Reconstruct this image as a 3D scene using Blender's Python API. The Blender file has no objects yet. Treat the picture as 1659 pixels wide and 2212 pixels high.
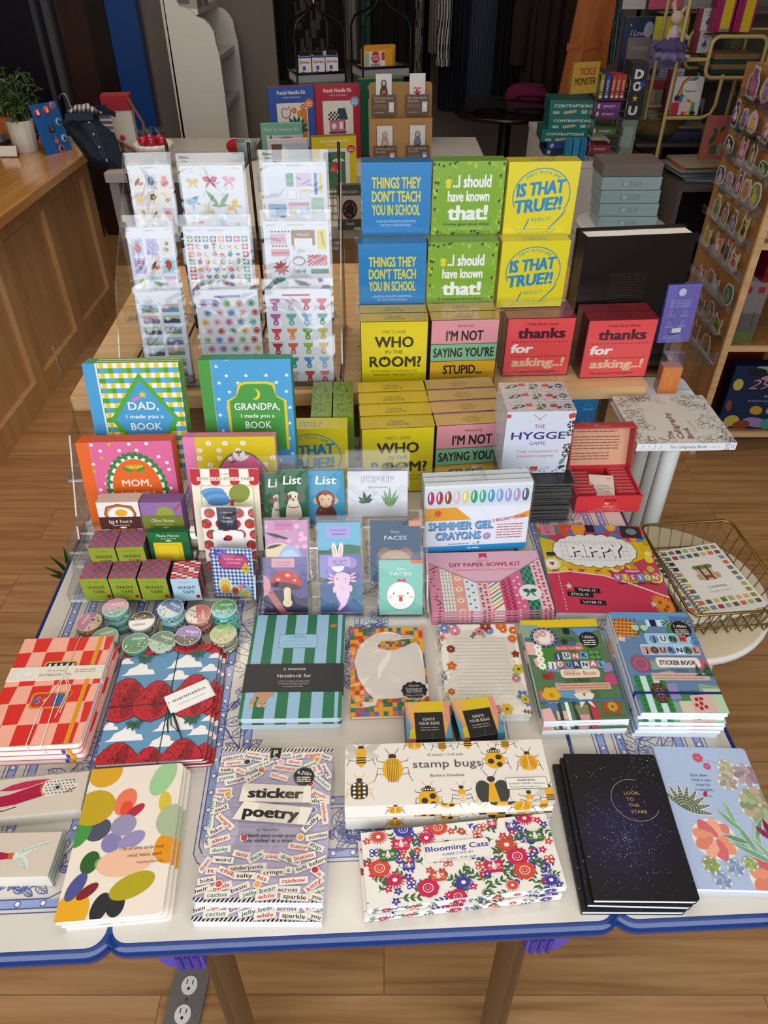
import bpy,math,random
from mathutils import Vector,Matrix
from mathutils.geometry import tessellate_polygon
R = math.radians
SC = bpy.context.scene
COL = SC.collection
random.seed(7)

# ------------------------------------------------------------------ camera, light, exposure
CAM_H,FOC,PITCH = 1.72,1560.0,R(38.8)
cam_d = bpy.data.cameras.new('camera')
cam = bpy.data.objects.new('camera',cam_d); COL.objects.link(cam)
cam.location = (0,0,CAM_H); cam.rotation_euler = (R(90) - PITCH,0,0)
cam_d.sensor_width = 36; cam_d.lens = FOC / 2212 * 36; cam_d.clip_start = 0.02
SC.camera = cam
SC.view_settings.view_transform = 'Standard'; SC.view_settings.look = 'None'
SC.view_settings.gamma = 1; SC.view_settings.use_curve_mapping = False
SC.view_settings.exposure = 0.05
world = bpy.data.worlds.new('world'); SC.world = world; world.use_nodes = True
world.node_tree.nodes['Background'].inputs[0].default_value = (0.75,0.85,1.0,1)
world.node_tree.nodes['Background'].inputs[1].default_value = 0.25

def area_light(name,loc,rot,sx,sy,power,col):
    d = bpy.data.lights.new(name,'AREA'); d.shape = 'RECTANGLE'; d.size = sx; d.size_y = sy
    d.energy = power; d.color = col
    o = bpy.data.objects.new(name,d); COL.objects.link(o); o.location = loc; o.rotation_euler = rot
    return o
# daylight through the shop window behind the camera, and the ceiling panels of the shop
area_light('window_daylight',(0.1,-0.75,1.85),(R(90),0,0),3.4,2.0,68,(0.93,0.965,1.0))
area_light('ceiling_panel',(0.1,1.5,2.92),(0,0,0),1.2,1.2,8,(1.0,0.86,0.70))
area_light('ceiling_panel',(-1.0,3.1,2.92),(0,0,0),1.2,1.2,26,(1.0,0.86,0.70))

# ------------------------------------------------------------------ pixel to place
_S,_C = math.sin(PITCH),math.cos(PITCH)
def ray(p):
    u = (p[0] - 829.5) / FOC; v = (p[1] - 1106) / FOC
    return Vector((u,_C - _S * v,-(_S + _C * v)))
def at(p,z):
    r = ray(p); t = (z - CAM_H) / r.z
    return Vector((r.x * t,r.y * t,z))
def ay(p,Y):
    r = ray(p); t = Y / r.y
    return Vector((r.x * t,Y,CAM_H + r.z * t))

# ------------------------------------------------------------------ colours and materials
def hx(h):
    if not isinstance(h,str): return h
    h = h.lstrip('#')
    if len(h) == 3: h = ''.join(a * 2 for a in h)
    o = []
    for i in (0,2,4):
        c = int(h[i:i + 2],16) / 255
        o.append(c / 12.92 if c <= .04045 else ((c + .055) / 1.055) ** 2.4)
    return tuple(o) + (1.0,)
MT = {}
def mat(name):
    m = bpy.data.materials.new(name); m.use_nodes = True; MT[name] = m
    nt = m.node_tree; return m,nt,nt.nodes['Principled BSDF']
def vmat(name,rough,coat=0,metal=0,noise=0,nscale=60,bump=0):
    m,nt,b = mat(name)
    a = nt.nodes.new('ShaderNodeAttribute'); a.attribute_name = 'Col'
    out = a.outputs['Color']
    if noise or bump:
        tc = nt.nodes.new('ShaderNodeTexCoord'); n = nt.nodes.new('ShaderNodeTexNoise')
        n.inputs['Scale'].default_value = nscale; n.inputs['Detail'].default_value = 4
        nt.links.new(tc.outputs['Object'],n.inputs['Vector'])
        if noise:
            mx = nt.nodes.new('ShaderNodeMix'); mx.data_type = 'RGBA'; mx.blend_type = 'MULTIPLY'
            rp = nt.nodes.new('ShaderNodeMapRange'); rp.inputs['To Min'].default_value = 1 - noise; rp.inputs['To Max'].default_value = 1 + noise
            nt.links.new(n.outputs['Fac'],rp.inputs['Value'])
            mx.inputs['Factor'].default_value = 1
            nt.links.new(out,mx.inputs['A']); nt.links.new(rp.outputs['Result'],mx.inputs['B'])
            out = mx.outputs['Result']
        if bump:
            bp = nt.nodes.new('ShaderNodeBump'); bp.inputs['Strength'].default_value = bump; bp.inputs['Distance'].default_value = .002
            nt.links.new(n.outputs['Fac'],bp.inputs['Height']); nt.links.new(bp.outputs['Normal'],b.inputs['Normal'])
    nt.links.new(out,b.inputs['Base Color'])
    b.inputs['Specular IOR Level'].default_value = .3 if name in ('matte','print','cloth') else .5
    b.inputs['Roughness'].default_value = rough; b.inputs['Metallic'].default_value = metal
    b.inputs['Coat Weight'].default_value = coat; b.inputs['Coat Roughness'].default_value = .08
    return m
vmat('matte',.75); vmat('print',.42); vmat('gloss',.22); vmat('wrap',.35,coat=.55)
vmat('metal',.3,metal=1); vmat('cloth',.95,noise=.25,nscale=180,bump=.4)
vmat('plastic',.3); vmat('enamel',.14,coat=.4); vmat('wicker',.8,noise=.4,nscale=90,bump=.6)
vmat('leafy',.55); vmat('wall',.85,noise=.05,nscale=20)
def clear_mat(name,tint,base,top,rough,wr=0,wscale=14):
    m,nt,b = mat(name); nt.nodes.remove(b)
    tr = nt.nodes.new('ShaderNodeBsdfTransparent'); tr.inputs[0].default_value = tint
    gl = nt.nodes.new('ShaderNodeBsdfGlossy'); gl.inputs['Roughness'].default_value = rough
    gl.inputs[0].default_value = (1,1,1,1)
    lw = nt.nodes.new('ShaderNodeLayerWeight'); lw.inputs[0].default_value = .25
    mr = nt.nodes.new('ShaderNodeMapRange'); mr.inputs['To Min'].default_value = base; mr.inputs['To Max'].default_value = top
    nt.links.new(lw.outputs['Fresnel'],mr.inputs['Value'])
    mx = nt.nodes.new('ShaderNodeMixShader'); nt.links.new(mr.outputs['Result'],mx.inputs[0])
    nt.links.new(tr.outputs[0],mx.inputs[1]); nt.links.new(gl.outputs[0],mx.inputs[2])
    nt.links.new(mx.outputs[0],nt.nodes['Material Output'].inputs[0])
    if wr:
        tc = nt.nodes.new('ShaderNodeTexCoord'); n = nt.nodes.new('ShaderNodeTexNoise')
        n.inputs['Scale'].default_value = wscale; n.inputs['Detail'].default_value = 2; n.inputs['Distortion'].default_value = 1.2
        bp = nt.nodes.new('ShaderNodeBump'); bp.inputs['Strength'].default_value = wr; bp.inputs['Distance'].default_value = .02
        nt.links.new(tc.outputs['Object'],n.inputs['Vector']); nt.links.new(n.outputs['Fac'],bp.inputs['Height'])
        nt.links.new(bp.outputs['Normal'],gl.inputs['Normal'])
clear_mat('film',(.985,.985,.985,1),.012,.45,.05,wr=.3,wscale=13)
clear_mat('film_shiny',(.975,.98,.985,1),.048,.6,.07,wr=.55,wscale=11)
clear_mat('acrylic',(.975,.98,.98,1),.025,.3,.03)
clear_mat('acrylic_edge',(.80,.83,.84,1),.16,.6,.08)
def wood(name,c1,c2,c3,axis='X',scale=1.0,rough=.35,plank=None,coat=0):
    m,nt,b = mat(name); L = nt.links
    tc = nt.nodes.new('ShaderNodeTexCoord'); mp = nt.nodes.new('ShaderNodeMapping')
    L.new(tc.outputs['Object'],mp.inputs['Vector'])
    st = {'X': (1.1,22,22),'Y': (14,1.2,14),'Z': (14,14,1.2)}[axis]
    mp.inputs['Scale'].default_value = [q * scale for q in st]
    vec = mp.outputs['Vector']; br = None
    if plank:
        br = nt.nodes.new('ShaderNodeTexBrick'); br.offset = .37; br.inputs['Scale'].default_value = 1
        br.inputs['Brick Width'].default_value = plank[0]; br.inputs['Row Height'].default_value = plank[1]
        br.inputs['Mortar Size'].default_value = .0012; br.inputs['Color1'].default_value = (0,0,0,1); br.inputs['Color2'].default_value = (1,1,1,1)
        br.inputs['Mortar'].default_value = (.5,.5,.5,1)
        L.new(tc.outputs['Object'],br.inputs['Vector'])
        ad = nt.nodes.new('ShaderNodeVectorMath'); ad.operation = 'MULTIPLY_ADD'
        L.new(br.outputs['Color'],ad.inputs[0]); ad.inputs[1].default_value = (7,5,3); L.new(vec,ad.inputs[2]); vec = ad.outputs[0]
    n = nt.nodes.new('ShaderNodeTexNoise'); n.inputs['Scale'].default_value = 2.2; n.inputs['Detail'].default_value = 7; n.inputs['Distortion'].default_value = .6
    L.new(vec,n.inputs['Vector'])
    cr = nt.nodes.new('ShaderNodeValToRGB'); e = cr.color_ramp.elements
    e[0].position = .3; e[0].color = hx(c1); e[1].position = .72; e[1].color = hx(c3)
    k = e.new(.5); k.color = hx(c2)
    L.new(n.outputs['Fac'],cr.inputs['Fac']); out = cr.outputs['Color']
    if plank:
        mx = nt.nodes.new('ShaderNodeMix'); mx.data_type = 'RGBA'; mx.blend_type = 'MULTIPLY'; mx.inputs['Factor'].default_value = 1
        mr = nt.nodes.new('ShaderNodeMapRange'); mr.inputs['To Min'].default_value = .9; mr.inputs['To Max'].default_value = 1.06
        L.new(br.outputs['Color'],mr.inputs['Value']); L.new(out,mx.inputs['A']); L.new(mr.outputs['Result'],mx.inputs['B'])
        m2 = nt.nodes.new('ShaderNodeMix'); m2.data_type = 'RGBA'; L.new(br.outputs['Fac'],m2.inputs['Factor'])
        L.new(mx.outputs['Result'],m2.inputs['A']); m2.inputs['B'].default_value = hx('#7a5734'); out = m2.outputs['Result']
    L.new(out,b.inputs['Base Color']); b.inputs['Roughness'].default_value = rough
    b.inputs['Coat Weight'].default_value = coat; b.inputs['Coat Roughness'].default_value = .12
wood('floor_wood','#94683f','#ac8052','#bb9061','X',.9,.42,plank=(1.25,.18))
wood('counter_wood','#b07a40','#c08a4c','#cb985c','Y',.8,.2,coat=.5)
wood('panel_wood','#b98b5a','#c59a69','#cfa676','Z',.7,.45)
wood('bench_wood','#c49a66','#d3ad7b','#dcb98a','X',.8,.4)
wood('case_wood','#8f6434','#a1733f','#b08149','Z',.7,.45)
wood('orange_wood','#9a4f1c','#b56324','#c87531','Z',.9,.5)

# ------------------------------------------------------------------ mesh builder
class MB:
    def __init__(s):
        s.v = []; s.f = []; s.c = []; s.m = []; s.s = []
    def add(s,vs,fs,col,mat=0,M=None,smooth=False):
        b = len(s.v); c = hx(col)
        for p in vs:
            p = Vector(p)
            s.v.append(M @ p if M is not None else p)
        for i,f in enumerate(fs):
            s.f.append([b + k for k in f]); s.c.append(c); s.m.append(mat); s.s.append(smooth)
        return s
    def box(s,x0,y0,z0,x1,y1,z1,col,mat=0,M=None):
        vs = [(x,y,z) for z in (z0,z1) for y in (y0,y1) for x in (x0,x1)]
        return s.add(vs,[(0,2,3,1),(4,5,7,6),(0,1,5,4),(2,6,7,3),(0,4,6,2),(1,3,7,5)],col,mat,M)
    def prism(s,pts,z0,z1,col,top=None,mat=0,M=None,caps=True):
        n = len(pts)
        vs = [(p[0],p[1],z0) for p in pts] + [(p[0],p[1],z1) for p in pts]
        s.add(vs,[(i,(i + 1) % n,n + (i + 1) % n,n + i) for i in range(n)],col,mat,M)
        if caps:
            tr = tri2(pts)
            s.add(vs[n:],tr,top or col,mat,M)
            s.add(vs[:n],[t[::-1] for t in tr],col,mat,M)
        return s
    def tube(s,path,r,col,n=8,mat=0,M=None,closed=False):
        P = [Vector(p) for p in path]; k = len(P); rs = r if isinstance(r,(list,tuple)) else [r] * k
        vs = []; up = Vector((.13,.27,.95)).normalized(); fs = []
        for i,p in enumerate(P):
            a = P[i - 1] if (i or closed) else p; b = P[(i + 1) % k] if (i < k - 1 or closed) else p
            t = (b - a).normalized()
            if abs(t.dot(up)) > .97: up = Vector((1,0,0.05)).normalized()
            x = t.cross(up).normalized(); y = x.cross(t); up = y
            for j in range(n):
                q = 2 * math.pi * j / n
                vs.append(p + (x * math.cos(q) + y * math.sin(q)) * rs[i])
        for i in range(k if closed else k - 1):
            i2 = (i + 1) % k
            for j in range(n):
                fs.append((i * n + j,i * n + (j + 1) % n,i2 * n + (j + 1) % n,i2 * n + j))
        s.add(vs,fs,col,mat,M,True)
        if not closed:
            s.add(vs[:n],[tuple(range(n))],col,mat,M); s.add(vs[-n:],[tuple(range(n))[::-1]],col,mat,M)
        return s
    def lathe(s,prof,col,n=28,mat=0,M=None,smooth=True,wob=None):
        vs = []; fs = []; k = len(prof)
        for r,z in prof:
            for j in range(n):
                q = 2 * math.pi * j / n; rr = r * (wob(q) if wob else 1)
                vs.append((rr * math.cos(q),rr * math.sin(q),z))
        for i in range(k - 1):
            for j in range(n):
                fs.append((i * n + j,i * n + (j + 1) % n,(i + 1) * n + (j + 1) % n,(i + 1) * n + j))
        s.add(vs,fs,col,mat,M,smooth)
        s.add(vs[:n],[tuple(range(n))[::-1]],col,mat,M); s.add(vs[-n:],[tuple(range(n))],col,mat,M)
        return s
    def ball(s,c,rx,ry,rz,col,mat=0,n=14,M=None):
        pr = [(max(.001,math.sin(math.pi * i / 8)),-math.cos(math.pi * i / 8)) for i in range(9)]
        T = Matrix.Translation(c) @ Matrix.Diagonal((rx,ry,rz,1))
        return s.lathe(pr,col,n,mat,(M @ T) if M is not None else T)
    def sheet(s,fn,nu,nv,col,mat=0,M=None,th=0):
        g = [[Vector(fn(i / nu,j / nv)) for i in range(nu + 1)] for j in range(nv + 1)]
        vs = [p for r in g for p in r]; w = nu + 1
        fs = [(j * w + i,j * w + i + 1,(j + 1) * w + i + 1,(j + 1) * w + i) for j in range(nv) for i in range(nu)]
        return s.add(vs,fs,col,mat,M,True)
    def art(s,A,O,ux,uy,mat=0):
        """lay the drawing A on the plane through O; ux, uy are the metres one unit spans."""
        O = Vector(O); ux = Vector(ux); uy = Vector(uy); n = ux.cross(uy).normalized()
        k = .45 / max(1,len(A.items))
        for i,(pts,tris,c,L) in enumerate(A.items):
            o = O + n * (.00013 * (L + k * i) + .00008)
            s.add([o + ux * p[0] + uy * p[1] for p in pts],tris,c,mat)
        return s
    def build(s,name,mats,parent=None):
        me = bpy.data.meshes.new(name)
        me.from_pydata([tuple(p) for p in s.v],[],s.f)
        mats = [mats] if isinstance(mats,str) else mats
        for q in mats: me.materials.append(MT[q])
        me.polygons.foreach_set('material_index',s.m); me.polygons.foreach_set('use_smooth',s.s)
        at_ = me.color_attributes.new('Col','FLOAT_COLOR','CORNER')
        arr = []
        for f,c in zip(s.f,s.c): arr += list(c) * len(f)
        at_.data.foreach_set('color',arr)
        me.update()
        o = bpy.data.objects.new(name,me); COL.objects.link(o)
        if parent is not None: o.parent = parent
        return o
def tri2(pts):
    n = len(pts)
    if n == 3: return [(0,1,2)] if area2(pts) > 0 else [(0,2,1)]
    t = tessellate_polygon([[Vector((p[0],p[1],0)) for p in pts]])
    out = []
    for a in t:
        q = [pts[i] for i in a]
        out.append(tuple(a) if area2(q) > 0 else tuple(a)[::-1])
    return out
def area2(p):
    return sum(p[i][0] * p[(i + 1) % len(p)][1] - p[(i + 1) % len(p)][0] * p[i][1] for i in range(len(p)))
def rrect(x0,y0,x1,y1,r,n=5,corners='1234'):
    """rounded rectangle, counter-clockwise; corners: 1 bottom-left 2 bottom-right 3 top-right 4 top-left"""
    o = []
    for k,(cx,cy,a) in enumerate(((x0 + r,y0 + r,180),(x1 - r,y0 + r,270),(x1 - r,y1 - r,0),(x0 + r,y1 - r,90))):
        if str(k + 1) in corners and r > 0:
            o += [(cx + r * math.cos(R(a + 90 * i / n)),cy + r * math.sin(R(a + 90 * i / n))) for i in range(n + 1)]
        else:
            o.append(((x0,y0),(x1,y0),(x1,y1),(x0,y1))[k])
    return o
def ellp(cx,cy,rx,ry=None,n=20,rot=0,a0=0,a1=360):
    ry = rx if ry is None else ry; c,q = math.cos(R(rot)),math.sin(R(rot)); o = []
    full = abs(a1 - a0) >= 360
    for i in range(n if full else n + 1):
        a = R(a0 + (a1 - a0) * i / n); x,y = rx * math.cos(a),ry * math.sin(a)
        o.append((cx + x * c - y * q,cy + x * q + y * c))
    return o
_TX = {}
def glyphs(t,bold,ital):
    k = (t,bold,ital)
    if k not in _TX:
        cu = bpy.data.curves.new('t','FONT'); cu.body = t; cu.size = 1; cu.offset = bold; cu.shear = ital; cu.resolution_u = 2
        ob = bpy.data.objects.new('t',cu); me = ob.to_mesh()
        vs = [(v.co.x,v.co.y) for v in me.vertices]; fs = []
        for p in me.polygons:
            q = list(p.vertices)
            for i in range(1,len(q) - 1): fs.append((q[0],q[i],q[i + 1]))
        ob.to_mesh_clear(); bpy.data.objects.remove(ob); bpy.data.curves.remove(cu)
        fs = [f if area2([vs[i] for i in f]) > 0 else f[::-1] for f in fs]
        xs = [v[0] for v in vs] or [0]
        _TX[k] = (vs,fs,min(xs),max(xs))
    return _TX[k]

class Art:
    """a flat printed drawing of W by H units, y up; L is the printing layer"""
    def __init__(s,W,H,bg=None,clip=True,corner=0,corners='1234'):
        s.W,s.H,s.items,s.L,s.clip = W,H,[],0,clip
        if bg: s.poly(rrect(0,0,W,H,corner,5,corners),bg,0)
        s.L = 1
    def _emit(s,pts,tris,c,L):
        L = s.L if L is None else L; c = hx(c)
        if s.clip and any(p[0] < -1e-6 or p[1] < -1e-6 or p[0] > s.W + 1e-6 or p[1] > s.H + 1e-6 for p in pts):
            op,ot = [],[]
            for t in tris:
                q = [pts[i] for i in t]
                for ax,lim,sg in ((0,0,1),(0,s.W,-1),(1,0,1),(1,s.H,-1)):
                    if not q: break
                    r = []
                    for i in range(len(q)):
                        a,b = q[i],q[(i + 1) % len(q)]
                        da,db = sg * (a[ax] - lim),sg * (b[ax] - lim)
                        if da >= 0: r.append(a)
                        if da * db < 0:
                            f = da / (da - db); r.append((a[0] + (b[0] - a[0]) * f,a[1] + (b[1] - a[1]) * f))
                    q = r
                if len(q) >= 3:
                    b = len(op); op += q; ot.append(tuple(range(b,b + len(q))))
            pts,tris = op,ot
        if tris: s.items.append((pts,tris,c,L))
        return s
    def poly(s,pts,c,L=None): return s._emit(list(pts),tri2(list(pts)),c,L)
    def rect(s,x0,y0,x1,y1,c,L=None,r=0,rot=0):
        p = rrect(x0,y0,x1,y1,r,4)
        if rot:
            cx,cy = (x0 + x1) / 2,(y0 + y1) / 2; ca,sa = math.cos(R(rot)),math.sin(R(rot))
            p = [(cx + (x - cx) * ca - (y - cy) * sa,cy + (x - cx) * sa + (y - cy) * ca) for x,y in p]
        return s.poly(p,c,L)
    def ell(s,cx,cy,rx,ry=None,c='#fff',L=None,n=20,rot=0,a0=0,a1=360):
        p = ellp(cx,cy,rx,ry,n,rot,a0,a1); return s._emit(p,[tuple(range(len(p)))],c,L)
    def ring(s,cx,cy,rx,w,c,L=None,ry=None,n=28,rot=0,a0=0,a1=360):
        ry = rx if ry is None else ry
        a = ellp(cx,cy,rx,ry,n,rot,a0,a1); b = ellp(cx,cy,rx - w,ry - w,n,rot,a0,a1)
        k = len(a); m = k if abs(a1 - a0) >= 360 else k - 1
        return s._emit(a + b,[(i,(i + 1) % k,k + (i + 1) % k,k + i) for i in range(m)],c,L)
    def line(s,pts,w,c,L=None,closed=False):
        P = [Vector(p).to_2d() for p in pts]; k = len(P); a = []; b = []
        for i,p in enumerate(P):
            q0 = P[i - 1] if (i or closed) else p; q1 = P[(i + 1) % k] if (i < k - 1 or closed) else p
            d = q1 - q0
            if d.length < 1e-9: d = Vector((1,0))
            d.normalize(); n = Vector((-d.y,d.x)) * w / 2
            a.append(tuple(p - n)); b.append(tuple(p + n))
        return s._emit(a + b,[(i,(i + 1) % k,k + (i + 1) % k,k + i) for i in range(k if closed else k - 1)],c,L)
    def text(s,t,x,y,h,c,L=None,w=None,sx=1,bold=0,ital=0,rot=0,al='C'):
        """h: height of a capital; w: fit to that width; y: baseline"""
        vs,fs,a,b = glyphs(t,0,ital); k = h / .70; kx = (w / max(b - a,.01)) if w else k * sx
        off = {'C': -(a + b) / 2,'L': -a,'R': -b}[al]; ca,sa = math.cos(R(rot)),math.sin(R(rot)); d = bold * kx * .62; e = bold * k * .34
        for dx,dy in (((-d,-e),(d,-e),(d,e),(-d,e),(0,0)) if bold else ((0,0),)):
            p = [((v[0] + off) * kx + dx,v[1] * k + dy) for v in vs]
            s._emit([(x + q[0] * ca - q[1] * sa,y + q[0] * sa + q[1] * ca) for q in p],fs,c,L)
        return s
    def lines(s,x0,x1,y,dy,n,h,c,L=None,seed=1):
        """unreadably small print as rows of word-long dashes"""
        rd = random.Random(seed)
        for i in range(n):
            x = x0
            while x < x1:
                q = min(x1,x + rd.uniform(1.2,4) * h * 2); s.rect(x,y - i * dy,q,y - i * dy + h,c,L); x = q + h * .8
        return s
    def star(s,x,y,r,c,L=None,n=5,k=.42,rot=90):
        return s.poly([(x + (r if i % 2 == 0 else r * k) * math.cos(R(rot + 180 * i / n)),y + (r if i % 2 == 0 else r * k) * math.sin(R(rot + 180 * i / n))) for i in range(2 * n)],c,L)
    def flower(s,x,y,r,c,cc='#f4c430',L=None,n=5,rot=0,fat=.42,ring=None):
        L = s.L if L is None else L
        for i in range(n):
            a = R(rot + 360 * i / n)
            s.ell(x + r * .58 * math.cos(a),y + r * .58 * math.sin(a),r * .46,r * fat,c,L + (i % 2) * .3,10,rot + 360 * i / n)
        if ring: s.ell(x,y,r * .36,None,ring,L + .6,12)
        return s.ell(x,y,r * .24,None,cc,L + .9,12)
    def sunny(s,x,y,r,c,cc='#fff',L=None,n=16,fat=.09):
        L = s.L if L is None else L
        for i in range(n): s.leaf(x,y,r,r * fat * 2,360 * i / n,c,L)
        return s.ell(x,y,r * .22,None,cc,L + .8,10)
    def leaf(s,x,y,l,w,ang,c,L=None,vein=None):
        ca,sa = math.cos(R(ang)),math.sin(R(ang))
        q = [(0,0),(.25,.42),(.5,.5),(.78,.3),(1,0),(.78,-.3),(.5,-.5),(.25,-.42)]
        p = [(x + (u * l) * ca - (t * w) * sa,y + (u * l) * sa + (t * w) * ca) for u,t in q]
        L = s.L if L is None else L
        s._emit(p,[tuple(range(8))[::-1]],c,L)
        if vein: s.line([(x,y),(x + .9 * l * ca,y + .9 * l * sa)],w * .1,vein,L + .5)
        return s
    def sprig(s,x,y,l,ang,c,L=None,n=4,w=.3):
        ca,sa = math.cos(R(ang)),math.sin(R(ang)); L = s.L if L is None else L
        s.line([(x,y),(x + l * ca,y + l * sa)],l * .035,c,L)
        for i in range(n):
            t = (i + .6) / n
            for sg in (-1,1): s.leaf(x + l * t * ca,y + l * t * sa,l * .36,l * w * .36,ang + sg * 42,c,L)
        return s
    def heart(s,x,y,r,c,L=None):
        return s.poly([(x + r * .95 * math.sin(R(a)) ** 3,y + r * (.78 * math.cos(R(a)) - .3 * math.cos(R(2 * a)) - .12 * math.cos(R(3 * a)) - .06 * math.cos(R(4 * a)))) for a in range(0,360,18)][::-1],c,L)
    def cloud(s,x,y,w,c,L=None):
        h = w * .42
        return s.poly([(x - w * .5,y),(x + w * .5,y),(x + w * .42,y + h * .4),(x + w * .27,y + h * .45),(x + w * .2,y + h * .85),(x,y + h),(x - w * .15,y + h * .7),(x - w * .3,y + h * .55),(x - w * .36,y + h * .2)],c,L)
    def bow(s,x,y,r,c,L=None,rot=0,c2=None):
        L = s.L if L is None else L
        for sg in (1,-1):
            s.leaf(x,y,r,r * .75,rot + (20 if sg > 0 else 160),c,L); s.leaf(x,y,r * 1.2,r * .3,rot + (-55 if sg > 0 else -125),c2 or c,L)
        return s.ell(x,y,r * .16,None,c2 or c,L + .5,8)
    def seal(s,x,y,r,c,L=None,n=22,k=.9):
        return s.star(x,y,r,c,L,n,k)
    def checks(s,x0,y0,x1,y1,nx,ny,cols,L=None,jit=0,seed=3):
        rd = random.Random(seed); dx,dy = (x1 - x0) / nx,(y1 - y0) / ny
        for i in range(nx):
            for j in range(ny):
                c = cols[(i + j) % len(cols)] if jit == 0 else cols[rd.randrange(len(cols))]
                if c: s.rect(x0 + i * dx,y0 + j * dy,x0 + (i + 1) * dx,y0 + (j + 1) * dy,c,L)
        return s

# ------------------------------------------------------------------ things and parts
def tag(o,label,cat,group=None):
    o['label'] = label; o['category'] = cat
    if group: o['group'] = group
    return o
def thing(name,label,cat,loc=(0,0,0),rot=(0,0,0),group=None):
    o = bpy.data.objects.new(name,None); COL.objects.link(o)
    o.empty_display_size = .05; o.location = loc; o.rotation_euler = rot
    return tag(o,label,cat,group)
def structure(o): o['kind'] = 'structure'; return o
def dup(root,loc=None,rot=None,label=None):
    r = root.copy(); COL.objects.link(r)
    if loc is not None: r.location = loc
    if rot is not None: r.rotation_euler = rot
    if label: r['label'] = label
    for ch in list(root.children):
        c = ch.copy(); COL.objects.link(c); c.parent = r
        for g in list(ch.children):
            d = g.copy(); COL.objects.link(d); d.parent = c
    return r
def flat(q,z):
    """pixels TL TR BR BL of a lying rectangle at height z -> centre, turn, width, length"""
    a,b,c,d = [at(p,z) for p in q]; ce = (a + b + c + d) / 4
    e1 = ((b - a) + (c - d)) / 2; e2 = ((a - d) + (b - c)) / 2
    ang = math.atan2(e1.y,e1.x) * .5 + (math.atan2(e2.y,e2.x) - math.pi / 2) * .5
    return Vector((ce.x,ce.y,0)),ang,e1.length,e2.length
def top_edge(tl,tr,z,H,lean=0):
    """pixels of the upper front edge of an upright thing whose edge is at height z -> base centre, rotation, width"""
    a,b = at(tl,z),at(tr,z); m = (a + b) / 2; ang = math.atan2(b.y - a.y,b.x - a.x)
    Rm = Matrix.Rotation(ang,3,'Z') @ Matrix.Rotation(-lean,3,'X')
    return m - Rm @ Vector((0,0,H)),(-lean,0,ang),(b - a).length
TB = .75          # height of the enamel table
# ================================================================== the setting
def slab(name,x0,y0,z0,x1,y1,z1,col,m):
    b = MB(); b.box(x0,y0,z0,x1,y1,z1,col); return structure(b.build(name,m))
slab('floor',-4.2,-1.0,-.05,3.4,7.0,0,'#888','floor_wood')
slab('ceiling',-4.2,-1.0,3.0,3.4,7.0,3.05,'#e8e6e2','wall')
slab('wall_back',-4.2,6.0,0,3.4,6.1,3.0,'#8a8682','wall')
slab('wall_left',-4.3,-1.0,0,-4.2,7.0,3.0,'#8f8a84','wall')
slab('wall_right',3.4,-1.0,0,3.5,7.0,3.0,'#8f8a84','wall')
b = MB()                                       # the street front: a wall with the wide window the daylight comes through
b.box(-4.2,-1.0,0,-1.7,-.92,3.0,'#d8d4ce'); b.box(1.9,-1.0,0,3.4,-.92,3.0,'#d8d4ce')
b.box(-1.7,-1.0,0,1.9,-.92,.75,'#d8d4ce'); b.box(-1.7,-1.0,2.9,1.9,-.92,3.0,'#d8d4ce')
structure(b.build('wall_front','wall'))
slab('baseboard_back',-4.2,5.985,0,3.4,6.0,.12,'#77726c','wall')

# doors and posts at the far end of the counter
def px_panel(name,p0,p1,Y,z0,z1,th,col,m,kind=True):
    """upright panel between two pixel columns at depth Y"""
    a,c = ay(p0,Y),ay(p1,Y); b = MB(); b.box(a.x,Y,z0,c.x,Y + th,z1,col)
    o = b.build(name,m); return structure(o) if kind else o
px_panel('door_1',(-220,150),(128,150),5.3,0,2.2,.05,'#0d0f1c','plastic')
px_panel('door_2',(150,150),(212,150),5.35,0,2.2,.05,'#37221c','plastic')
px_panel('trim_1',(212,150),(252,150),5.28,0,2.2,.06,'#15120f','plastic')
px_panel('trim_2',(253,150),(317,150),5.2,0,2.2,.08,'#0f3f80','plastic')
px_panel('wall_partition',(317,150),(600,150),5.34,0,2.6,.06,'#6f675f','wall')
px_panel('trim_3',(98,150),(108,150),5.28,0,2.2,.03,'#40444c','plastic')
px_panel('trim_4',(122,150),(136,150),5.27,0,2.2,.05,'#4a4c52','plastic')

# ------------------------------------------------------------------ checkout counter
cx1,cy0,cy1,ch = -1.49,1.7,4.2,.86
t = thing('checkout_counter','long honey-coloured wooden checkout counter with recessed panels','counter',(cx1,2.95,0))
b = MB(); b.box(-1.9,-1.25,ch - .045,0,1.25,ch,'#fff'); o = b.build('counter_top','counter_wood',t)
mod = o.modifiers.new('b','BEVEL'); mod.width = .006; mod.segments = 2
b = MB(); b.box(-1.84,-1.2,0,-.115,1.2,ch - .045,'#fff'); b.build('body','panel_wood',t)
b = MB(); b.box(-.115,-1.2,.72,-.09,1.2,ch - .045,'#fff'); b.box(-.115,-1.2,0,-.09,1.2,.12,'#fff')
for y in (-1.2,-.62,-.02,.54,1.1): b.box(-.115,y,.12,-.09,y + .1,.72,'#fff')
b.build('panel_frame','panel_wood',t)

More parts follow.
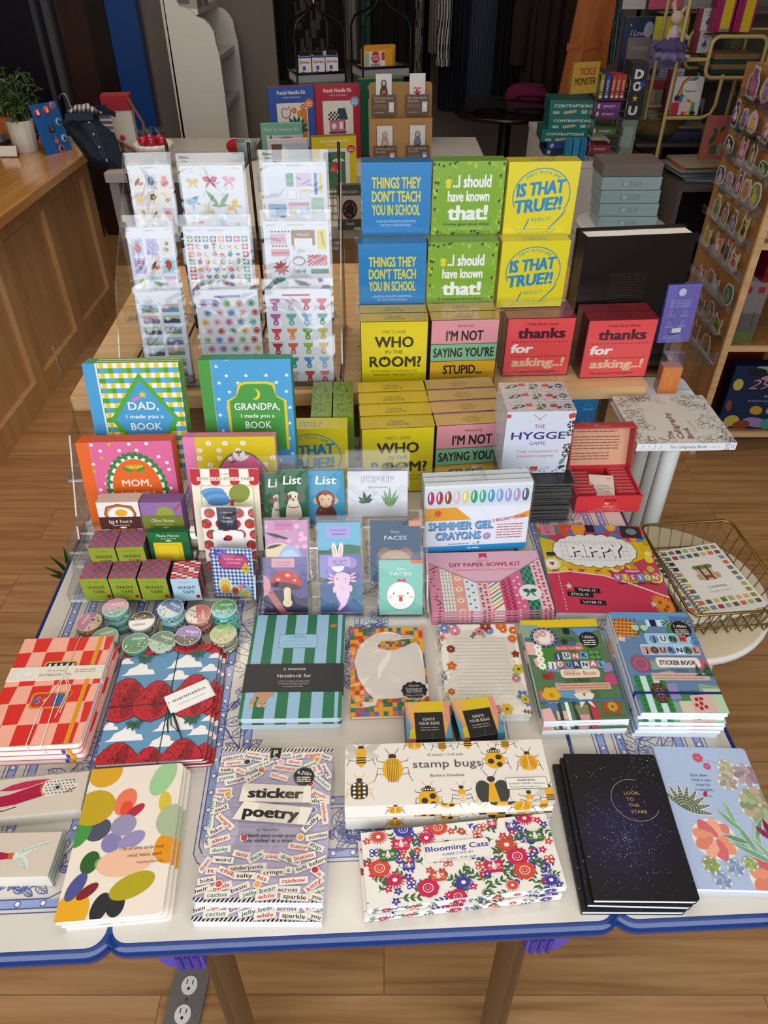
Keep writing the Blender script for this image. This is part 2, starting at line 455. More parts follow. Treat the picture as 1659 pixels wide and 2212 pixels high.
# ------------------------------------------------------------------ the enamel table
TR_ = R(2.5); TO = Vector((-.023, .373, 0))      # middle of the front edge
def tl(x,y,z=0):
    c,s = math.cos(TR_),math.sin(TR_)
    return Vector((TO.x + x * c - y * s,TO.y + x * s + y * c,z))
TW,TLN = .318,1.13
t = thing('enamel_table','white enamel-top kitchen table with blue rim and printed blue border','table',TO,(0,0,TR_))
INK = '#3f4f8f'
def border(A,x0,y0,x1,y1,ch_,mid=True):
    """printed band with dots that runs round a panel with notched corners"""
    def pth(k):
        c = ch_ + k
        return [(x0 + k + c,y0 + k),(x1 - k - c,y0 + k),(x1 - k - c * .35,y0 + k + c * .35),(x1 - k,y0 + k + c),(x1 - k,y1 - k - c),(x1 - k - c * .35,y1 - k - c * .35),(x1 - k - c,y1 - k),
                (x0 + k + c,y1 - k),(x0 + k + c * .35,y1 - k - c * .35),(x0 + k,y1 - k - c),(x0 + k,y0 + k + c),(x0 + k + c * .35,y0 + k + c * .35)]
    A.line(pth(-.55),.14,INK,1,True); A.line(pth(.55),1.0,'#8f9cc4',1,True); A.line(pth(0),.16,INK,2,True); A.line(pth(1.15),.16,INK,2,True)
    P = pth(.57)
    for i in range(len(P)):
        a,c = Vector(P[i]),Vector(P[(i + 1) % len(P)]); n = max(1,int((c - a).length / 2.6))
        for j in range(n):
            q = a + (c - a) * (j + .5) / n
            A.ell(q.x,q.y,.42,None,INK,3,10); A.ell(q.x,q.y,.3,None,'#e9e3d8',4,10)
def foliage(A,x,y,s,ang,seed):
    rd = random.Random(seed); P = []
    for i in range(14):
        u = i / 13; P.append((x + math.cos(R(ang)) * u * s + math.sin(R(ang)) * math.sin(u * 6.3) * s * .12,y + math.sin(R(ang)) * u * s - math.cos(R(ang)) * math.sin(u * 6.3) * s * .12))
    A.line(P,.18,INK,1)
    for i in range(1,13,2):
        for sg in (-1,1):
            a = ang + sg * rd.uniform(35,75); l = s * rd.uniform(.16,.27); w = l * .5; px,py = P[i]
            ca,sa = math.cos(R(a)),math.sin(R(a))
            q = [(px + u * l * ca - v * w * sa,py + u * l * sa + v * w * ca) for u,v in ((0,0),(.25,.42),(.55,.5),(.8,.28),(1,0),(.8,-.28),(.55,-.5),(.25,-.42))]
            A.line(q,.13,INK,2,True); A.line([(px,py),(px + l * ca,py + l * sa)],.1,INK,2)
            for k in (.3,.5,.7):
                for s2 in (-1,1):
                    A.line([(px + k * l * ca,py + k * l * sa),(px + (k + .16) * l * ca - s2 * .3 * w * sa,py + (k + .16) * l * sa + s2 * .3 * w * ca)],.08,INK,2)
    ex,ey = P[-1]
    for i in range(9): A.ring(ex + rd.uniform(-1,1) * s * .09,ey + rd.uniform(-1,1) * s * .1,s * .033,.14,INK,2,None,10)
def table_panel(name,x0,x1,y0,y1,r,A,notes=''):
    p = rrect(x0,y0,x1,y1,r,6); b = MB()
    b.prism(p,TB - .034,TB,'#cdc5b8'); b.art(A,(x0,y0,TB),(.01,0,0),(0,.01,0))
    o = b.build(name,'enamel',t)
    # rolled blue rim swept round the panel
    b = MB(); prof = [(0,-.0002),(.006,-.001),(.0105,-.006),(.012,-.013),(.0105,-.022),(.006,-.031),(0,-.034)]
    n = len(p); ctr = Vector(((x0 + x1) / 2,(y0 + y1) / 2)); vs = []
    for i in range(n):
        a,q,c = Vector(p[i - 1]),Vector(p[i]),Vector(p[(i + 1) % n])
        d = ((q - a).normalized() + (c - q).normalized()).normalized(); nn = Vector((d.y,-d.x))
        vs += [(q.x + nn.x * u,q.y + nn.y * u,TB + w) for u,w in prof]
    k = len(prof); fs = [(i * k + j,i * k + j + 1,((i + 1) % n) * k + j + 1,((i + 1) % n) * k + j) for i in range(n) for j in range(k - 1)]
    fs = [f[::-1] for f in fs]
    b.add(vs,fs,'#0a2f6c',smooth=True); b.build('blue_rim','enamel',o)
    return o
A = Art(63.2,113)
border(A,9.2,9.4,53.8,104,2.4); border(A,13.5,17,49.5,98,3,False)
for x,y,s,a,sd in ((11.5,40,22,90,1),(12,20,16,90,2),(31,58,18,60,3),(31,58,18,120,4),(31,36,16,75,5),(31,36,16,110,6),(51,30,20,90,7),(51,55,20,90,8),(24,44,14,30,9),(38,44,14,150,10),(22,62,12,80,11),(40,64,12,100,12),
                       (20,13,14,0,13),(40,13.2,12,180,14),(12,70,16,90,15),(28,13,10,8,16)):
    foliage(A,x,y,s,a,sd)
table_panel('table_top',-.316,.316,0,TLN,.022,A)
A = Art(24.2,113); border(A,4,6.5,20,106,2); border(A,7,11,17,100,2)
for x,y,s,a,sd in ((12,22,18,90,21),(8,14,14,70,22),(12,40,16,95,23),(9,9,9,20,24),(12,56,16,80,25),(12,75,15,95,26)): foliage(A,x,y,s,a,sd)
table_panel('extension_leaf',.322,.564,0,TLN,.022,A)
A = Art(24.2,113); border(A,4,5,20,106,2); border(A,7,11,17,100,2)
for x,y,s,a,sd in ((10,8,9,10,31),(14,8,8,170,32),(12,22,18,90,33),(12,40,16,95,34),(12,56,16,80,35),(12,75,15,95,36)): foliage(A,x,y,s,a,sd)
table_panel('extension_leaf',-.564,-.322,-.004,TLN,.022,A)
for sx in (-1,1):
    b = MB(); Q = Matrix.Translation((sx * .236,0,TB - .034)) @ Matrix(((1,0,0,0),(0,0,1,0),(0,1,0,0),(0,0,0,1)))
    p = [(sx * .026,0),(sx * .026,-.014),(sx * .018,-.035),(sx * .004,-.044),(-sx * .028,-.044),(-sx * .028,0)]
    b.prism(p if area2(p) > 0 else p[::-1],-.004,.06,'#4a41a8',M=Q)
    for k in (-.002,.009,.020): b.tube([(sx * (.236 - k),-.005,TB - .036),(sx * (.236 - k),-.005,TB - .076)],.0036,'#3a3292',6)
    b.build('bracket','plastic',t)
for sx in (-1,1):
    for x0,x1,y0 in ((.200,.213,.036),(.226,.243,.062)):
        b = MB(); b.tube([(sx * x0,y0,TB - .035),(sx * (x0 + x1) / 2,y0 + .006,.36),(sx * x1,y0 + .012,.012),(sx * x1,y0 + .012,0)],.0145,'#8a7a66',12)
        b.build('leg','metal',t)
for sx in (-1,1):
    b = MB(); b.tube([(sx * .16,1.02,TB - .036),(sx * .12,.98,.4),(sx * .08,.95,0)],.0125,'#85725c',10); b.build('leg','metal',t)

# ------------------------------------------------------------------ wooden bench behind the table
BZ = .874
bx = thing('display_bench','pale wooden bench behind the enamel table carrying games and sticker rack','bench',tl(0,1.13,0) + Vector((.04,0,0)),(0,0,TR_))
b = MB(); b.prism(rrect(-.70,.0,.665,.85,.008,2),BZ - .032,BZ,'#fff'); b.build('bench_top','bench_wood',bx)
b = MB(); b.prism(rrect(-.66,.022,.655,.80,.006,2),.70,.724,'#fff'); b.build('lower_shelf','bench_wood',bx)
for x in (-.65,.60):
    for y in (.06,.75):
        b = MB(); b.box(x,y,0,x + .045,y + .045,BZ - .032,'#fff'); b.build('leg','bench_wood',bx)

# ------------------------------------------------------------------ floor outlet
c = at((405,2162),0); t = thing('floor_outlet','grey metal floor outlet plate with two white sockets','outlet',(c.x,c.y,0),(0,0,R(-3)))
b = MB(); b.prism(rrect(-.036,-.06,.036,.06,.004),0,.012,'#6f6c6a'); b.build('plate','plastic',t)
for y in (.024,-.028):
    b = MB(); b.prism(ellp(0,y,.0165,.0175,20),.010,.0145,'#e6e3dc')
    A = Art(2,2,clip=False); A.rect(-.5,.1,-.35,.75,'#222'); A.rect(.35,.1,.5,.7,'#222'); A.ell(0,-.45,.2,.22,'#222')
    b.art(A,(0,y,.0145),(.014,0,0),(0,.014,0)); b.build('socket','plastic',t)
b = MB(); b.prism(ellp(0,-.002,.003,None,10),.012,.0138,'#888'); b.build('screw','metal',t)
# ================================================================== goods lying on the table
ORD = ['second from the top','third from the top','fourth from the top','fifth from the top','sixth from the top','seventh from the top','eighth from the top']
def below(root,n,th,base,what,jit=.004,shift=(0,0),seed=1,turn=.6):
    """copies of a lying thing underneath it, n in all"""
    rd = random.Random(seed); L = root.location; out = []
    for i in range(1,n):
        c,s = math.cos(root.rotation_euler.z),math.sin(root.rotation_euler.z)
        dx,dy = shift[0] * i + rd.uniform(-jit,jit),shift[1] * i + rd.uniform(-jit,jit)
        w = 'bottom one' if i == n - 1 else ORD[i - 1]
        out.append(dup(root,(L.x + dx * c - dy * s,L.y + dx * s + dy * c,L.z - th * i),(0,0,root.rotation_euler.z + R(rd.uniform(-turn,turn))),'%s, %s of its stack' % (what,w)))
    return out
def book(name,label,cat,q,th,A,n=1,what='',group=None,cr=.006,corners='23',cover=None,pages='#e6e4de',mt='print',z0=TB,shift=(0,0),jit=.004,seed=1,spine=True,size=None,turn=.6):
    """a lying book or notebook: printed cover, page block, back cover, spine; copies below it"""
    c,ang,w,h = flat(q,z0 + th * n)
    if size: w,h = size
    t = thing(name,label,cat,(c.x,c.y,z0 + th * (n - 1)),(0,0,ang),group)
    g = cover or '#dddddd'; ct = min(.0009,th * .2)
    b = MB(); p = rrect(-w / 2,-h / 2,w / 2,h / 2,cr,5,corners)
    b.prism(p,th - ct,th,g); b.art(A,(-w / 2,-h / 2,th),(w / A.W,0,0),(0,h / A.H,0)); b.build('cover_print',mt,t)
    b = MB(); b.prism(rrect(-w / 2 + .0012,-h / 2 + .001,w / 2 - .001,h / 2 - .001,max(cr - .001,0.0001),5,corners),ct,th - ct,pages); b.build('pages','matte',t)
    b = MB(); b.prism(p,0,ct,g)
    if spine: b.box(-w / 2,-h / 2,0,-w / 2 + .0008,h / 2,th,g)
    b.build('back_cover',mt,t)
    if n > 1: t['_k'] = below(t,n,th,what,what,jit,shift,seed,turn) and 1
    return t,w,h,th
def bag(parent,w,h,d,x=0,y=0,z=0,flap=.0,name='clear_bag',seed=1,upright=False,mt='film'):
    """thin clear bag round a flat thing: front and back sheet joined at the sides, with creases"""
    rd = random.Random(seed); ph = [rd.uniform(0,6) for _ in range(6)]; b = MB()
    def f(sg):
        def g(u,v):
            e = math.sin(math.pi * u) ** .5 * min(1,5 * v,5 * (1 - v)) if 0 < u < 1 else 0
            k = d / 2 * e + .0012 * math.sin(7 * u + 5 * v + ph[0]) * e + .0009 * math.sin(13 * u - 9 * v + ph[1]) * e
            X,Y,Z = (u - .5) * w + x,v * h + y,sg * k
            return (X,Y,z + d / 2 + Z) if not upright else (X,-(d / 2 + Z) + z,Y)
        return g
    b.sheet(f(1),14,18,'#fff')
    return b.build(name,mt,parent)
def cover(A): return A

# ---- red checked notebook sets tied with string
A = Art(100,142,'#e9a68f')
xs = [0,14,31,51,72,92,100]; ys = [0,25,51,74,97,121,142]
for i in range(6):
    for j in range(6):
        if (i + j) % 2 == 0: A.poly([(xs[i] + (j % 2),ys[j]),(xs[i + 1] - (j % 3) * .6,ys[j] + .8),(xs[i + 1] + .6,ys[j + 1]),(xs[i] - .5,ys[j + 1] - .7)],'#cf2a20',1)
A.rect(34,84,70,107,'#d19a2b',2,4); A.rect(36,86,68,105,'#23262a',3,3)
for i in range(5):
    x = 39 + i * 6.3; A.ell(x,97,2,7,'#e8e6df',4,12,-12); A.ell(x + 1,90,2.6,4.5,'#4d6ea6',4,12,-20); A.ell(x,101,.6,None,'#222',5,8)
A.rect(34,44,72,65,'#c98f27',2,5); A.rect(36,46,70,63,'#c62d24',3,4); A.rect(58,47,69,62,'#3f5b94',4); A.text('S+',46,50,9,'#e9a68f',4); A.ring(72,62,3.5,.8,'#c98f27',4,5)
for i in range(5): A.rect(37 + i * 1.5,50,38 + i * 1.5,58,'#4a5f96',4)
A.ell(30,142,1,.7,'#f2c8b4',3)
A.rect(84,0,88.6,142,'#e09a1c',6); A.rect(85.4,0,85.9,142,'#b87a10',7); A.rect(86.9,0,87.4,142,'#b87a10',7)
th = .0135
q = [(51,1381),(246,1373),(172,1609),(-45,1612)]
t,w,h,th = book('notebook_set','red checked notebook set with sardine tin, belly band and string, topmost of stack','notebook set',q,th,A,4,'red checked notebook set','red checked notebook sets',.010,'23','#d8584a',seed=3,jit=.005)
for r in [t]:
    b = MB(); A = Art(100,20,'#dcd4c2'); A.ell(20,10,12,9,'#e6e0d2',1); A.ring(20,10,9,.8,'#c9bfae',2,7); A.ring(20,10,6,.7,'#cfc6b6',2,4.5); A.text('SEVEN SEAS',50,12,2.6,'#9a8f80',1); A.text('NOTEBOOK SETS',50,5.5,3.4,'#6d6357',1,w=34); A.lines(70,92,13,3,2,1.2,'#9a8f80',1)
    b.prism([(-w / 2 - .0006,h * .07),(w / 2 + .0012,h * .07),(w / 2 + .0012,h * .2),(-w / 2 - .0006,h * .2)],-.0002,th + .0012,'#dcd4c2'); b.art(A,(-w / 2,h * .07,th + .0012),(w / 100,0,0),(0,h * .13 / 20,0)); b.build('belly_band','matte',r)
    b = MB(); k = th + .0022
    b.tube([(w * .13,-h / 2 - .001,-.01),(w * .13,-h / 2 - .001,k),(w * .10,h * .1,k + .001),(w * .13,h / 2,k),(w * .13,h / 2 + .001,0)],.0007,'#e3dccb',6)
    b.tube([(w * .11,h * .12,k),(w * .2,h * -.05,k),(w * .17,-h * .28,k)],.0007,'#e3dccb',6); b.tube([(w * .11,h * .12,k),(w * .22,-h * .02,k),(w * .2,-h * .24,k)],.0007,'#e3dccb',6)
    b.tube([(w * .11,h * .12,k),(-w * .02,-h * .2,k),(-w * .02,-h / 2,k),(-w * .02,-h / 2 - .001,0)],.0007,'#e3dccb',6)
    b.build('string','matte',r)
t2 = [o for o in bpy.data.objects if o.parent is None and o.get('group') == 'red checked notebook sets' and o is not t]
for i, r in enumerate(t2):                      # elastic ends and ribbons peeping out at the fore edge
    b = MB(); b.box(w * .36,-h / 2 - .0012,.001,w * .4,-h / 2 + .004,th - .001,'#e09a1c'); b.box(w * .31,-h / 2 - .0012,.004,w * .34,-h / 2 + .004,th - .002,'#3a5aa8'); b.build('elastic_band','matte',r)

# ---- strawberry notebooks
A = Art(100,128,'#5f8fae')
def berry(A,x,y,sx,sy,sd):
    rd = random.Random(sd); A.nb = getattr(A,'nb',0) + 1; B = A.nb % 4 * 3.2
    A.poly([(x + u * sx,y + v * sy) for u,v in ((0,-.5),(.22,-.42),(.42,-.28),(.5,-.05),(.42,.15),(.25,.36),(.1,.48),(-.05,.5),(-.2,.42),(-.42,.1),(-.5,-.1),(-.42,-.32),(-.22,-.45))],'#2a1416',1.5 + B)
    A.poly([(x + u * sx * .97,y + v * sy * .97) for u,v in ((0,-.5),(.22,-.42),(.42,-.28),(.5,-.05),(.42,.15),(.25,.36),(.1,.48),(-.05,.5),(-.2,.42),(-.42,.1),(-.5,-.1),(-.42,-.32),(-.22,-.45))],'#b7202c',2 + B)
    A.ell(x + sx * .12,y,sx * .13,sy * .42,'#8e1823',3 + B,14,-8)
    for _ in range(int(sx * sy / 11)):
        a,r = rd.uniform(0,6.28),rd.uniform(0,.42) ** .8 * .85; A.ell(x + math.cos(a) * r * sx,y + math.sin(a) * r * sy,.35,.75,'#2a1416',4 + B,6,rd.uniform(-30,30))
for x,y,sx,sy in ((12,66,50,50),(43,63,44,46),(80,66,46,50),(106,64,40,46)): berry(A,x,y,sx,sy,int(x))
for x,y,sx,sy in ((4,126,46,20),(34,127,40,20),(72,126,42,20),(98,126,36,20),(18,4,44,34),(48,0,32,30),(78,4,40,34),(100,2,30,28)): berry(A,x,y,sx,sy,int(x + 50))
for x,y in ((24,115),(78,118),(28,40),(82,42)):
    for k in range(5): A.leaf(x,y,9,4,180 + k * 45,'#2f5c4a',15)
for x,y,w_ in ((20,94,34),(66,100,38),(92,94,22),(60,86,28),(96,110,16),(4,108,18),(22,22,36),(66,30,40),(92,24,24),(58,14,30),(4,34,20),(98,38,14)): A.cloud(x,y,w_,'#e9e6e0',3)
th = .0075
q = [(268,1399),(476,1393),(442,1639),(208,1653)]
t,w,h,th = book('notebook_set','blue notebook set with red strawberries and white clouds, topmost of its stack','notebook set',q,th,A,3,'strawberry notebook set','strawberry notebook sets',.007,'23','#a3303a',seed=5,shift=(.003,-.001))
b = MB(); k = th + .001; g = '#173a30'
b.tube([(w * .07,-h / 2 - .001,-.012),(w * .07,-h / 2 - .001,k),(w * .07,h / 2,k),(w * .07,h / 2 + .001,0)],.0008,g,6)
b.tube([(-w / 2 - .001,-.01,-.01),(-w / 2 - .001,-.01,k),(w / 2 + .001,-.006,k),(w / 2 + .001,-.006,-.01)],.0008,g,6)
for s_ in (-1,1): b.tube([(w * .09,-.01,k),(w * (.13 + s_ * .03),-.04,k + .003),(w * (.17 + s_ * .05),-.062,k),(w * (.12 + s_ * .02),-.05,k + .002),(w * .09,-.012,k + .002)],.0009,g,6)
b.tube([(w * .1,-.012,k + .001),(w * .2,-.05,k + .002),(w * .27,-.078,k)],.0009,g,6)
b.build('string','matte',t)
A = Art(100,52,'#ece9e2'); A.text('marimekko',52,26,9,'#1b1b1b',1,w=76); A.text('NOTEBOOK COLLECTION',54,12,3,'#777',1,w=60); A.ell(5,30,1.6,None,'#333',1)
b = MB(); M = Matrix.Translation((w * .27,.002,th + .0035)) @ Matrix.Rotation(R(27),4,'Z')
b.box(-.034,-.019,-.0012,.036,.016,-.0006,'#dcd9d2',M=M); b.box(-.036,-.017,0,.034,.018,.0005,'#ece9e2',M=M)
b.art(A,M @ Vector((-.036,-.017,.0005)),M.to_3x3() @ Vector((.0007,0,0)),M.to_3x3() @ Vector((0,.035 / 52,0))); b.build('tag','matte',t)

# ---- fish gift boxes
def fish_art(tail):
    A = Art(200,66,'#dccfbd')
    if not tail:
        A.poly([(0,25),(60,30),(110,38),(140,50),(160,56),(176,54),(182,50),(170,40),(150,30),(120,20),(70,14),(0,12)],'#b01643',1)
        A.poly([(150,57),(166,57),(184,50),(192,45),(188,40),(170,30),(154,28),(146,38)],'#e6e0d2',2)
        for i in range(8):
            for j in range(5): A.ell(152 + i * 4.5 + (j % 2) * 2,33 + j * 5,1.2,1,'#1d1d1d',3,6)
        A.line([(150,57),(145,46),(150,30)],1.6,'#d06a2a',3); A.ell(166,42,5,None,'#e6e0d2',4); A.ring(166,42,5,1.2,'#8fa79a',5); A.ell(166,42,2.6,None,'#111',5)
        A.line([(188,39),(176,32)],1.4,'#b01643',4)
        A.leaf(96,46,60,12,12,'#c22a55',2); A.poly([(110,47),(122,54),(140,58),(150,57),(140,52),(125,48)],'#2a2a28',0.5); A.line([(90,14),(108,11),(122,16)],1.5,'#2a2a28',.5)
    else:
        A.poly([(0,22),(40,26),(90,44),(120,40),(150,34),(150,27),(120,22),(60,10),(0,4)],'#b01643',1)
        A.rect(147,26,153,35,'#d06a2a',2)
        A.poly([(153,35),(172,46),(192,54),(186,48),(174,38),(166,31),(172,24),(176,10),(168,14),(160,22),(153,27)],'#e4e6da',2)
        for i in range(7): A.line([(158 + i * 4.5,33 + i * 2.4),(163 + i * 4.5,39 + i * 2)],1.3,'#9fc4ab',3)
        for i in range(5): A.line([(157 + i * 3,26 - i * 3.2),(165 + i * 2.2,26 - i * 3.2)],1.3,'#9fc4ab',3)
        A.line([(112,42),(122,46),(130,38)],1.6,'#2a2a28',2)
    return A
for k,(tl_,tr_,br_,bl_,th,lab) in enumerate((((-170,1700),(191,1668),(175,1752),(-205,1786),.022,'upper cream card box with red fish head, in clear sleeve beside checked notebooks'),
                                               ((-235,1812),(136,1790),(104,1890),(-290,1905),.026,'lower cream card box with red fish tail, in clear sleeve near table edge'))):
    c,ang,w,h = flat((tl_,tr_,br_,bl_),TB + th)
    t = thing('fish_card_box',lab,'card box',(c.x,c.y,TB),(0,0,ang),'fish card boxes')
    b = MB(); b.box(-w / 2,-h / 2,0,w / 2,h / 2,th,'#e2dccf'); b.build('box','print',t)
    b = MB(); A = fish_art(k); A2 = b.art(A,(-w / 2,-h / 2,th),(w / 200,0,0),(0,h / 66,0)); b.build('lid_print','print',t)
    b = MB()
    for i in range(6): b.box(w / 2 + .0003,-h / 2 + .002,th * i / 6,w / 2 + .0012,h / 2 - .002,th * (i + .55) / 6,'#8fa08f' if i % 2 else '#cfd0c8')
    b.build('side_label_print','print',t)
    b = MB(); b.box(-w / 2 - .001,-h / 2 - .003,-.0002,w / 2 + .004,h / 2 + .002,th + .0022,'#fff'); b.build('clear_sleeve','film',t)

# ---- pebble-pattern notebook
A = Art(100,152,'#e3d6c4',corner=6,corners='23')
for x,y,rx,ry,c,r in ((16,147,18,17,'#cf9a1f',0),(80,136,12,21,'#96c08a',-22),(86,108,6.5,12,'#cbb534',10),(12,108,22,19,'#b99a1c',5),(44,112,11,15,'#e2714f',-15),(46,105,6,8,'#d64a2c',-10),(56,101,11,5,'#ab2438',38),(97,88,17,17,'#a3ae88',-8),(97,61,15,16,'#d98c12',0),
                          (5,82,9,15,'#3f8d3c',-20),(22,84,13,11,'#4a4c5b',30),(47,87,13,11,'#8f89a6',10),(38,70,10,10,'#7f78a6',0),(58,71,14,8,'#8f86ac',25),(21,52,9,11,'#2d5a2a',-15),(32,50,6,6,'#6ba34a',0),(56,50,28,14,'#e4b392',4),(13,30,7,14,'#4b4f85',-28),(25,25,11,5,'#7d1f22',35),
                          (67,27,22,11,'#a99a17',20),(14,8,16,19,'#dfa01a',-6),(40,10,8,13,'#29292b',-18),(54,12,9,12,'#29292b',5)): A.ell(x,y,rx,ry,c,1 + (x * 7 + y * 3) % 7 * .4,22,r)
A.text('...be all alive, body, soul,',70,61,3.2,'#4d463f',5,w=44,ital=.25); A.text('mind, heart, spirit',74,54,3.2,'#4d463f',5,w=34,ital=.25); A.text('THOMAS MERTON',80,47,2,'#4d463f',5,w=26)
book('softcover_notebook','cream notebook printed with watercolour pebbles in ochre, green and violet, topmost of its stack','notebook',[(198,1661),(396,1649),(352,1973),(118,1993)],.0085,A,3,'watercolour pebble notebook','watercolour pebble notebooks',.009,'23','#d8d0c2',pages='#eceef2',seed=11,jit=.003,shift=(.004,.0))

# ---- word sticker book
A = Art(100,142,'#aba2b6')
for i in range(14): A.line([(0,10 + i * 9),(100,10 + i * 9)],.35,'#8f87a0',1)
for y0 in (0,139):
    A.rect(0,y0,100,y0 + 3.6,'#e0d9cc',1)
    for i in range(32): A.poly([(i * 3.3 - 2,y0),(i * 3.3 - .3,y0),(i * 3.3 + 2,y0 + 3.6),(i * 3.3 + .3,y0 + 3.6)],'#1b1b1d',2)
RED,PUR,TEA,BLK = '#c8283f','#352a5c','#1f7a76','#262224'
wd = (('unicorn',10,132,PUR,14),('once',28,136,RED,-8),('as',39,134,RED,8),('saw',58,135,TEA,8),('cute',69,134,PUR,12),('giggle',82,135,RED,5),('her',94,133,BLK,-20),('boujee',29,132,BLK,-10),('dance',12,126,RED,8),('squirrel',36,124,TEA,24),('rad',48,130,PUR,15),('then',66,127,RED,-8),('sleepy',79,124,TEA,26),
      ('mermaid',58,121,RED,-8),('salty',8,119,BLK,0),('the',19,118,RED,-22),('pasta',8,111,TEA,14),('totally',18,108,PUR,16),('t-rex',32,112,BLK,36),('ramen',54,112,RED,-18),('so',85,120,RED,-65),('and',88,115,RED,20),('magic',95,118,PUR,-62),('chicken',92,107,TEA,-42),('them',8,98,RED,5),('goofy',91,94,RED,-28),('disco',91,88,BLK,0),
      ('and',4,90,PUR,-14),('I',13,92,PUR,50),('said',8,80,BLK,24),('jelly bean',1,75,TEA,-87),('rainbow',96,77,RED,-80),('hangry',14,68,RED,-40),('fake',8,60,PUR,32),('fluffy',86,67,PUR,48),('zombie',92,55,BLK,12),('alien',12,52,RED,20),('her',2,50,BLK,-70),('dorky',14,43,TEA,8),('bunny',77,46,RED,-8),('flip',91,46,TEA,-22),
      ('taco',32,39,RED,-12),('flex',44,37,TEA,36),('pink',57,37,RED,-6),('dragon',71,35,BLK,-20),('bussin',82,37,RED,14),('before',94,33,BLK,24),('weird',18,34,BLK,-4),('them',4,30,RED,62),('underpants',38,28,PUR,5),('it',10,25,RED,0),('chill',23,24,RED,-22),('cringe',59,24,BLK,3),('a',71,26,TEA,0),('boba',82,28,PUR,24),
      ('she',94,24,RED,-35),('salty',37,21,BLK,0),('his',51,19,RED,-18),('boba',8,17,PUR,12),('rainbow',76,17,RED,5),('kitty',92,14,RED,40),('panda',20,12,RED,20),('basic',34,11,PUR,24),('jelly bean',50,8.5,TEA,14),('across',72,10,PUR,0),('cupcake',92,6.5,TEA,22),('their',4,9,BLK,20),('cactus',18,5.5,TEA,4),('while',56,4.5,RED,8),('sparkle',78,4,BLK,-4),('you',95,3.8,BLK,-15))
for i,(s_,x,y,c,r) in enumerate(wd):
    hw = len(s_) * 1.35 + 1.8; L = 3 + (i % 12) * .9
    A.rect(x - hw - .3,y - 3 - .5,x + hw - .3,y + 3 - .5,'#8d859a',L,0,r); A.rect(x - hw,y - 2.9,x + hw,y + 2.9,'#e0d6c4',L + .3,0,r)
    ca,sa = math.cos(R(r)),math.sin(R(r)); A.text(s_,x + 1.5 * sa,y - 1.5 * ca,3.4,c,L + .6,w=min(hw * 1.7,len(s_) * 2.5),bold=.025,rot=r)
A.poly([(22,86),(84,85),(83,101),(24,104)],'#8d859a',15); A.poly([(22.5,87),(84,86),(83,102),(24,105)],'#e2d8c6',15.5); A.text('sticker',53,90.5,9.5,'#241f20',16,w=46,bold=.07,rot=-1)
A.poly([(19,69),(81,64),(86,80),(27,86)],'#8d859a',17); A.poly([(19.4,70),(81,65),(86,81),(27,87)],'#e2d8c6',17.5); A.text('poetry',51,71.5,10,'#241f20',18,w=46,bold=.07,rot=-4)
A.rect(44,130,53,142,'#17171a',16); A.text('P',48.5,133.5,6,'#e0d6c4',17,bold=.04); A.poly([(44,130),(48.5,133),(53,130)],'#aba2b6',17)
A.seal(76,112,9.5,'#1b191b',16,30,.9); A.text('6,200+',76,113.5,3.6,'#efe9dd',17,w=13,rot=-12); A.lines(70,82,110.5,2,3,1,'#cfc9bd',17)
A.text('by Pipsticks',50,59.5,2.6,'#3a3440',15,w=18,ital=.2); A.text('Unleash your inner poet',52,54,3,'#2a2430',15,w=44,bold=.03); A.text('one sticker at a time!',52,49.5,3,'#2a2430',15,w=40,bold=.03)
for x,y,c in ((86,130,'#e2a33a'),(12,94,'#e2a33a'),(78,54,'#e2a33a'),(82,105,'#b5232f'),(92,26,'#b5232f'),(38,119,'#a8632f'),(48,14,'#dba04a'),(24,127,'#333'),(54,127,'#d8a4a8'),(86,79,'#5f6f8c'),(32,53,'#c33b43'),(18,14,'#c8553a')):
    A.ell(x,y,3.4,None,'#e9e4da',14,14); A.ell(x,y,2.7,None,c,14.4,14)
    if c == '#e2a33a':
        for d in (-1,1): A.ell(x + d,y + .6,.35,None,'#333',14.8,6)
        A.line([(x - 1.2,y - .6),(x,y - 1.2),(x + 1.2,y - .6)],.35,'#333',14.8)
t,w,h,th = book('sticker_book','lilac sticker book covered in printed word stickers, upper of two','sticker book',[(482,1618),(721,1617),(697,1951),(416,1948)],.016,A,2,'lilac word sticker book','lilac word sticker books',.0006,'','#cfc9d4',pages='#e6ebf2',jit=.0,shift=(-.001,-.016),turn=0)
bag(t,w + .022,h + .018,th + .004,y=-h / 2 - .01,z=-.001)

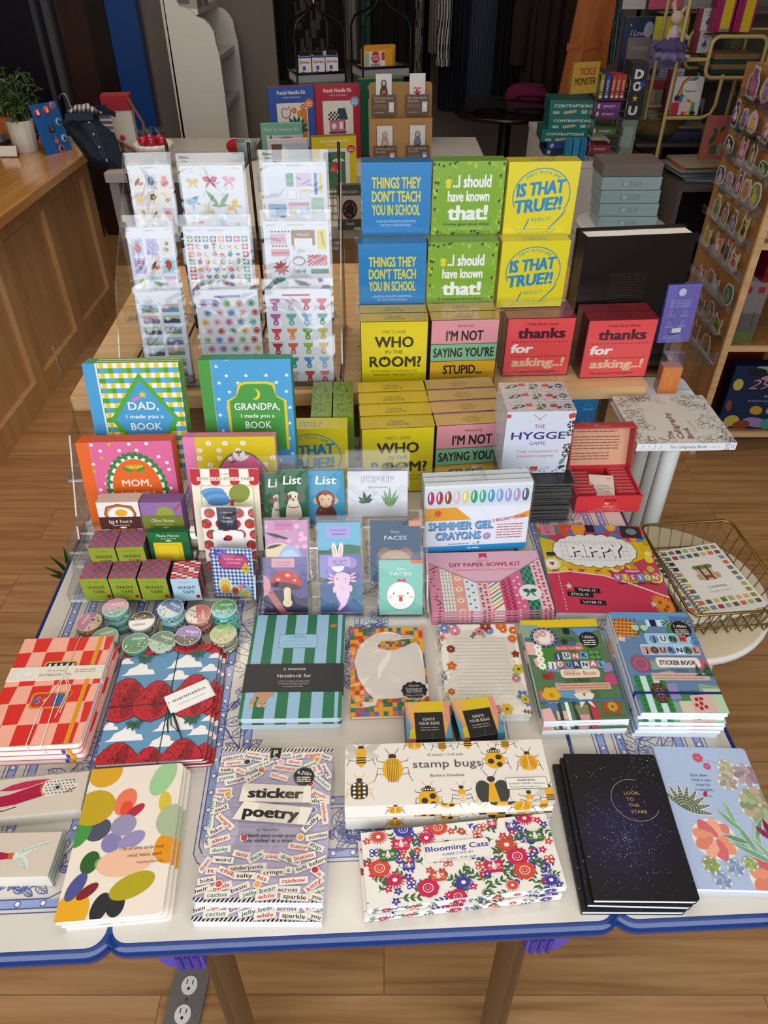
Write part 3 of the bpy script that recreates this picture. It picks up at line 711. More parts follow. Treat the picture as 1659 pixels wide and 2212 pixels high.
# ---- bug stamp boxes
def bug(A,x,y,s,kind,L=2):
    K = '#2d2b2a'; Y = '#dba11c'
    for sg in (-1,1):
        for j in (-.35,0,.4):
            col = Y if kind in (1,4) else K
            A.line([(x + sg * s * .25,y + j * s),(x + sg * s * .75,y + j * s + s * .12),(x + sg * s * (.95 if j < 0 else .8),y + j * s - s * (.3 if j > 0 else .35) * (1 if j <= 0 else -1))],.55,col,L)
        A.line([(x + sg * s * .1,y + s * .85),(x + sg * s * .35,y + s * 1.3)],.5,Y if kind in (1,2,3) else K,L)
    A.ell(x,y + s * .78,s * .2,s * .17,K,L + .5,12)
    if kind == 0: A.ell(x,y,s * .5,s * .7,Y,L + 1,18); [A.line([(x + k * s * .09,y + s * .62),(x + k * s * .08,y - s * .75)],.45,K,L + 1.5) for k in range(-3,4)]
    if kind == 1:
        A.rect(x - s * .55,y - s * .65,x + s * .55,y + s * .62,K,L + 1,s * .4)
        for j in range(4):
            for k in (-1,1): A.ell(x + k * s * .32,y - s * .45 + j * s * .3,s * .1,None,'#e5dccb',L + 1.5,10)
            A.ell(x,y - s * .5 + j * s * .32,s * .1,None,Y,L + 1.5,10)
    if kind == 2:
        A.ell(x,y,s * .62,s * .66,Y,L + 1,20); A.rect(x - s * .42,y + s * .55,x + s * .42,y + s * .78,K,L + 1.5,s * .1)
        for k in range(5): A.ell(x + (k - 2) * s * .16,y + s * .67,s * .05,s * .07,'#e5dccb',L + 2,8)
        for u,v,r in ((.25,.2,.2),(-.25,-.1,.2),(.25,-.35,.18)): A.ell(x + u * s,y + v * s,r * s,None,K,L + 2,12)
    if kind == 3: A.ell(x,y + s * .3,s * .3,s * .3,Y,L + 1,14); A.rect(x - s * .22,y - s * .8,x + s * .22,y + s * .1,'#e5dccb',L + 1,s * .2); [A.rect(x - s * .18,y - s * .7 + j * s * .2,x + s * .18,y - s * .62 + j * s * .2,Y,L + 1.5) for j in range(4)]
    if kind == 4: A.ell(x - s * .38,y,s * .42,s * .72,'#3a3936',L + 1,18,12); A.ell(x + s * .38,y,s * .42,s * .72,'#3a3936',L + 1,18,-12); A.poly([(x - s * .1,y + s * .6),(x + s * .1,y + s * .6),(x + s * .32,y - s * .7),(x - s * .32,y - s * .7)],Y,L + 2)
    if kind == 5:
        for sg in (-1,1): A.leaf(x,y + s * .35,s * 1.5,s * .6,90 - sg * 62,'#b9b3a6',L + .5); A.leaf(x,y + s * .3,s * 1.3,s * .5,90 - sg * 105,'#c5bfb2',L + .5)
        A.ell(x,y + s * .35,s * .38,s * .36,Y,L + 1,14); A.poly([(x - s * .32,y),(x + s * .32,y),(x + s * .32,y - s * .5),(x,y - s * .85),(x - s * .32,y - s * .5)],Y,L + 1)
        for j in range(3): A.rect(x - s * .32,y - s * .1 - j * s * .2,x + s * .32,y - j * s * .2,K,L + 1.5)
    if kind == 6: A.ell(x,y,s * .66,s * .7,Y,L + 1,20); A.line([(x,y + s * .6),(x,y - s * .7)],.7,'#e5dccb',L + 2); A.leaf(x,y + s * .6,s * 1.3,s * .55,-70,'#c58c14',L + 1.5); A.leaf(x,y + s * .6,s * 1.3,s * .55,-110,'#c58c14',L + 1.5)
A = Art(200,72,'#ded5c8')
for x,y,s_,k in ((16,56,15,5),(14,17,15,1),(47,40,20,0),(70,72,12,6),(98,70,12,5),(124,72,12,5),(162,70,12,5),(149,48,16,2),(182,44,14,6),(80,5,16,2),(112,8,12,3),(142,10,20,4),(176,0,12,3),(196,6,12,5)): bug(A,x,y,s_,k)
A.text('25 stamps + 2 ink pads',100,55,2.6,'#4a4542',6,w=36); A.text('stamp bugs',101,41,9,'#4a4542',6,w=68); A.text('Barbara Dziadosz',100,30,3,'#4a4542',6,w=33)
A.rect(156,13,196,26,'#55504a',7); A.rect(156.4,13.4,195.6,25.6,'#e5ded2',8); A.text('WARNING:',176,21.5,2.5,'#333',9,bold=.02); A.text('CHOKING HAZARD—Small parts.',176,18,2,'#333',9,w=36); A.text('Not for children under 3 yrs.',174,14.6,1.8,'#333',9,w=30)
F_ = Art(200,20,'#e2dcd2')
for x,y,s_,k in ((48,11,10,6),(98,22,14,2),(128,24,12,3),(150,26,18,4),(170,12,14,6),(190,14,12,5)): bug(F_,x,y,s_,k)
def lidbox(name,label,cat,q,th,A,F_,n,what,group,bcol,z0=TB,shift=(0,0),mt='print',size=None,seed=1,turn=0):
    c,ang,w,h = flat(q,z0 + th * n)
    if size: w,h = size
    t = thing(name,label,cat,(c.x,c.y,z0 + th * (n - 1)),(0,0,ang),group)
    b = MB(); b.box(-w / 2 + .001,-h / 2 + .001,0,w / 2 - .001,h / 2 - .001,th * .9,bcol); b.build('tray',mt,t)
    b = MB(); b.box(-w / 2,-h / 2,th * .08,w / 2,h / 2,th,bcol); b.art(A,(-w / 2,-h / 2,th),(w / A.W,0,0),(0,h / A.H,0))
    if F_: b.art(F_,(-w / 2,-h / 2,th * .08),(w / F_.W,0,0),(0,0,th * .92 / F_.H))
    b.build('lid_print',mt,t)
    if n > 1: below(t,n,th,what,what,.0005,shift,seed,turn)
    return t,w,h
lidbox('stamp_box','long cream stamp box printed with yellow and black bugs, upper of two','stamp box',[(746,1608),(1169,1598),(1200,1727),(744,1743)],.030,A,F_,2,'cream bug stamp box','bug stamp boxes','#e2dcd2',shift=(.0,-.002))

# ---- flower and cat stamp boxes
A = Art(200,94,'#ded8cc')
rd = random.Random(4); RD,PK,BL,GR = '#c8402c','#bb1546','#38368c','#33602c'
for i in range(85):
    x,y = rd.uniform(2,198),rd.uniform(2,92)
    if 62 < x < 135 and 42 < y < 72: continue
    A.sprig(x,y,rd.uniform(13,20),rd.uniform(0,360),rd.choice([GR,GR,BL]),1 + (i % 5) * .4,3,.42)
for x,y,r,c,k in ((18,86,11,RD,1),(45,92,10,BL,2),(82,90,10,RD,2),(68,78,11,PK,1),(16,46,11,RD,2),(30,30,12,PK,1),(62,16,11,PK,2),(98,18,11,BL,1),(158,42,11,PK,2),(150,58,13,RD,1),(162,24,11,RD,2),(176,90,11,PK,1),(90,2,9,PK,2),(186,9,10,BL,1),(146,8,8,RD,1),(120,2,7,GR,1)):
    if k == 1: A.sunny(x,y,r,c,'#ded8cc',5,18,.08)
    else: A.flower(x,y,r,c,'#ded8cc',5,8,0,.46); A.ring(x,y,r * .5,r * .08,'#ded8cc',7); A.ell(x,y,r * .2,None,c,8,10)
for i in range(62):
    x,y = rd.uniform(2,198),rd.uniform(2,92)
    if 60 < x < 137 and 40 < y < 74: continue
    A.flower(x,y,4.5,rd.choice([PK,RD,BL]),'#ded8cc',3.5,5,rd.uniform(0,70),.3)
for x,y,c in ((12,66,BL),(76,50,RD),(86,44,RD),(122,76,RD),(128,84,RD),(118,36,RD),(190,34,RD),(46,22,BL),(172,40,BL)):
    A.flower(x,y,6,c,c,4,4,45,.4); [A.ell(x + 3.4 * math.cos(R(45 + 90 * i)),y + 3.4 * math.sin(R(45 + 90 * i)),1.7,1.2,'#ded8cc',5.5,8,45 + 90 * i) for i in range(4)]
def catface(A,x,y,s,c):
    A.poly([(x - s,y - s * .6),(x - s * .75,y - s * .95),(x + s * .75,y - s * .95),(x + s,y - s * .6),(x + s,y + s * .4),(x + s * .9,y + s),(x + s * .45,y + s * .55),(x - s * .45,y + s * .55),(x - s * .9,y + s),(x - s,y + s * .4)],c,9)
    for sg in (-1,1): A.ring(x + sg * s * .5,y,s * .22,s * .07,'#ded8cc',10,None,12); A.ell(x + sg * s * .5,y,s * .08,None,'#ded8cc',10,8); A.line([(x + sg * s * .35,y - s * .5),(x + sg * s * .9,y - s * .42)],s * .05,'#ded8cc',10)
    A.poly([(x - s * .1,y + s * .5),(x + s * .1,y + s * .5),(x + s * .3,y - s * .4),(x,y - s * .6),(x - s * .3,y - s * .4)],'#ded8cc',10); A.line([(x - s * .1,y - s * .3),(x,y - s * .4),(x + s * .1,y - s * .3)],s * .06,c,11)
for x,y,s_,c in ((41,74,9,PK),(26,62,9,GR),(46,46,6,BL),(74,30,8,RD),(132,34,9,PK),(182,66,9,GR),(160,82,6,BL),(140,88,5,PK)): catface(A,x,y,s_,c)
A.rect(64,46,132,70,'#ded8cc',11,6)
A.text('Blooming Cats',98,59,6.5,'#3a3a94',12,w=66,bold=.03); A.text('RUBBER STAMP SET',98,52.5,2.8,'#3a3a8a',12,w=32); A.text('11 Stamps · 4 ink pads',98,47,2.8,'#3a3a8a',12,w=36)
F_ = Art(200,16,'#e6e4e0'); F_.rect(0,0,200,.8,'#c25a68',1)
for i in range(26): F_.sprig(rd.uniform(2,195),rd.uniform(0,10),11,rd.uniform(0,180),rd.choice([GR,BL,GR]),1 + i % 3 * .3,3,.4)
for x,r,c in ((18,6,PK),(45,6,RD),(92,8,PK),(130,6,RD),(150,5,RD),(184,8,BL)): F_.sunny(x,8,r,c,'#e6e4e0',4,14,.1)
lidbox('stamp_box','stamp set box with colourful flowers and cat faces, upper of two','stamp box',[(780,1799),(1178,1757),(1224,1911),(793,1967)],.0165,A,F_,2,'flower and cat stamp box','flower and cat stamp boxes','#e6e4e0',shift=(-.004,-.003))

# ---- night sky notebooks
A = Art(100,158,'#131015',corner=4,corners='23')
for cx,cy,r,c,L in ((45,70,62,'#141118',.3),(45,66,52,'#15121d',.5),(44,64,44,'#171424',.7),(42,66,36,'#1a162b',.9),(40,68,28,'#1c1831',1.1),(38,70,20,'#1e1a36',1.3)): A.ell(cx,cy,r,r * 1.15,c,L,28,-30)
rd = random.Random(8)
for i in range(620):
    if i < 380:
        a,q = rd.uniform(0,6.28),rd.gauss(0,24); x,y = 45 + q * math.cos(a) * 1.2,62 + q * math.sin(a) * 1.5
    elif i < 470: x,y = rd.gauss(84,11),rd.gauss(142,13)
    else: x,y = rd.uniform(1,99),rd.uniform(1,157)
    A.ell(x,y,rd.uniform(.12,.42),None,rd.choice(['#8d93b5','#c9cbd6','#6d73a0','#b7b2a8']),2,5)
A.ring(65,103,25,.5,'#a08d78',3,24,44,0,75,330)
for i,s_ in enumerate(('LOOK','TO','THE','STARS')): A.text(s_,55 + i * .9,109 - i * 7,3.6,'#b08d55',3,al='L',sx=1.15)
A.line([(22,128),(30,136)],.25,'#777',2); A.line([(76,62),(82,66)],.25,'#777',2)
book('softcover_notebook','black starry notebook with gold lettering in a circle, topmost of its stack','notebook',[(1220,1630),(1418,1628),(1506,1944),(1281,1948)],.0085,A,3,'black starry notebook','black starry notebooks',.007,'23','#0d0b10',pages='#dfe6f0',seed=2,jit=.001,shift=(-.0065,-.0035),turn=.8)

# ---- succulent notebook
A = Art(100,150,'#a3b3cc',corner=4,corners='3')
def rosette(x,y,r,cols,n=9,L=3):
    A.ell(x,y,r * 1.06,r * 1.0,'#d9d6cc',L - .5)
    for k,f in enumerate((1,.78,.56,.36)):
        for i in range(max(5,n - k)): A.ell(x + r * f * .62 * math.cos(R(360 * i / (n - k) + k * 22)),y + r * f * .62 * math.sin(R(360 * i / (n - k) + k * 22)),r * f * .42,r * f * .3,cols[(i + k) % len(cols)],L + k * .9 + (i % 2) * .4,12,360 * i / (n - k) + k * 22)
rosette(34,48,21,['#d88d6c','#cf7a66','#dfa083','#c7656b']); rosette(80,10,24,['#d88d6c','#cf7a66','#dfa083','#c05e6a']); rosette(92,84,20,['#8f9a72','#a0aa82','#7f8c66','#b59a84'],12); rosette(90,118,13,['#a08a94','#8f7a86','#b09a9e'],8); rosette(72,126,9,['#a79c7e','#b8ae92'],7); rosette(68,110,10,['#9a8f7e','#b0a392'],7)
rosette(44,20,8,['#7a8ba8','#93a3bd'],7,9); rosette(28,8,8,['#7a8ba8','#93a3bd'],7,9); rosette(60,24,7,['#8b9a5c','#a0ad70'],7,9); rosette(22,22,8,['#8b9a5c','#7f8d55'],7,8)
for a in range(-10,150,20): A.leaf(14,78,30,6.5,a,'#d9d6cc',2); A.leaf(14,78,28,5,a,'#5c6650',2.5); [A.line([(14 + k * math.cos(R(a)) - 1.4 * math.sin(R(a)),78 + k * math.sin(R(a)) + 1.4 * math.cos(R(a))),(14 + k * math.cos(R(a)) + 1.4 * math.sin(R(a)),78 + k * math.sin(R(a)) - 1.4 * math.cos(R(a)))],.6,'#c5c6b4',3) for k in range(6,24,3)]
for i,(x,y,a,l) in enumerate(((72,30,140,40),(72,32,110,42),(74,34,80,34),(66,44,160,26),(64,56,130,30),(60,62,100,28),(76,50,60,24),(84,24,150,44),(88,20,120,36))): A.leaf(x,y,l,7,a,'#d0d4c8',5 + i * .3); A.leaf(x,y,l * .96,5.4,a,['#5f8a6c','#6f9a7a','#7fa886'][i % 3],5.2 + i * .3)
A.leaf(92,50,20,6,100,'#7a1f3a',9); A.leaf(94,50,18,6,70,'#8c2746',9.2); A.leaf(90,48,18,6,130,'#8c2746',9.4)
A.line([(70,128),(56,134),(46,136)],.7,'#c0a58f',2); A.flower(45,137,5.5,'#c04a62','#d8808a',3,7); A.flower(52,127,4,'#c04a62','#d8808a',3,6); A.leaf(38,92,8,4,60,'#a81f3d',4)
for i,s_ in enumerate(('Each dawn','holds a new','hope for','a new plan...')): A.text(s_,40 + i * .6,115 - i * 5.4,3,'#3f4a5e',3,sx=1.0)
A.text('Gina Blair',42,92,1.8,'#66708a',3)
book('softcover_notebook','pale blue notebook printed with succulents and coral rosettes, partly under starry notebook','notebook',[(1412,1611),(1603,1618),(1740,1926),(1500,1920)],.009,A,2,'pale blue succulent notebook','pale blue succulent notebooks',.007,'3','#b5c1d4',pages='#e9edf5',jit=.001,shift=(-.002,.002))

# ---- green striped notebooks with belly band
A = Art(100,128,'#8fb3c8',corner=6,corners='1234')
for i,x in enumerate((-8,13,35,58,81)): A.poly([(x,0),(x + 11.5,0),(x + 11,128),(x + 1.2,128)],'#1e6b47',1)
A.poly([(96,0),(100,0),(100,128),(97,128)],'#1e6b47',1)
A.rect(30,83,71,101,'#5f86a0',2,2); A.rect(30.5,83.5,70.5,100.5,'#93b9cf',3,2); A.text('E. FRANCES',50,96.5,1.9,'#4a6a80',4,w=16); A.line([(36,92),(66,92)],.3,'#5f86a0',4); A.line([(36,87),(66,87)],.3,'#5f86a0',4)
A.ell(87,112,3.2,2.4,'#c06a22',3); A.ell(89.5,113,1.4,None,'#c06a22',3)
for x in (14,22,27): A.leaf(x,26,14,5,-95 - x,'#b58a68',4); A.ell(x - 3,14,2.4,2,'#c79f80',5)
A.ell(22,27,10,4,'#b58a68',4)
t,w,h,th = book('notebook_set','green and blue striped notebook set with dark belly band, upper of two','notebook set',[(550,1328),(745,1329),(739,1551),(516,1553)],.011,A,2,'green striped notebook set','green striped notebook sets',.008,'1234','#cfd8dc',pages='#cfdce6',jit=.001,shift=(.0,-.004))
A = Art(100,34,'#26272c'); A.text('E. FRANCES',50,26,2.4,'#cfcac0',1,w=22,bold=.02); A.text('Notebook Set',50,17,4.2,'#d8d4ca',1,w=34); A.text('3 SOFT COVER NOTEBOOKS',50,11.5,1.7,'#aaa69e',1,w=32); A.text('WITH STITCHED BINDING',50,8.4,1.7,'#aaa69e',1,w=30); A.text('26 RULED PAGES',50,5.3,1.7,'#aaa69e',1,w=20)
b = MB(); b.box(-w / 2 - .001,-h * .27,-.0002,w / 2 + .001,-h * .01,th + .001,'#26272c'); b.art(A,(-w / 2 - .001,-h * .27,th + .001),((w + .002) / 100,0,0),(0,h * .26 / 34,0)); b.build('belly_band','print',t)

# ---- goose notepad
A = Art(100,126,'#c98a26')
A.checks(0,0,100,126,17,22,['#d8951f','#c23b1d','#2d6b3c','#56679c','#d8951f','#d8951f','#cf6420'],1,1,5)
A.poly([(30,22),(20,34),(10,52),(6,74),(10,94),(20,108),(34,117),(50,120),(62,118),(72,113),(88,112.5),(88,108),(72,107),(60,105),(48,104),(40,102),(37,97),(44,92),(60,91),(74,96),(86,102),(91,104),(97,86),(98,60),(97,28),(88,26),(60,22)],'#d9d2c8',3)
A.poly([(42,105),(52,106),(64,105),(76,104),(72,99),(60,94),(46,95),(40,99)],'#d8951f',4); A.checks(44,96,70,104,6,2,['#c23b1d','#2d6b3c','#d8951f','#56679c'],4.5,1,9)
A.ell(63,113,.8,None,'#222',5,8); A.ell(56,108,.6,None,'#222',5,8); A.line([(70,110),(88,110.5)],.6,'#444',5); A.line([(82,103),(86,101.5),(88,103),(92,101.5)],.5,'#444',5)
A.poly([(30,24),(28,18),(14,19),(16,14),(12,11),(20,12),(32,14),(34,22)],'#d9d2c8',4)
for i in range(12): A.ell(83 + 15.5 * math.cos(R(i * 30)),32 + 10 * math.sin(R(i * 30)),4.6,4,'#d9d2c8',6,12)
for i in range(12): A.ell(82 + 13 * math.cos(R(i * 30)),32 + 9 * math.sin(R(i * 30)),4,3.6,'#17161a',7,12)
A.ell(82,32,14,10,'#17161a',7.3)
for i,(s_,h_) in enumerate((('Karen',3),('Schipper',3),('NOTEPAD',3.8),('made in the USA',2.2),('50 sheets',2))): A.text(s_,82,37 - i * 4.2,h_,'#d9d2c8',8,w=min(24,len(s_) * 2.8),ital=0 if i == 2 else .2)
t,w,h,th = book('notepad','notepad with white goose on orange and green checks, in clear bag','notepad',[(755,1358),(910,1356),(932,1543),(759,1549)],.008,A,1,'',None,.0006,'','#c98a26')
bag(t,w + .02,h + .016,th + .004,y=-h / 2 - .008,z=-.001,seed=2)

# ---- floral notepad
A = Art(100,128,'#ddd5c6')
for i in range(17): A.line([(16,26 + i * 5),(84,26 + i * 5)],.3,'#8c8791' if i % 2 else '#8f9fc0',1)
A.text('Notes',50,112,4.4,'#4a4542',2,ital=.3)
cs = ['#c95a1f','#557fae','#c7788a','#c9a62a','#e3ddd0','#b5ab2e','#7a2c2a']; rd = random.Random(3)
for i in range(44):
    s_ = i % 4; u = rd.random()
    x,y = ((rd.uniform(2,13),u * 126),(rd.uniform(88,98),u * 126),(u * 100,rd.uniform(116,126)),(u * 100,rd.uniform(2,14)))[s_]
    if i % 5 == 4: A.sprig(x,y,11,rd.uniform(0,360),rd.choice(['#6a8f5a','#4f2a2a','#8a9a3a']),2 + i % 6 * .5,3,.45)
    else: A.flower(x,y,rd.uniform(4.5,8),rd.choice(cs),rd.choice(['#7a2c2a','#d8a72c','#f0e6d0']),2 + i % 6 * 1.1,rd.choice([5,6,8]),rd.uniform(0,60),.36)
t,w,h,th = book('notepad','cream lined notepad with bright floral border, in clear bag','notepad',[(946,1350),(1109,1348),(1152,1547),(968,1541)],.008,A,2,'cream floral notepad','cream floral notepads',.0006,'','#ddd5c6',shift=(.001,-.004))
bag(t,w + .02,h + .014,th + .004,y=-h / 2 - .008,z=-.001,seed=3)

# ---- two card boxes "ignite your ideas"
A = Art(100,80,'#4a93ad')
A.poly([(0,80),(100,80),(100,40),(92,20),(84,0),(4,0),(12,20),(4,50)],'#cf8878',1); A.poly([(6,80),(88,80),(84,50),(92,30),(84,0),(6,0),(16,26),(10,50)],'#d6a24c',2); A.rect(30,50,88,80,'#cdb019',3); A.rect(8,0,24,22,'#d3bb2a',3,6)
A.rect(20,0,84,56,'#191817',4); A.text('IGNITE',52,38,6,'#d9d4ca',5,w=26); A.text('YOUR IDEAS',52,29,6,'#d9d4ca',5,w=46); A.lines(32,72,22,5,2,2,'#8a8780',5); A.line([(56,0),(56,12)],.5,'#888',5)
for k,(q,lab) in enumerate((([(874,1517),(967,1515),(979,1594),(878,1598)],'small card box with black label and rainbow edges, beside goose notepad'),([(973,1514),(1063,1505),(1093,1582),(997,1596)],'small card box with black label, turned beside its twin below floral notepad'))):
    c,ang,w,h = flat(q,TB + .036)
    t = thing('card_box',lab,'card box',(c.x,c.y,TB),(0,0,ang),'small card boxes')
    b = MB(); b.box(-w / 2,-h / 2,0,w / 2,h / 2,.036,'#4a93ad'); b.art(A,(-w / 2,-h / 2,.036),(w / 100,0,0),(0,h / 80,0))
    S_ = Art(100,40,'#4a93ad'); S_.poly([(0,40),(60,40),(50,20),(62,0),(0,0)],'#cf8878',1); S_.rect(20,0,84,40,'#191817',2)
    b.art(S_,(-w / 2,-h / 2,0),(w / 100,0,0),(0,0,.0009)); b.art(S_,(-w / 2,h / 2,0),(0,-h / 100,0),(0,0,.0009)); b.build('box_print','print',t)

# ---- sticker collage books
def collage(seed,head,base,words_):
    A = Art(100,138,base); rd = random.Random(seed)
    A.rect(0,126,100,138,head,1)
    pal = ['#7f9a8a','#4f6a9a','#d9a9a0','#8a7fae','#3f7a4a','#c9b8a0','#5f8fb0','#b85a6a']
    for i in range(20):
        x,y = rd.uniform(0,100),rd.uniform(0,124); c = rd.choice(pal); s_ = rd.uniform(14,30)
        A.rect(x - s_ / 2,y - s_ / 3,x + s_ / 2,y + s_ / 3,c,1 + i * .12,0,rd.uniform(-12,12))
    return A,rd
A,rd = collage(5,'#d0b31c','#4f6f4a','')
A.rect(14,96,78,66,'#3f7a2c',4,6); A.ell(25,111,17,15,'#2a3a78',5); A.ell(25,111,13.5,12,'#cdb9a2',6); A.checks(14,103,36,121,5,5,['#b98a86',None],6.2); A.ell(25,107,8,5,'#ded6ca',7); A.ell(31,113,2.5,5,'#ded6ca',7); A.ell(32,117,2.6,None,'#ded6ca',7.2); A.leaf(33,117,5,2,-10,'#b5643a',7.4)
for i in range(16): A.ell(25 + 15.3 * math.cos(R(i * 22.5)),111 + 13.6 * math.sin(R(i * 22.5)),.9,None,'#aeb8d8',7,6)
A.seal(82,106,12.5,'#1d1b1c',6,30,.9); A.text('1,650+',82,108,4,'#e6e0d4',7,w=15,rot=-6); A.lines(74,90,104,3,3,1.4,'#cfc9bd',7)
A.rect(52,115,60,124,'#1b1c2e',6); A.seal(50,104,5,'#1f3d2a',6,5,.7); A.poly([(62,124),(70,112),(98,120),(96,124)],'#5a86b8',5)
A.rect(36,91,72,98,'#c9606f',6,3); A.text('In the Garden',54,93,3.4,'#eee6da',7,w=30)
for j,(s_,x0,y) in enumerate((('JUNK',32,79),('JOURNAL',22,67))):
    for i,ch in enumerate(s_):
        x = x0 + i * (11 if j == 0 else 10.2); A.rect(x - .5,y - 1.5 + (i % 2),x + 9.4,y + 8.5 + (i % 2),['#39466f','#c9d3dc','#b56f78','#6f94b8'][(i + j) % 4],7,1,(i % 3 - 1) * 5); A.text(ch,x + 4.5,y + 1 + (i % 2),6,['#eee8dc','#26283a'][(i + j) % 2],8,bold=.05)
A.rect(34,53,82,65,'#dcc6ae',8,4); A.text('Sticker Book',58,56.5,5,'#a03a46',9,w=40); A.text('by Pipsticks',58,48.5,2.8,'#333',8,w=20)
A.rect(24,37,90,46,'#c99a84',8); A.text('Frames, borders, patterns, and alphabets',58,42.4,1.9,'#4a3a34',9,w=62); A.text('to document every moment of your life!',58,39,1.9,'#4a3a34',9,w=58)
for y in (96,88,79,70): A.flower(14,y,5.5,'#e6e2d8','#b8862a',6,9,y,.24)
A.leaf(18,52,11,9,60,'#a02a30',7); A.leaf(18,52,10,7,130,'#8c2228',7); A.flower(16,31,11,'#cfa21c','#b5761a',8,6); A.ell(94,50,9,8,'#b0456f',7)
for i,a in enumerate((45,135,225,315)): A.ell(83 + 5 * math.cos(R(a)),84 + 5 * math.sin(R(a)),4.5,4,'#2f5c2f',8,12); A.ell(83 + 5 * math.cos(R(a)),84 + 5 * math.sin(R(a)),3.3,2.8,'#5a8a4a',8.5,12)
for i in range(5): A.rect(20 + i * 9,0,24 + i * 9,24,['#20402f','#dfe3da'][i % 2],6)
A.rect(58,0,66,24,'#b03540',6.5); A.poly([(40,18),(56,18),(54,0),(43,0)],'#7c7a52',8); A.rect(43,0,54,6,'#c98f8f',8.5); A.poly([(74,24),(96,22),(92,6),(70,8)],'#8a4f22',8); A.flower(84,15,6,'#b88a2a','#5a2f1a',9,8)
A.bow(55,27,13,'#d8cfbd',9); A.text('Grown with Flowers',82,3,2.4,'#5a5040',9,w=30,ital=.2); A.rect(0,22,100,24.6,'#3b6ba0',10)
t,w,h,th = book('sticker_book','green collage sticker book with goose portrait and yellow top, topmost of its stack','sticker book',[(1124,1340),(1285,1337),(1363,1553),(1174,1558)],.0085,A,4,'green collage sticker book','green collage sticker books',.0006,'','#d5d9d8',pages='#e4e8ee',jit=.0025,seed=6,shift=(.0,-.001))
bag(t,w + .016,h + .012,.036,y=-h / 2 - .006,z=-.027,seed=4)
A,rd = collage(9,'#5a8fb8','#5f7a9a','')
A.checks(4,0,40,46,5,1,['#2f7a3c','#b9d4d0','#2f7a3c','#b9d4d0','#2f7a3c'],4)
for i in range(8): A.heart(8,3 + i * 6,1.6,'#1d5a2c',5); A.heart(22,3 + i * 6,1.6,'#1d5a2c',5); A.heart(36,3 + i * 6,1.6,'#1d5a2c',5)
A.ell(12,114,16,14,'#b06c28',5); [A.line([(-4 + i * 5,100),(4 + i * 5,128)],1.6,'#7a3f14',5.5) for i in range(6)]; [A.line([(-4,103 + i * 5),(28,101 + i * 5)],1.6,'#cf8f44',5.7) for i in range(5)]
A.bow(32,112,12,'#a9c0a0',6,0,'#3d6a4a'); A.rect(42,116,66,126,'#b5cfe0',4); A.rect(47,116,55,126,'#1b1c2e',6); A.checks(62,117,98,124,12,3,['#2c4a38','#8aa08c'],5)
A.seal(84,112,13,'#1d1b1c',7,30,.9); A.text('1,450+',84,114,4.2,'#e6e0d4',8,w=16,rot=-4); A.lines(75,92,110,3,3,1.4,'#cfc9bd',8)
A.rect(34,90,92,106,'#8fb6cc',6,3); A.rect(24,74,96,90,'#9cc0d6',6,3)
for j,(s_,x0,y) in enumerate((('JUNK',40,93),('JOURNAL',26,77))):
    for i,ch in enumerate(s_):
        x = x0 + i * (12 if j == 0 else 10.2); (A.ell(x + 4.5,y + 4,5.6,5.6,['#6f7fae','#7a6a4f','#4f7a5a'][i % 3],7) if i % 2 == j else A.rect(x - .5,y - 1.5,x + 9.4,y + 9.5,['#c98a80','#c2cfdc','#b9969f'][i % 3],7,1)); A.text(ch,x + 4.5,y + 1,7,['#1f2233','#3b2a3a'][i % 2],8,bold=.05)
A.ell(96,92,6.5,None,'#3f6fa0',8); A.ring(96,92,5,.8,'#7fa6c8',9); A.seal(82,98,4.5,'#b02a35',8,5,.5)
A.rect(37,57,90,71,'#dcd4c6',8,4); A.text('STICKER BOOK',63,61,5.6,'#2b2440',9,w=44,bold=.05); A.text('by Pipsticks',62,52,2.8,'#333',8,w=20)
A.rect(26,40,94,50,'#c2a596',8); A.text('Frames, borders, patterns, and alphabets',58,46,1.9,'#4a3a34',9,w=62); A.text('to document every moment of your life!',58,42,1.9,'#4a3a34',9,w=58)
A.seal(18,62,12,'#8f4a63',8,14,.93); A.ring(18,62,8.5,1.2,'#b06a82',9)
for x,s_ in ((84,12),(96,14),(92,9)):
    for k in range(4): A.poly([(x - s_ * .5 * (1 - k * .2),46 + k * s_ * .3),(x + s_ * .5 * (1 - k * .2),46 + k * s_ * .3),(x,46 + (k + 1.3) * s_ * .3)],['#2a4a3a','#3a5f4a'][k % 2],9 + k * .2)
for k in range(7):
    for i in range(5): A.ell(29 + (i - 2) * 4.2 * math.sin(math.pi * (k + 1) / 8.2),13 + k * 3.6,2.4,1.8,['#4a2a1e','#6a4030'][(i + k) % 2],8 + k * .12,10)
A.rect(62,0,88,22,'#c9a99f',6,2,3); A.rect(80,0,100,30,'#a9c49a',5)
for x,y in ((68,16),(72,11),(66,9),(74,17),(70,5),(76,7)): A.ell(x,y,2.2,None,'#a31f2a',8,12)
A.line([(70,20),(72,12),(70,4)],.6,'#5a3a2a',7.5); A.rect(0,22.5,100,25.4,'#14206a',10)
t,w,h,th = book('sticker_book','blue collage sticker book with pine cone and elastic, topmost of tall stack','sticker book',[(1316,1322),(1481,1324),(1578,1541),(1386,1539)],.0092,A,6,'blue collage sticker book','blue collage sticker books',.0006,'','#d7dde2',pages='#e6edf4',jit=.002,seed=8,shift=(-.0005,-.0012))
b = MB(); b.box(-w / 2 - .001,-h * .335,.0,-w / 2 + .0,-h * .31,th + .001,'#14206a'); b.build('elastic_band','matte',t)

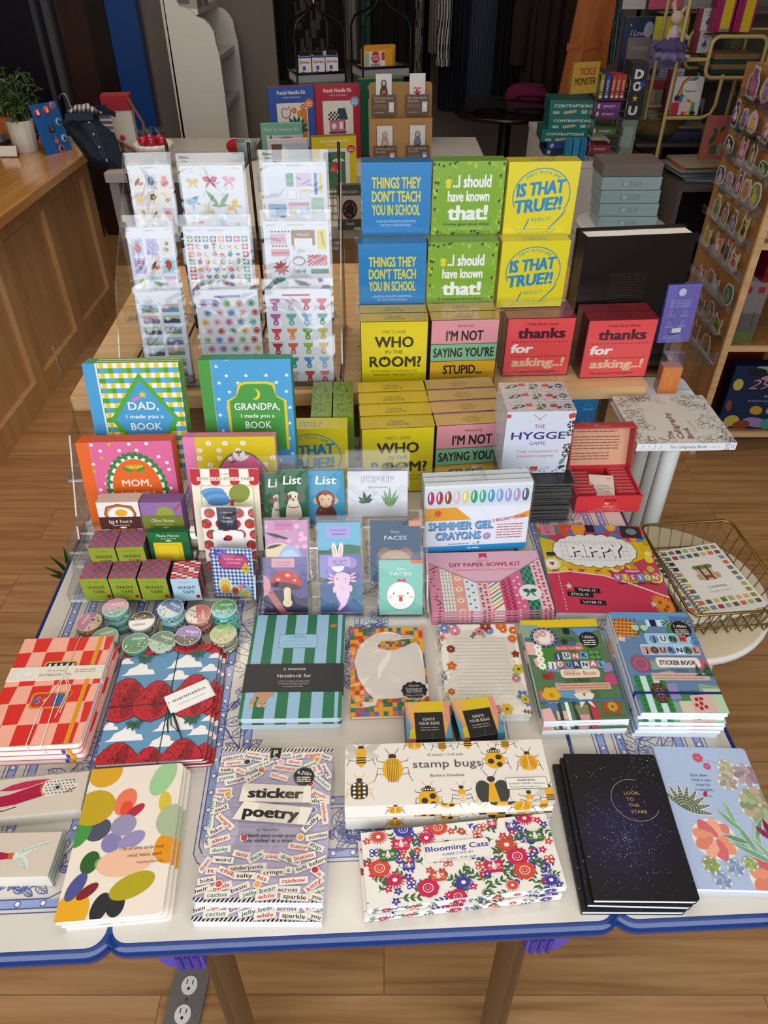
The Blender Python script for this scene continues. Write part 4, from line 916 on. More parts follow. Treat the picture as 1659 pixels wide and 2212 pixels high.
# ---- big colourful collage book
A = Art(100,88,'#b23a50'); rd = random.Random(2)
for i in range(60): A.ell(rd.uniform(0,100),rd.uniform(62,88),rd.uniform(3,6),None,rd.choice(['#c94a3a','#d98a2c','#d3a52c','#b23a5a','#4f6fae','#2f8a7a','#c9678a']),1 + i * .03,14)
A.poly([(0,74),(20,68),(100,70),(100,56),(60,40),(0,42)],'#c8a81e',3.2); 
for i in range(70): A.ell(rd.uniform(0,100),rd.uniform(28,70),rd.uniform(3,5),None,rd.choice(['#d3bb3a','#c9a21c','#b88a1c','#dccb6a','#a8b02c']),3.4 + i * .01,14)
A.poly([(0,0),(100,0),(100,14),(72,26),(50,34),(20,38),(0,36)],'#bb3550',5); A.line([(100,14.5),(72,26.5),(50,34.5),(20,38.5),(0,36.5)],1.2,'#ddc9c0',5.5)
for i in range(20):
    a = i * 18; A.ell(48 + 32 * math.cos(R(a)),60 + 13 * math.sin(R(a)),7,5.5,'#26282c',6,14)
for i in range(20):
    a = i * 18; A.ell(48 + 32 * math.cos(R(a)),60 + 13 * math.sin(R(a)),6.4,5,'#d9d8d2',6.5,14)
A.ell(48,60,33,14,'#d9d8d2',7)
for i in range(14): A.line([(18 + i * 4.6,49),(18 + i * 4.6,71)],.25,'#9a9aa6',7.5)
for i in range(5): A.line([(16,50 + i * 4.6),(80,50 + i * 4.6)],.25,'#9a9aa6',7.5)
A.text('PIPPY',49.6,53.6,12,'#202024',8,w=48,bold=.15); A.text('PIPPY',49,54,12,'#dedcd6',9,w=48,bold=.10)
A.rect(66,37,86,41,'#b5306a',8); A.text('DREAM',76,38,2.2,'#eee',9,w=12)
for i,ch in enumerate('VISION'): A.rect(58 + i * 6.6,29.5,64 + i * 6.6,36.5,['#8f6aa8','#c99a3a','#b04a6a','#6a8fb8','#7a9a4a','#b0606a'][i],8,.8); A.text(ch,61 + i * 6.6,31,4.2,'#eee6da',9,bold=.03)
A.text('Paper • Stitches • Magic',78,26.5,2,'#2a2018',9,w=36,bold=.02)
for s_,x,y in (('TEAR IT.',30,20),('STICK IT.',23,16),('LAYER IT.',32,9)): A.rect(x - 10,y - 2,x + 12,y + 2.4,'#1c1b1c',8,0,-3); A.text(s_,x + 1,y - .9,2.2,'#ddd',9,w=16,rot=-3)
A.rect(2,76,16,88,'#c9788a',6); A.text('NO.',9,83,2,'#8c2a3a',7); A.text('01',9,78,3.4,'#8c2a3a',7); A.rect(46,80,54,88,'#23202a',6); A.text('PIPSTICKS',50,76.5,1.7,'#222',7,w=14); A.rect(78,74,97,87,'#2a2a2c',6,0,-4); A.ell(88,81,5,3.5,'#777',7)
A.rect(3,54,12,58,'#2a2a2c',6); A.ell(6,46,8,6,'#c5d0a0',6); A.ell(6,46,5.5,4,'#e0dcc8',6.5); A.heart(6,46,2.4,'#b02a35',7)
for x,y in ((90,10),(95,6),(92,3)): A.sunny(x,y,8,'#d0802a','#a04a1a',8,14,.14)
A.star(16,24,3.4,'#c9c4b8',8); A.star(84,8,3.4,'#b9c4b8',9); A.star(92,40,3,'#9aa6a0',9)
for i in range(12): A.rect(9,2 + i * 3,9.6,3.6 + i * 3,'#e6d8c8',8)
book('paper_craft_book','large pink and yellow collage craft book with bubble lettering on grid cloud','book',[(1162,1132),(1384,1138),(1461,1323),(1199,1327)],.016,A,1,'',None,.0006,'','#c9b8ae',mt='gloss',pages='#cfd2d6')
# ================================================================== clear risers with small goods
def frame(a,b):
    """local frame from two floor points: origin at the middle, x along a->b"""
    m = (a + b) / 2; ang = math.atan2(b.y - a.y,b.x - a.x)
    return m,ang,(b - a).length
def pane(b,x0,y0,z0,x1,y1,z1,M=None):
    """acrylic sheet: clear faces, brighter narrow edges"""
    d = (x1 - x0,y1 - y0,z1 - z0); k = d.index(min(d))
    vs = [(x,y,z) for z in (z0,z1) for y in (y0,y1) for x in (x0,x1)]
    F = {0: [(0,4,6,2),(1,3,7,5)],1: [(0,1,5,4),(2,6,7,3)],2: [(0,2,3,1),(4,5,7,6)]}
    for q in range(3): b.add(vs,F[q],'#fff',0 if q == k else 1,M)
def side_pane(b,x,pts,th=.003):
    """clear side wall from a profile in y,z"""
    Q = Matrix(((0,0,1,x),(1,0,0,0),(0,1,0,0),(0,0,0,1))); n = len(pts)
    vs = [(p[0],p[1],0) for p in pts] + [(p[0],p[1],th) for p in pts]; tr = tri2(pts)
    b.add(vs,[tuple(i + n for i in t) for t in tr] + [t[::-1] for t in tr],'#fff',0,Q)
    b.add(vs,[(i,(i + 1) % n,n + (i + 1) % n,n + i) for i in range(n)],'#fff',1,Q)
CL = ['acrylic','acrylic_edge']
def riser(label,a,b_,tiers,lip,group=None,sides=True,name='acrylic_riser'):
    """stepped clear stand; tiers are (y, z, depth) above the base"""
    m,ang,w = frame(a,b_); t = thing(name,label,'display stand',m,(0,0,ang),group)
    pf = [(0,0)]
    for i,(y,z,d) in enumerate(tiers):
        b = MB(); pane(b,-w / 2,y,z - .003,w / 2,y + d,z); b.build('step',CL,t)
        b = MB(); pane(b,-w / 2,y - .003,z - .003,w / 2,y,z + lip); b.build('lip',CL,t)
        if i: 
            b = MB(); pane(b,-w / 2,y,tiers[i - 1][1],w / 2,y + .003,z - .003); b.build('riser_panel',CL,t)
        pf += [(y - .002,z + lip),(y + d * .8,z + lip * 1.6)]
    y,z,d = tiers[-1]; pf += [(y + d,z + lip * 2),(y + d,0)]
    if sides:
        for s in (-1,1):
            b = MB(); side_pane(b,s * (w / 2 + .0015) - .0015,pf[::-1] if area2(pf) < 0 else pf); b.build('side_panel',CL,t)
    return t,m,ang,w

def upright(name,label,cat,tl_,tr_,z,H,D,A,lean=0,group=None,side='#ddd',top=None,mt='print',topA=None,part_='front_print',dx=0):
    """standing box or card: printed front, plain or printed top, body"""
    loc,rot,w = top_edge(tl_,tr_,z,H,lean)
    t = thing(name,label,cat,loc,rot,group)
    b = MB(); b.box(-w / 2,0,0,w / 2,D,H,side)
    if topA: b.art(topA,(w / 2,.0002,H),(-w / topA.W,0,0),(0,0,0)) if False else b.art(topA,(-w / 2,0,H),(w / topA.W,0,0),(0,D / topA.H,0))
    elif top: b.box(-w / 2,0,H,w / 2,D,H + .0003,top)
    b.art(A,(-w / 2,0,0),(w / A.W,0,0),(0,0,H / A.H)); b.build(part_,mt,t)
    return t,w
def behind(root,n,step,what,words_=None,up=0,dx=0):
    """copies of an upright thing behind it"""
    L = root.location; Rm = root.rotation_euler.to_matrix(); out = []
    for i in range(1,n):
        lab = '%s, %s' % (what,(words_ or ['second from the front of its row','third from the front of its row','fourth from the front of its row'])[i - 1])
        out.append(dup(root,L + Rm @ Vector((dx * i,step * i,up * i)),None,lab))
    return out
def nul(W=10,H=10,c='#ddd'): return Art(W,H,c)

# ---- riser with washi boxes, sticky pads
a,b_ = at((160,1314),TB),at((548,1310),TB)
riser('three-step clear acrylic riser holding washi boxes and sticky note pads',a,b_,[(0,.022,.056),(.056,.055,.056),(.112,.088,.034)],.016)
def washi_art(c,tc):
    A = Art(100,108,c); A.text('GIRL FRIDAY',48,88,4.5,'#5f6a2a',1,w=44); A.text('WASHI',50,58,15,'#23301c',1,w=62,bold=.01); A.text('TAPE',56,36,15,'#23301c',1,w=44,bold=.01)
    A.ell(88,20,8.5,None,'#c0392b',1,14); [A.line([(88 - 6 * math.cos(R(k)),20 - 6 * math.sin(R(k))),(88 + 6 * math.cos(R(k)),20 + 6 * math.sin(R(k)))],1.4,'#2a2320',2) for k in (0,45,90,135)]
    return A
TOPC = Art(60,60,'#5f6a98'); TOPC.checks(0,0,60,60,6,6,['#b5382c',None],1)
TOPG = Art(60,60,'#e0c8c4'); TOPG.checks(0,0,60,60,5,5,['#a8303a','#c97078','#a8303a','#ead9d4'],1)
labs = ['leftmost box','middle box','right-hand box']
front_row = [((170,1251),(230,1249)),((233,1250),(292,1249)),((296,1250),(358,1249))]
for i,(p,q) in enumerate(front_row):
    upright('washi_tape_box',['green washi tape box at the outer end of the front step','green washi tape box, second on the front step','green washi tape box beside the pale blue one'][i],'tape box',p,q,.828,.055,.05,washi_art('#8d9a2e',0),0,'green washi tape boxes','#3a2430',topA=TOPC)
t,w = upright('washi_tape_box','pale blue washi tape box with red gingham top','tape box',(367,1251),(427,1249),.828,.055,.022,washi_art('#a9c6d6',0),0,'pale blue washi tape boxes','#7a3038',topA=TOPG)
behind(t,2,.024,'pale blue washi tape box',['behind its twin on the front step'])
for i,(p,q) in enumerate([((189,1184),(246,1183)),((249,1183),(309,1181))]):
    upright('washi_tape_box',['green washi tape box at the outer end of the second step','green washi tape box touching the pasta sticky pad'][i],'tape box',p,q,.861,.055,.048,washi_art('#8d9a2e',0),0,'green washi tape boxes','#3a2430',topA=TOPC)
A = Art(100,84,'#1f5a3a'); A.rect(10,0,82,54,'#d9bd22',1); A.rect(18,5,74,48,'#c9a81a',2,6); A.rect(20,7,72,46,'#dcc02a',3,5)
for i in range(9): A.ell(10,3 + i * 6,1.8,None,'#1f5a3a',2,8); A.ell(82,3 + i * 6,1.8,None,'#1f5a3a',2,8)
A.rect(0,56,100,84,'#1d6a35',3); A.text('Pasta Notes',50,71,7,'#e6e2d4',4,w=56,ital=.25); A.text('Sticky Note Pad',50,64,3,'#e6e2d4',4,w=36); A.ell(50,59.5,7,1.8,'#e6e2d4',4)
upright('sticky_note_pad','dark green sticky note pad with yellow ravioli square','sticky notes',(316,1150),(405,1149),.872,.064,.012,A,R(6),'food sticky note pads','#1d5a34')
A = Art(100,88,'#e2ddd6'); A.poly([(22,0),(86,0),(86,40),(92,60),(84,78),(50,84),(22,78),(14,60),(20,40)],'#9a5a34',1); A.poly([(26,3),(82,3),(82,40),(87,60),(80,74),(50,79),(26,74),(20,60),(26,40)],'#c98a5a',2); A.ell(54,58,30,18,'#e9e6e0',3); A.ell(56,62,15,9,'#d9a92a',4)
A.rect(0,22,100,52,'#4a2420',5); A.text('Egg & Toast It',50,37,8,'#e6dcd0',6,w=56,ital=.2); A.text('Sticky Note Pad',50,30,3,'#e6dcd0',6,w=40); A.ell(54,25.5,8,1.8,'#e6dcd0',6)
t,w = upright('sticky_note_pad','white sticky note pad with egg toast and brown band','sticky notes',(206,1086),(297,1084),.915,.075,.008,A,R(8),'food sticky note pads','#cbb9a8')
behind(t,4,.0085,'egg toast sticky note pad',['directly behind the front pad','third back in its row','last in its row'])
A = Art(100,88,'#8f6aa0'); A.ell(58,58,22,20,'#8f9a3a',1); A.poly([(80,72),(98,86),(96,80),(84,66)],'#b5463a',2); A.ell(60,16,30,14,'#8f9a3a',1); A.poly([(16,0),(30,6),(24,16),(18,12)],'#b5463a',2)
A.rect(0,20,100,56,'#6f7a2c',5); A.text('Olive Notes',50,40,8,'#dcd6a8',6,w=56,ital=.2); A.text('Sticky Note Pad',50,32,3,'#dcd6a8',6,w=40); A.ell(54,26,8,1.8,'#c9cf7a',6)
t,w = upright('sticky_note_pad','purple sticky note pad with green olive and olive band','sticky notes',(300,1086),(390,1085),.915,.075,.008,A,R(8),'food sticky note pads','#7a5a8c')
behind(t,4,.0085,'purple olive sticky note pad',['directly behind the front pad','third back in its row','last in its row'])
A = Art(100,118,'#ded6bd')
A.rect(12,12,92,96,'#c9b98f',1,5); A.rect(14,14,90,94,'#e2dac2',2,4)
for i in range(7): A.rect(i * 14.3,100,i * 14.3 + 14.3,118,['#b5202f','#e2dcd0'][i % 2],3); A.ell(i * 14.3 + 7.15,100,7.1,5,['#b5202f','#e2dcd0'][i % 2],3.3,14)
A.rect(9,102,93,107,'#ded6bd',5); A.text('BITE SIZED STICKY TABS',51,103,3.4,'#3f4a3a',6,w=78); A.text('GIRL FRIDAY',51,110,2.4,'#a8783a',6,w=26)
for i in range(4): A.ell(30 + i * 3,86 - i * 4.5,18,6,['#5f93c4','#4f82b4'][i % 2],4 + i * .3,18,4)
A.ell(70,84,16,13,'#7f8a34',4,20,20); A.poly([(56,62),(60,62),(60,70),(64,74),(58,76),(55,72)],'#a8402f',5); A.rect(52,60,88,64,'#cf9a34',4,1); A.sprig(24,56,18,20,'#2f6a3a',4); A.ell(22,40,13,18,'#b5282f',4); A.rect(40,30,86,54,'#d8cdb0',3,4)
upright('sticky_tab_card','large cream sticky tab card with red striped awning top','sticky tabs',(410,1013),(557,1013),.978,.160,.004,A,R(16),None,'#cfc6ae')
A = Art(100,124,'#e2ddd6'); rd = random.Random(6)
for i in range(4):
    for j in range(6):
        x,y = 8 + i * 28 + (j % 2) * 8,8 + j * 21; A.ell(x,y,10.5,9.5,'#b5242a',1 + (i + j) % 2,16); A.sunny(x,y + 5,6,'#3f6a3a','#3f6a3a',3,5,.16); A.ell(x - 4,y - 2,2,3.4,'#d0564f',3,8)
A.rect(30,80,68,124,'#1f2436',5); A.text('E. FRANCES',49,113,2.8,'#d8d4c8',6,w=22); A.text('Little',49,102,5,'#d8d4c8',6); A.text('Stickies',49,95,5,'#d8d4c8',6,w=20); A.rect(18,34,78,78,'#e9e5e0',6,6); A.ell(48,64,8,6,'#b5202a',7); A.ell(41,62,3.4,3,'#26201f',7.5); [A.ell(46 + k * 3,62 + (k % 2) * 4,1.1,None,'#26201f',8,8) for k in range(3)]
t,w = upright('sticky_note_pack','tomato patterned sticky note pack with ladybird card, in clear sleeve','sticky notes',(433,1096),(546,1096),.925,.125,.006,A,R(14),None,'#d6d0c8')
bag(t,w + .008,.135,.010,z=.001,y=-.004,upright=True,seed=12)
A = Art(100,126,'#dfe2e6')
for i in range(11): A.rect(i * 9.2,0,i * 9.2 + 4.6,126,'#8296bd',1)
for j in range(14): A.rect(0,j * 9.2,100,j * 9.2 + 4.6,'#8296bd',1.5)
for i in range(11):
    for j in range(14): A.rect(i * 9.2,j * 9.2,i * 9.2 + 4.6,j * 9.2 + 4.6,'#2c4684',2)
A.poly([(16,96),(26,114),(80,112),(92,98),(84,76),(26,76)],'#3a1f3a',3); A.poly([(18,96),(27,112),(79,110),(90,98),(83,78),(27,78)],'#b5406f',4); A.text('GOOD VIBES',54,98,4,'#e6d6d8',5,w=44); A.text('STICKERS',54,89,4,'#e6d6d8',5,w=34); A.ell(22,116,16,8,'#5a4a9a',5,18,12); A.text('FRUIT',22,114.5,3,'#d8d0e0',6,rot=12)
A.ell(82,76,9,11,'#bda92a',6); A.ell(83,86,4.5,6,'#bda92a',6); A.text('PEAR',82,76,3,'#3a3010',7,bold=.04)
for x,y,c,r in ((28,34,'#e2ddd6',20),(28,34,'#c9c060',17),(28,24,'#d9922a',12),(52,20,'#e2ddd6',15),(52,20,'#8fae4a',13),(52,20,'#b5303a',9),(76,14,'#e2ddd6',14),(76,14,'#c9b52a',12),(68,32,'#c9788a',8),(84,28,'#7fa8c8',8)): A.ell(x,y,r * .8,r,c,6 + (20 - r) * .1,18)
t,w = upright('sticker_pack','blue gingham fruit sticker pack in clear sleeve beside washi boxes','sticker pack',(453,1184),(543,1186),.868,.105,.005,A,R(12),None,'#8a97b5')
bag(t,w + .006,.112,.008,z=.001,y=-.003,upright=True,seed=13)

# ---- round washi rolls
TINS = [(192,1343,1,'#c27f9a','#dcc6b0','#b5906a',75,'pink and cherry-print'),(249,1312,3,'#cf8fa6','#79aca0','#5f9a8c',12,'pink and teal-print'),(306,1341,2,'#e2ded6','#1d1b1c','#8a8680',188,'black and dog-print'),(368,1313,3,'#2f5f90','#b9cdd2','#7fb0b0',-30,'dark blue and fox-print'),
        (428,1326,2,'#c76f5a','#e0d2c2','#d08a74',-75,'coral and face-print'),(484,1314,3,'#3f9248','#7fbfc0','#3fa39a',5,'bright green and duck-print'),(226,1376,2,'#5f9a6a','#b07f96','#79aa9a',20,'sage and pink-print'),(293,1388,2,'#1f7a4f','#1f7a4f','#3f8a6a',8,'plain emerald'),
        (350,1384,2,'#1f6a48','#8fb59a','#9ab8a0',-20,'dark green and leaf-print'),(406,1372,2,'#7f62a6','#262a24','#4a4a40',-8,'violet and night-flower'),(482,1368,2,'#93b368','#b9b58a','#8a8a6a',25,'pale green and avocado-print')]
for x,y,n,c1,c2,sc,rot,nm in TINS:
    h = .0155; p = at((x,y),TB + n * h); r = .0225
    t = thing('washi_tape_roll','%s washi tape roll%s' % (nm,', top of its little stack' if n > 1 else ' lying alone at the end'),'tape roll',(p.x,p.y,TB + (n - 1) * h),(0,0,R(rot)),'loose washi tape rolls')
    b = MB(); b.lathe([(r * .72,.0004),(r,.0004),(r,h - .0008),(r * .98,h - .0004)],sc,28)
    rd = random.Random(x)
    for i in range(26):
        q = rd.uniform(0,6.28); zz = rd.uniform(.003,h - .004); M = Matrix.Rotation(q,4,'Z') @ Matrix.Translation((r + .0002,0,zz))
        b.box(-.0003,-.0016,-.0012,.0002,.0016,.0012,rd.choice([c2,c1,'#e6ddd0','#2f3f38']),M=M)
    b.build('tape','gloss',t)
    A = Art(2,2,clip=False); A.ell(1,1,1,None,'#cfcac2',0,30); A.ell(1,1,.94,None,c2,1,30); A.poly(ellp(1,1,.94,.94,20,0,-8,188),c1,2)
    for i in range(22):
        q,s_ = rd.uniform(190,350),rd.uniform(.25,.85); A.ell(1 + s_ * math.cos(R(q)),1 + s_ * math.sin(R(q)),.08,.05,rd.choice(['#e9e2d4',c1,'#b5463a','#2f4a3a','#d9b02a']),2.2,7,q)
    A.text('WASHI',1.15,1.25,.24,'#e9e6e0' if c1 != '#e2ded6' else '#555',3,w=.95,bold=.02); A.text('TAPE',1.3,1.05,.1,'#e9e6e0',3,w=.3)
    b = MB(); b.art(A,(-r,-r,h - .0004),(r,0,0),(0,r,0)); b.build('label','gloss',t)
    for i in range(1,n): dup(t,(p.x + .001 * i,p.y - .0005 * i,TB + (n - 1 - i) * h),(0,0,R(rot + 40 * i)),'%s washi tape roll, %s its stack' % (nm,'bottom of' if i == n - 1 else 'middle of'))

# ---- riser with bagged sticky notes
a,b_ = at((553,1338),TB),at((922,1336),TB)
riser('clear acrylic riser holding bagged animal and plant sticky notes',a,b_,[(0,.004,.03),(.050,.050,.03),(.135,.106,.05)],.014)
def note(label,p,q,z,H,A,lean=28,n=1,header=0,seed=1,group='bagged sticky notes',D=.004,what='',name='sticky_note_pack',words_=None):
    t,w = upright(name,label,'sticky notes',p,q,z,H,D,A,R(lean),group,'#8a8f90')
    bag(t,w + .007,H + .006 + header,.008,z=.001,y=-.003,upright=True,seed=seed)
    if n > 1: behind(t,n,.0095,what,words_ or ['directly behind the front pack','third back'])
    return t
def eyes(A,x,y,d,r,L=6):
    for s in (-1,1): A.ell(x + s * d,y,r,None,'#262020',L,10)
A = Art(100,134,'#5f5488'); A.rect(0,0,100,60,'#2c2440',1); A.ell(88,80,30,40,'#4a4a80',1); A.poly([(0,80),(20,60),(50,10),(60,0),(40,0),(0,60)],'#a8605c',1.5); A.ell(0,70,16,24,'#c98a92',2); A.rect(20,112,72,132,'#c9909a',2); A.text('STICKY NOTES',46,121,4,'#7a3a4a',3,w=36); A.lines(34,60,116,2,1,1.5,'#7a3a4a',3)
A.poly(ellp(52,72,36,34,24,-8,0,180),'#b5301f',4); A.ell(51,69,36,8,'#3a2226',4.5,24,-8); [A.ell(52 + u,72 + v,r,r * .7,'#e0a090',5,10) for u,v,r in ((-18,12,5),(4,22,6),(20,10,4))]; A.rect(46,26,62,66,'#d6c49c',5,7); A.ell(54,30,11,10,'#d6c49c',5)
note('sticky note pack with red mushroom on violet, in clear bag',(567,1205),(662,1204),.85,.108,A,seed=21)
A = Art(100,134,'#54508c'); A.ell(20,110,40,30,'#7a78b5',1); A.ell(90,40,30,40,'#3f6a8c',1); A.ell(10,30,30,34,'#3a5a80',1.3); A.sprig(86,20,50,100,'#2f5a6a',2); A.ell(74,116,14,12,'#8a7ab0',1.6); A.rect(20,108,72,130,'#a88fc0',2); A.text('STICKY NOTES',46,118,4,'#4a2a6a',3,w=36); A.lines(34,60,112,2,1,1.5,'#4a2a6a',3)
A.poly([(34,86),(40,94),(56,95),(70,90),(72,80),(68,66),(70,44),(60,20),(44,6),(40,10),(48,22),(38,40),(36,60),(32,74)],'#d9bccb',4); [A.leaf(34,84 - k * 5,18,6,150 + k * 20,'#d3a9bd',3.5) for k in range(3)]; [A.leaf(70,86 - k * 5,18,6,30 - k * 18,'#d3a9bd',3.5) for k in range(3)]; eyes(A,50,80,10,1.6); A.ell(34,56,4,8,'#d9bccb',4.5); A.ell(72,58,4,8,'#d9bccb',4.5)
note('sticky note pack with pale pink axolotl on violet, in clear bag',(690,1199),(782,1198),.852,.110,A,seed=22)
A = Art(100,122,'#6fb0a0'); A.rect(72,114,100,122,'#c95a34',2); A.text('Funny',50,100,5,'#e6e9e4',3,ital=.2); A.text('FACES',50,88,7,'#e6e9e4',3,w=48); A.heart(52,73,11,'#b5343a',3); A.ell(50,42,33,31,'#3f7a70',3.5,28); A.ell(50,43,32,31,'#e4dcd6',4,28); eyes(A,50,48,16,2); A.ell(50,42,7,2.5,'#cf8a2a',6); A.rect(46,30,54,40,'#b5302f',5.5,2); A.ell(26,40,6,3.4,'#dfb8b5',5); A.ell(74,40,6,3.4,'#dfb8b5',5)
note('teal sticky note pack with white chicken face, in clear bag',(818,1210),(913,1209),.846,.102,A,n=3,header=.012,seed=23,what='teal chicken sticky note pack')
A = Art(100,110,'#8f7a9a'); A.rect(0,60,100,110,'#b888a8',1); rd = random.Random(1); [A.ell(rd.uniform(0,100),rd.uniform(58,104),6,4,rd.choice(['#c07fa0','#a86f9a','#d8a8c0']),1 + i * .05,10) for i in range(30)]
A.ell(30,20,60,50,'#d3bd9a',2.6); A.ell(58,10,36,56,'#8fa6c4',3); A.ell(56,30,26,28,'#a9bdd6',3.5); A.leaf(0,88,60,6,-12,'#2a2430',3.4); A.leaf(0,60,40,6,10,'#2a2430',3.4); A.rect(22,92,66,108,'#b86f98',4); A.text('STICKY NOTES',44,99,4,'#6a2a4a',5,w=34)
note('sticky note pack with blossom and pale blue waterfall, in clear bag',(571,1124),(664,1123),.908,.112,A,n=3,seed=24,what='blossom waterfall sticky note pack')
A = Art(100,110,'#2f6f9a'); A.rect(0,60,100,110,'#5fa3c0',1); A.ell(70,30,70,40,'#2f5f44',2); A.ell(10,20,50,40,'#264f3a',2.4); A.rect(20,82,76,104,'#9a8fc4',3); A.text('STICKY NOTES',48,94,4,'#3a2a6a',4,w=38); A.lines(34,64,88,2,1,1.5,'#3a2a6a',4)
A.ell(46,34,16,15,'#e0d8d0',4); [A.ell(46 + s * 7,58,6,16,'#e0d8d0',4,16,-s * 10) for s in (-1,1)]; [A.ell(46 + s * 7,57,3,11,'#d9a8a8',5,14,-s * 10) for s in (-1,1)]; eyes(A,46,38,7,1.6)
note('sticky note pack with white bunny before green hill, in clear bag',(685,1129),(778,1128),.904,.11,A,n=3,header=.008,seed=25,what='bunny sticky note pack')
A = Art(100,110,'#1f3f5c'); A.rect(76,100,100,110,'#c97a5a',2); A.text('Funny',50,88,5,'#9fb0c0',3,ital=.2); A.text('FACES',50,76,7,'#c5d0d8',3,w=44); A.ell(30,50,14,12,'#7a5a48',3); A.ell(70,50,14,12,'#7a5a48',3); A.ell(50,30,34,28,'#a8866a',3.5); eyes(A,50,36,14,2)
note('dark blue sticky note pack with brown animal face, in clear bag',(799,1125),(909,1124),.906,.112,A,n=2,seed=26,what='dark blue sticky note pack')
A = Art(100,134,'#205a34'); A.text('List',50,98,22,'#e6e6e0',3,w=62,bold=.03,ital=.15); A.ell(50,18,28,42,'#d9ccb8',4); A.ell(50,62,24,18,'#ded2be',4.5); [A.ell(50 + s * 23,65,8,14,'#5a4034',5,14,-s * 16) for s in (-1,1)]; A.ell(40,66,6,7,'#8a5f44',5); eyes(A,50,66,9,2); A.ell(50,58,7,5,'#c9a88a',5.5); A.ell(50,59,3,2,'#4a2f24',6); A.ring(50,42,20,3,'#a8303a',5,6,20,0,180,360)
t = note('green list pad with cream puppy, at the end of back step',(563,1023),(634,1020),.955,.10,A,18,1,.030,27,'bagged list pads',name='list_pad')
note('green list pad with puppy, half hidden behind its twin',(597,1016),(661,1014),.968,.10,A,18,1,.026,28,'bagged list pads',name='list_pad')
A = Art(100,134,'#3f8fb0'); A.rect(0,0,4,134,'#2f7a9a',1); A.text('List',52,102,20,'#e6e9e8',3,w=54,bold=.03,ital=.15); A.ell(50,20,28,34,'#5a2c24',3); A.ell(50,64,25,23,'#7a3a26',4); [A.ell(50 + s * 25,60,7,8,'#d0a286',3.8) for s in (-1,1)]; A.ell(42,66,10,10,'#d8b494',5); A.ell(58,66,10,10,'#d8b494',5); A.ell(50,54,15,10,'#d8b494',5); eyes(A,50,64,9,1.8); A.line([(44,50),(50,48),(56,50)],1.2,'#4a2a1c',6)
note('blue list pad with brown monkey, in clear bag',(659,1018),(743,1017),.957,.104,A,18,2,.028,29,'bagged list pads',what='blue monkey list pad',name='list_pad')
A = Art(100,78,'#ccccd2'); A.text('POP•UP',50,59,10.5,'#6f7076',2,w=52,bold=.10); A.text('POP•UP',50,59,10.5,'#d6d6da',3,w=52,bold=.02); A.text('STICKY NOTES',50,49,3,'#4a4a50',3,w=32); A.ring(47,40,3,.5,'#8f9096',3)
for a_,l in ((60,20),(100,22),(140,18),(30,15),(165,14)): A.leaf(30,24,l,8,a_,'#c9ccd0',3); A.leaf(30,24,l * .92,6,a_,'#3f5f48',4)
for a_,l in ((70,34),(90,38),(108,34),(124,28),(54,28)): A.leaf(70,16,l,7,a_,'#d0d6cc',3); A.leaf(70,16,l * .94,5.4,a_,'#4a7a4a',4,'#b9c48a')
note('pale grey pop-up sticky note card with two green plants',(750,1018),(881,1017),.957,.088,A,18,3,.034,30,'pop-up sticky notes',what='pop-up plant sticky note card')

# ---- "I made you a book" picture books on a clear tiered stand
def kid(c1,c2):
    A = Art(100,136,c2); A.rect(0,0,13,136,c1,1); return A
DADA = kid('#3f93c4','#dfe0d6')
for i in range(22):
    if i % 2 == 0: DADA.rect(15,i * 6.2,100,i * 6.2 + 6.2,'#4f9a38',1)
for i in range(9): DADA.rect(17 + i * 9.6,0,21.8 + i * 9.6,136,'#d3bf1c',1.5)
for i in range(9):
    for j in range(11): DADA.rect(17 + i * 9.6,j * 12.4,21.8 + i * 9.6,j * 12.4 + 6.2,['#4a98c8','#3f8f38'][(i + j) % 2],2); 
for j in range(11):
    for i in range(9): DADA.rect(21.8 + i * 9.6,j * 12.4,26.6 + i * 9.6,j * 12.4 + 6.2,['#58a642','#4f9fcc'][(j + i) % 2],2)
def diamond(A,k,c,L): A.poly([(57,62 - 58 * k),(57 + 37 * k,66),(57,66 + 58 * k),(57 - 37 * k,66)],c,L)
diamond(DADA,1,'#4a9a38',4); diamond(DADA,.84,'#3f93c4',5); DADA.star(58,97,5,'#d6c01c',6); DADA.poly([(46,88),(55,92),(54,96),(46,92)],'#d06f9a',6)
for s_,y,h in (('DAD,',78,10),('I made you a',67,5),('BOOK',52,9)): DADA.text(s_,57,y,h,'#e6e6de',7,bold=.02,w={10: 32,5: 40,9: 33}[h])
[DADA.rect(15,1 + i * 3.4,15.7,2.8 + i * 3.4,'#2f6f9a',6) for i in range(40)]
MOMA = kid('#d9601a','#d2628f'); rd = random.Random(12)
for i in range(70): MOMA.ell(16 + (i % 9) * 9.6 + rd.uniform(-2,2),6 + (i // 9) * 17 + (i % 2) * 8,2,None,'#e6dfda' if i % 5 else '#cfa51c',1,10)
for i in range(34): MOMA.ell(57 + 31 * math.cos(R(i * 10.6)),73 + 47 * math.sin(R(i * 10.6)),3,None,'#2f7a3a',2.5,8)
MOMA.ell(57,73,32,48,'#2f7a3a',3,34); MOMA.ell(57,73,29.5,45,'#e3e2da',4,34); [MOMA.ell(57 + 28.5 * math.cos(R(i * 15)),73 + 43.5 * math.sin(R(i * 15)),2.4,None,'#2f7a3a',4.5,8) for i in range(24)]; MOMA.ell(57,73,26.5,41,'#d9601a',5,34)
for sx in (-4,5): MOMA.poly([(57 + sx - 4,101),(57 + sx + 4,101),(57 + sx + 4,107),(57 + sx + 1.6,104),(57 + sx,108),(57 + sx - 1.6,104),(57 + sx - 4,107)],'#d6b01c',6)
MOMA.leaf(57,97,14,5,25,'#3f8a3a',6); MOMA.leaf(56,97,14,5,155,'#3f8a3a',6)
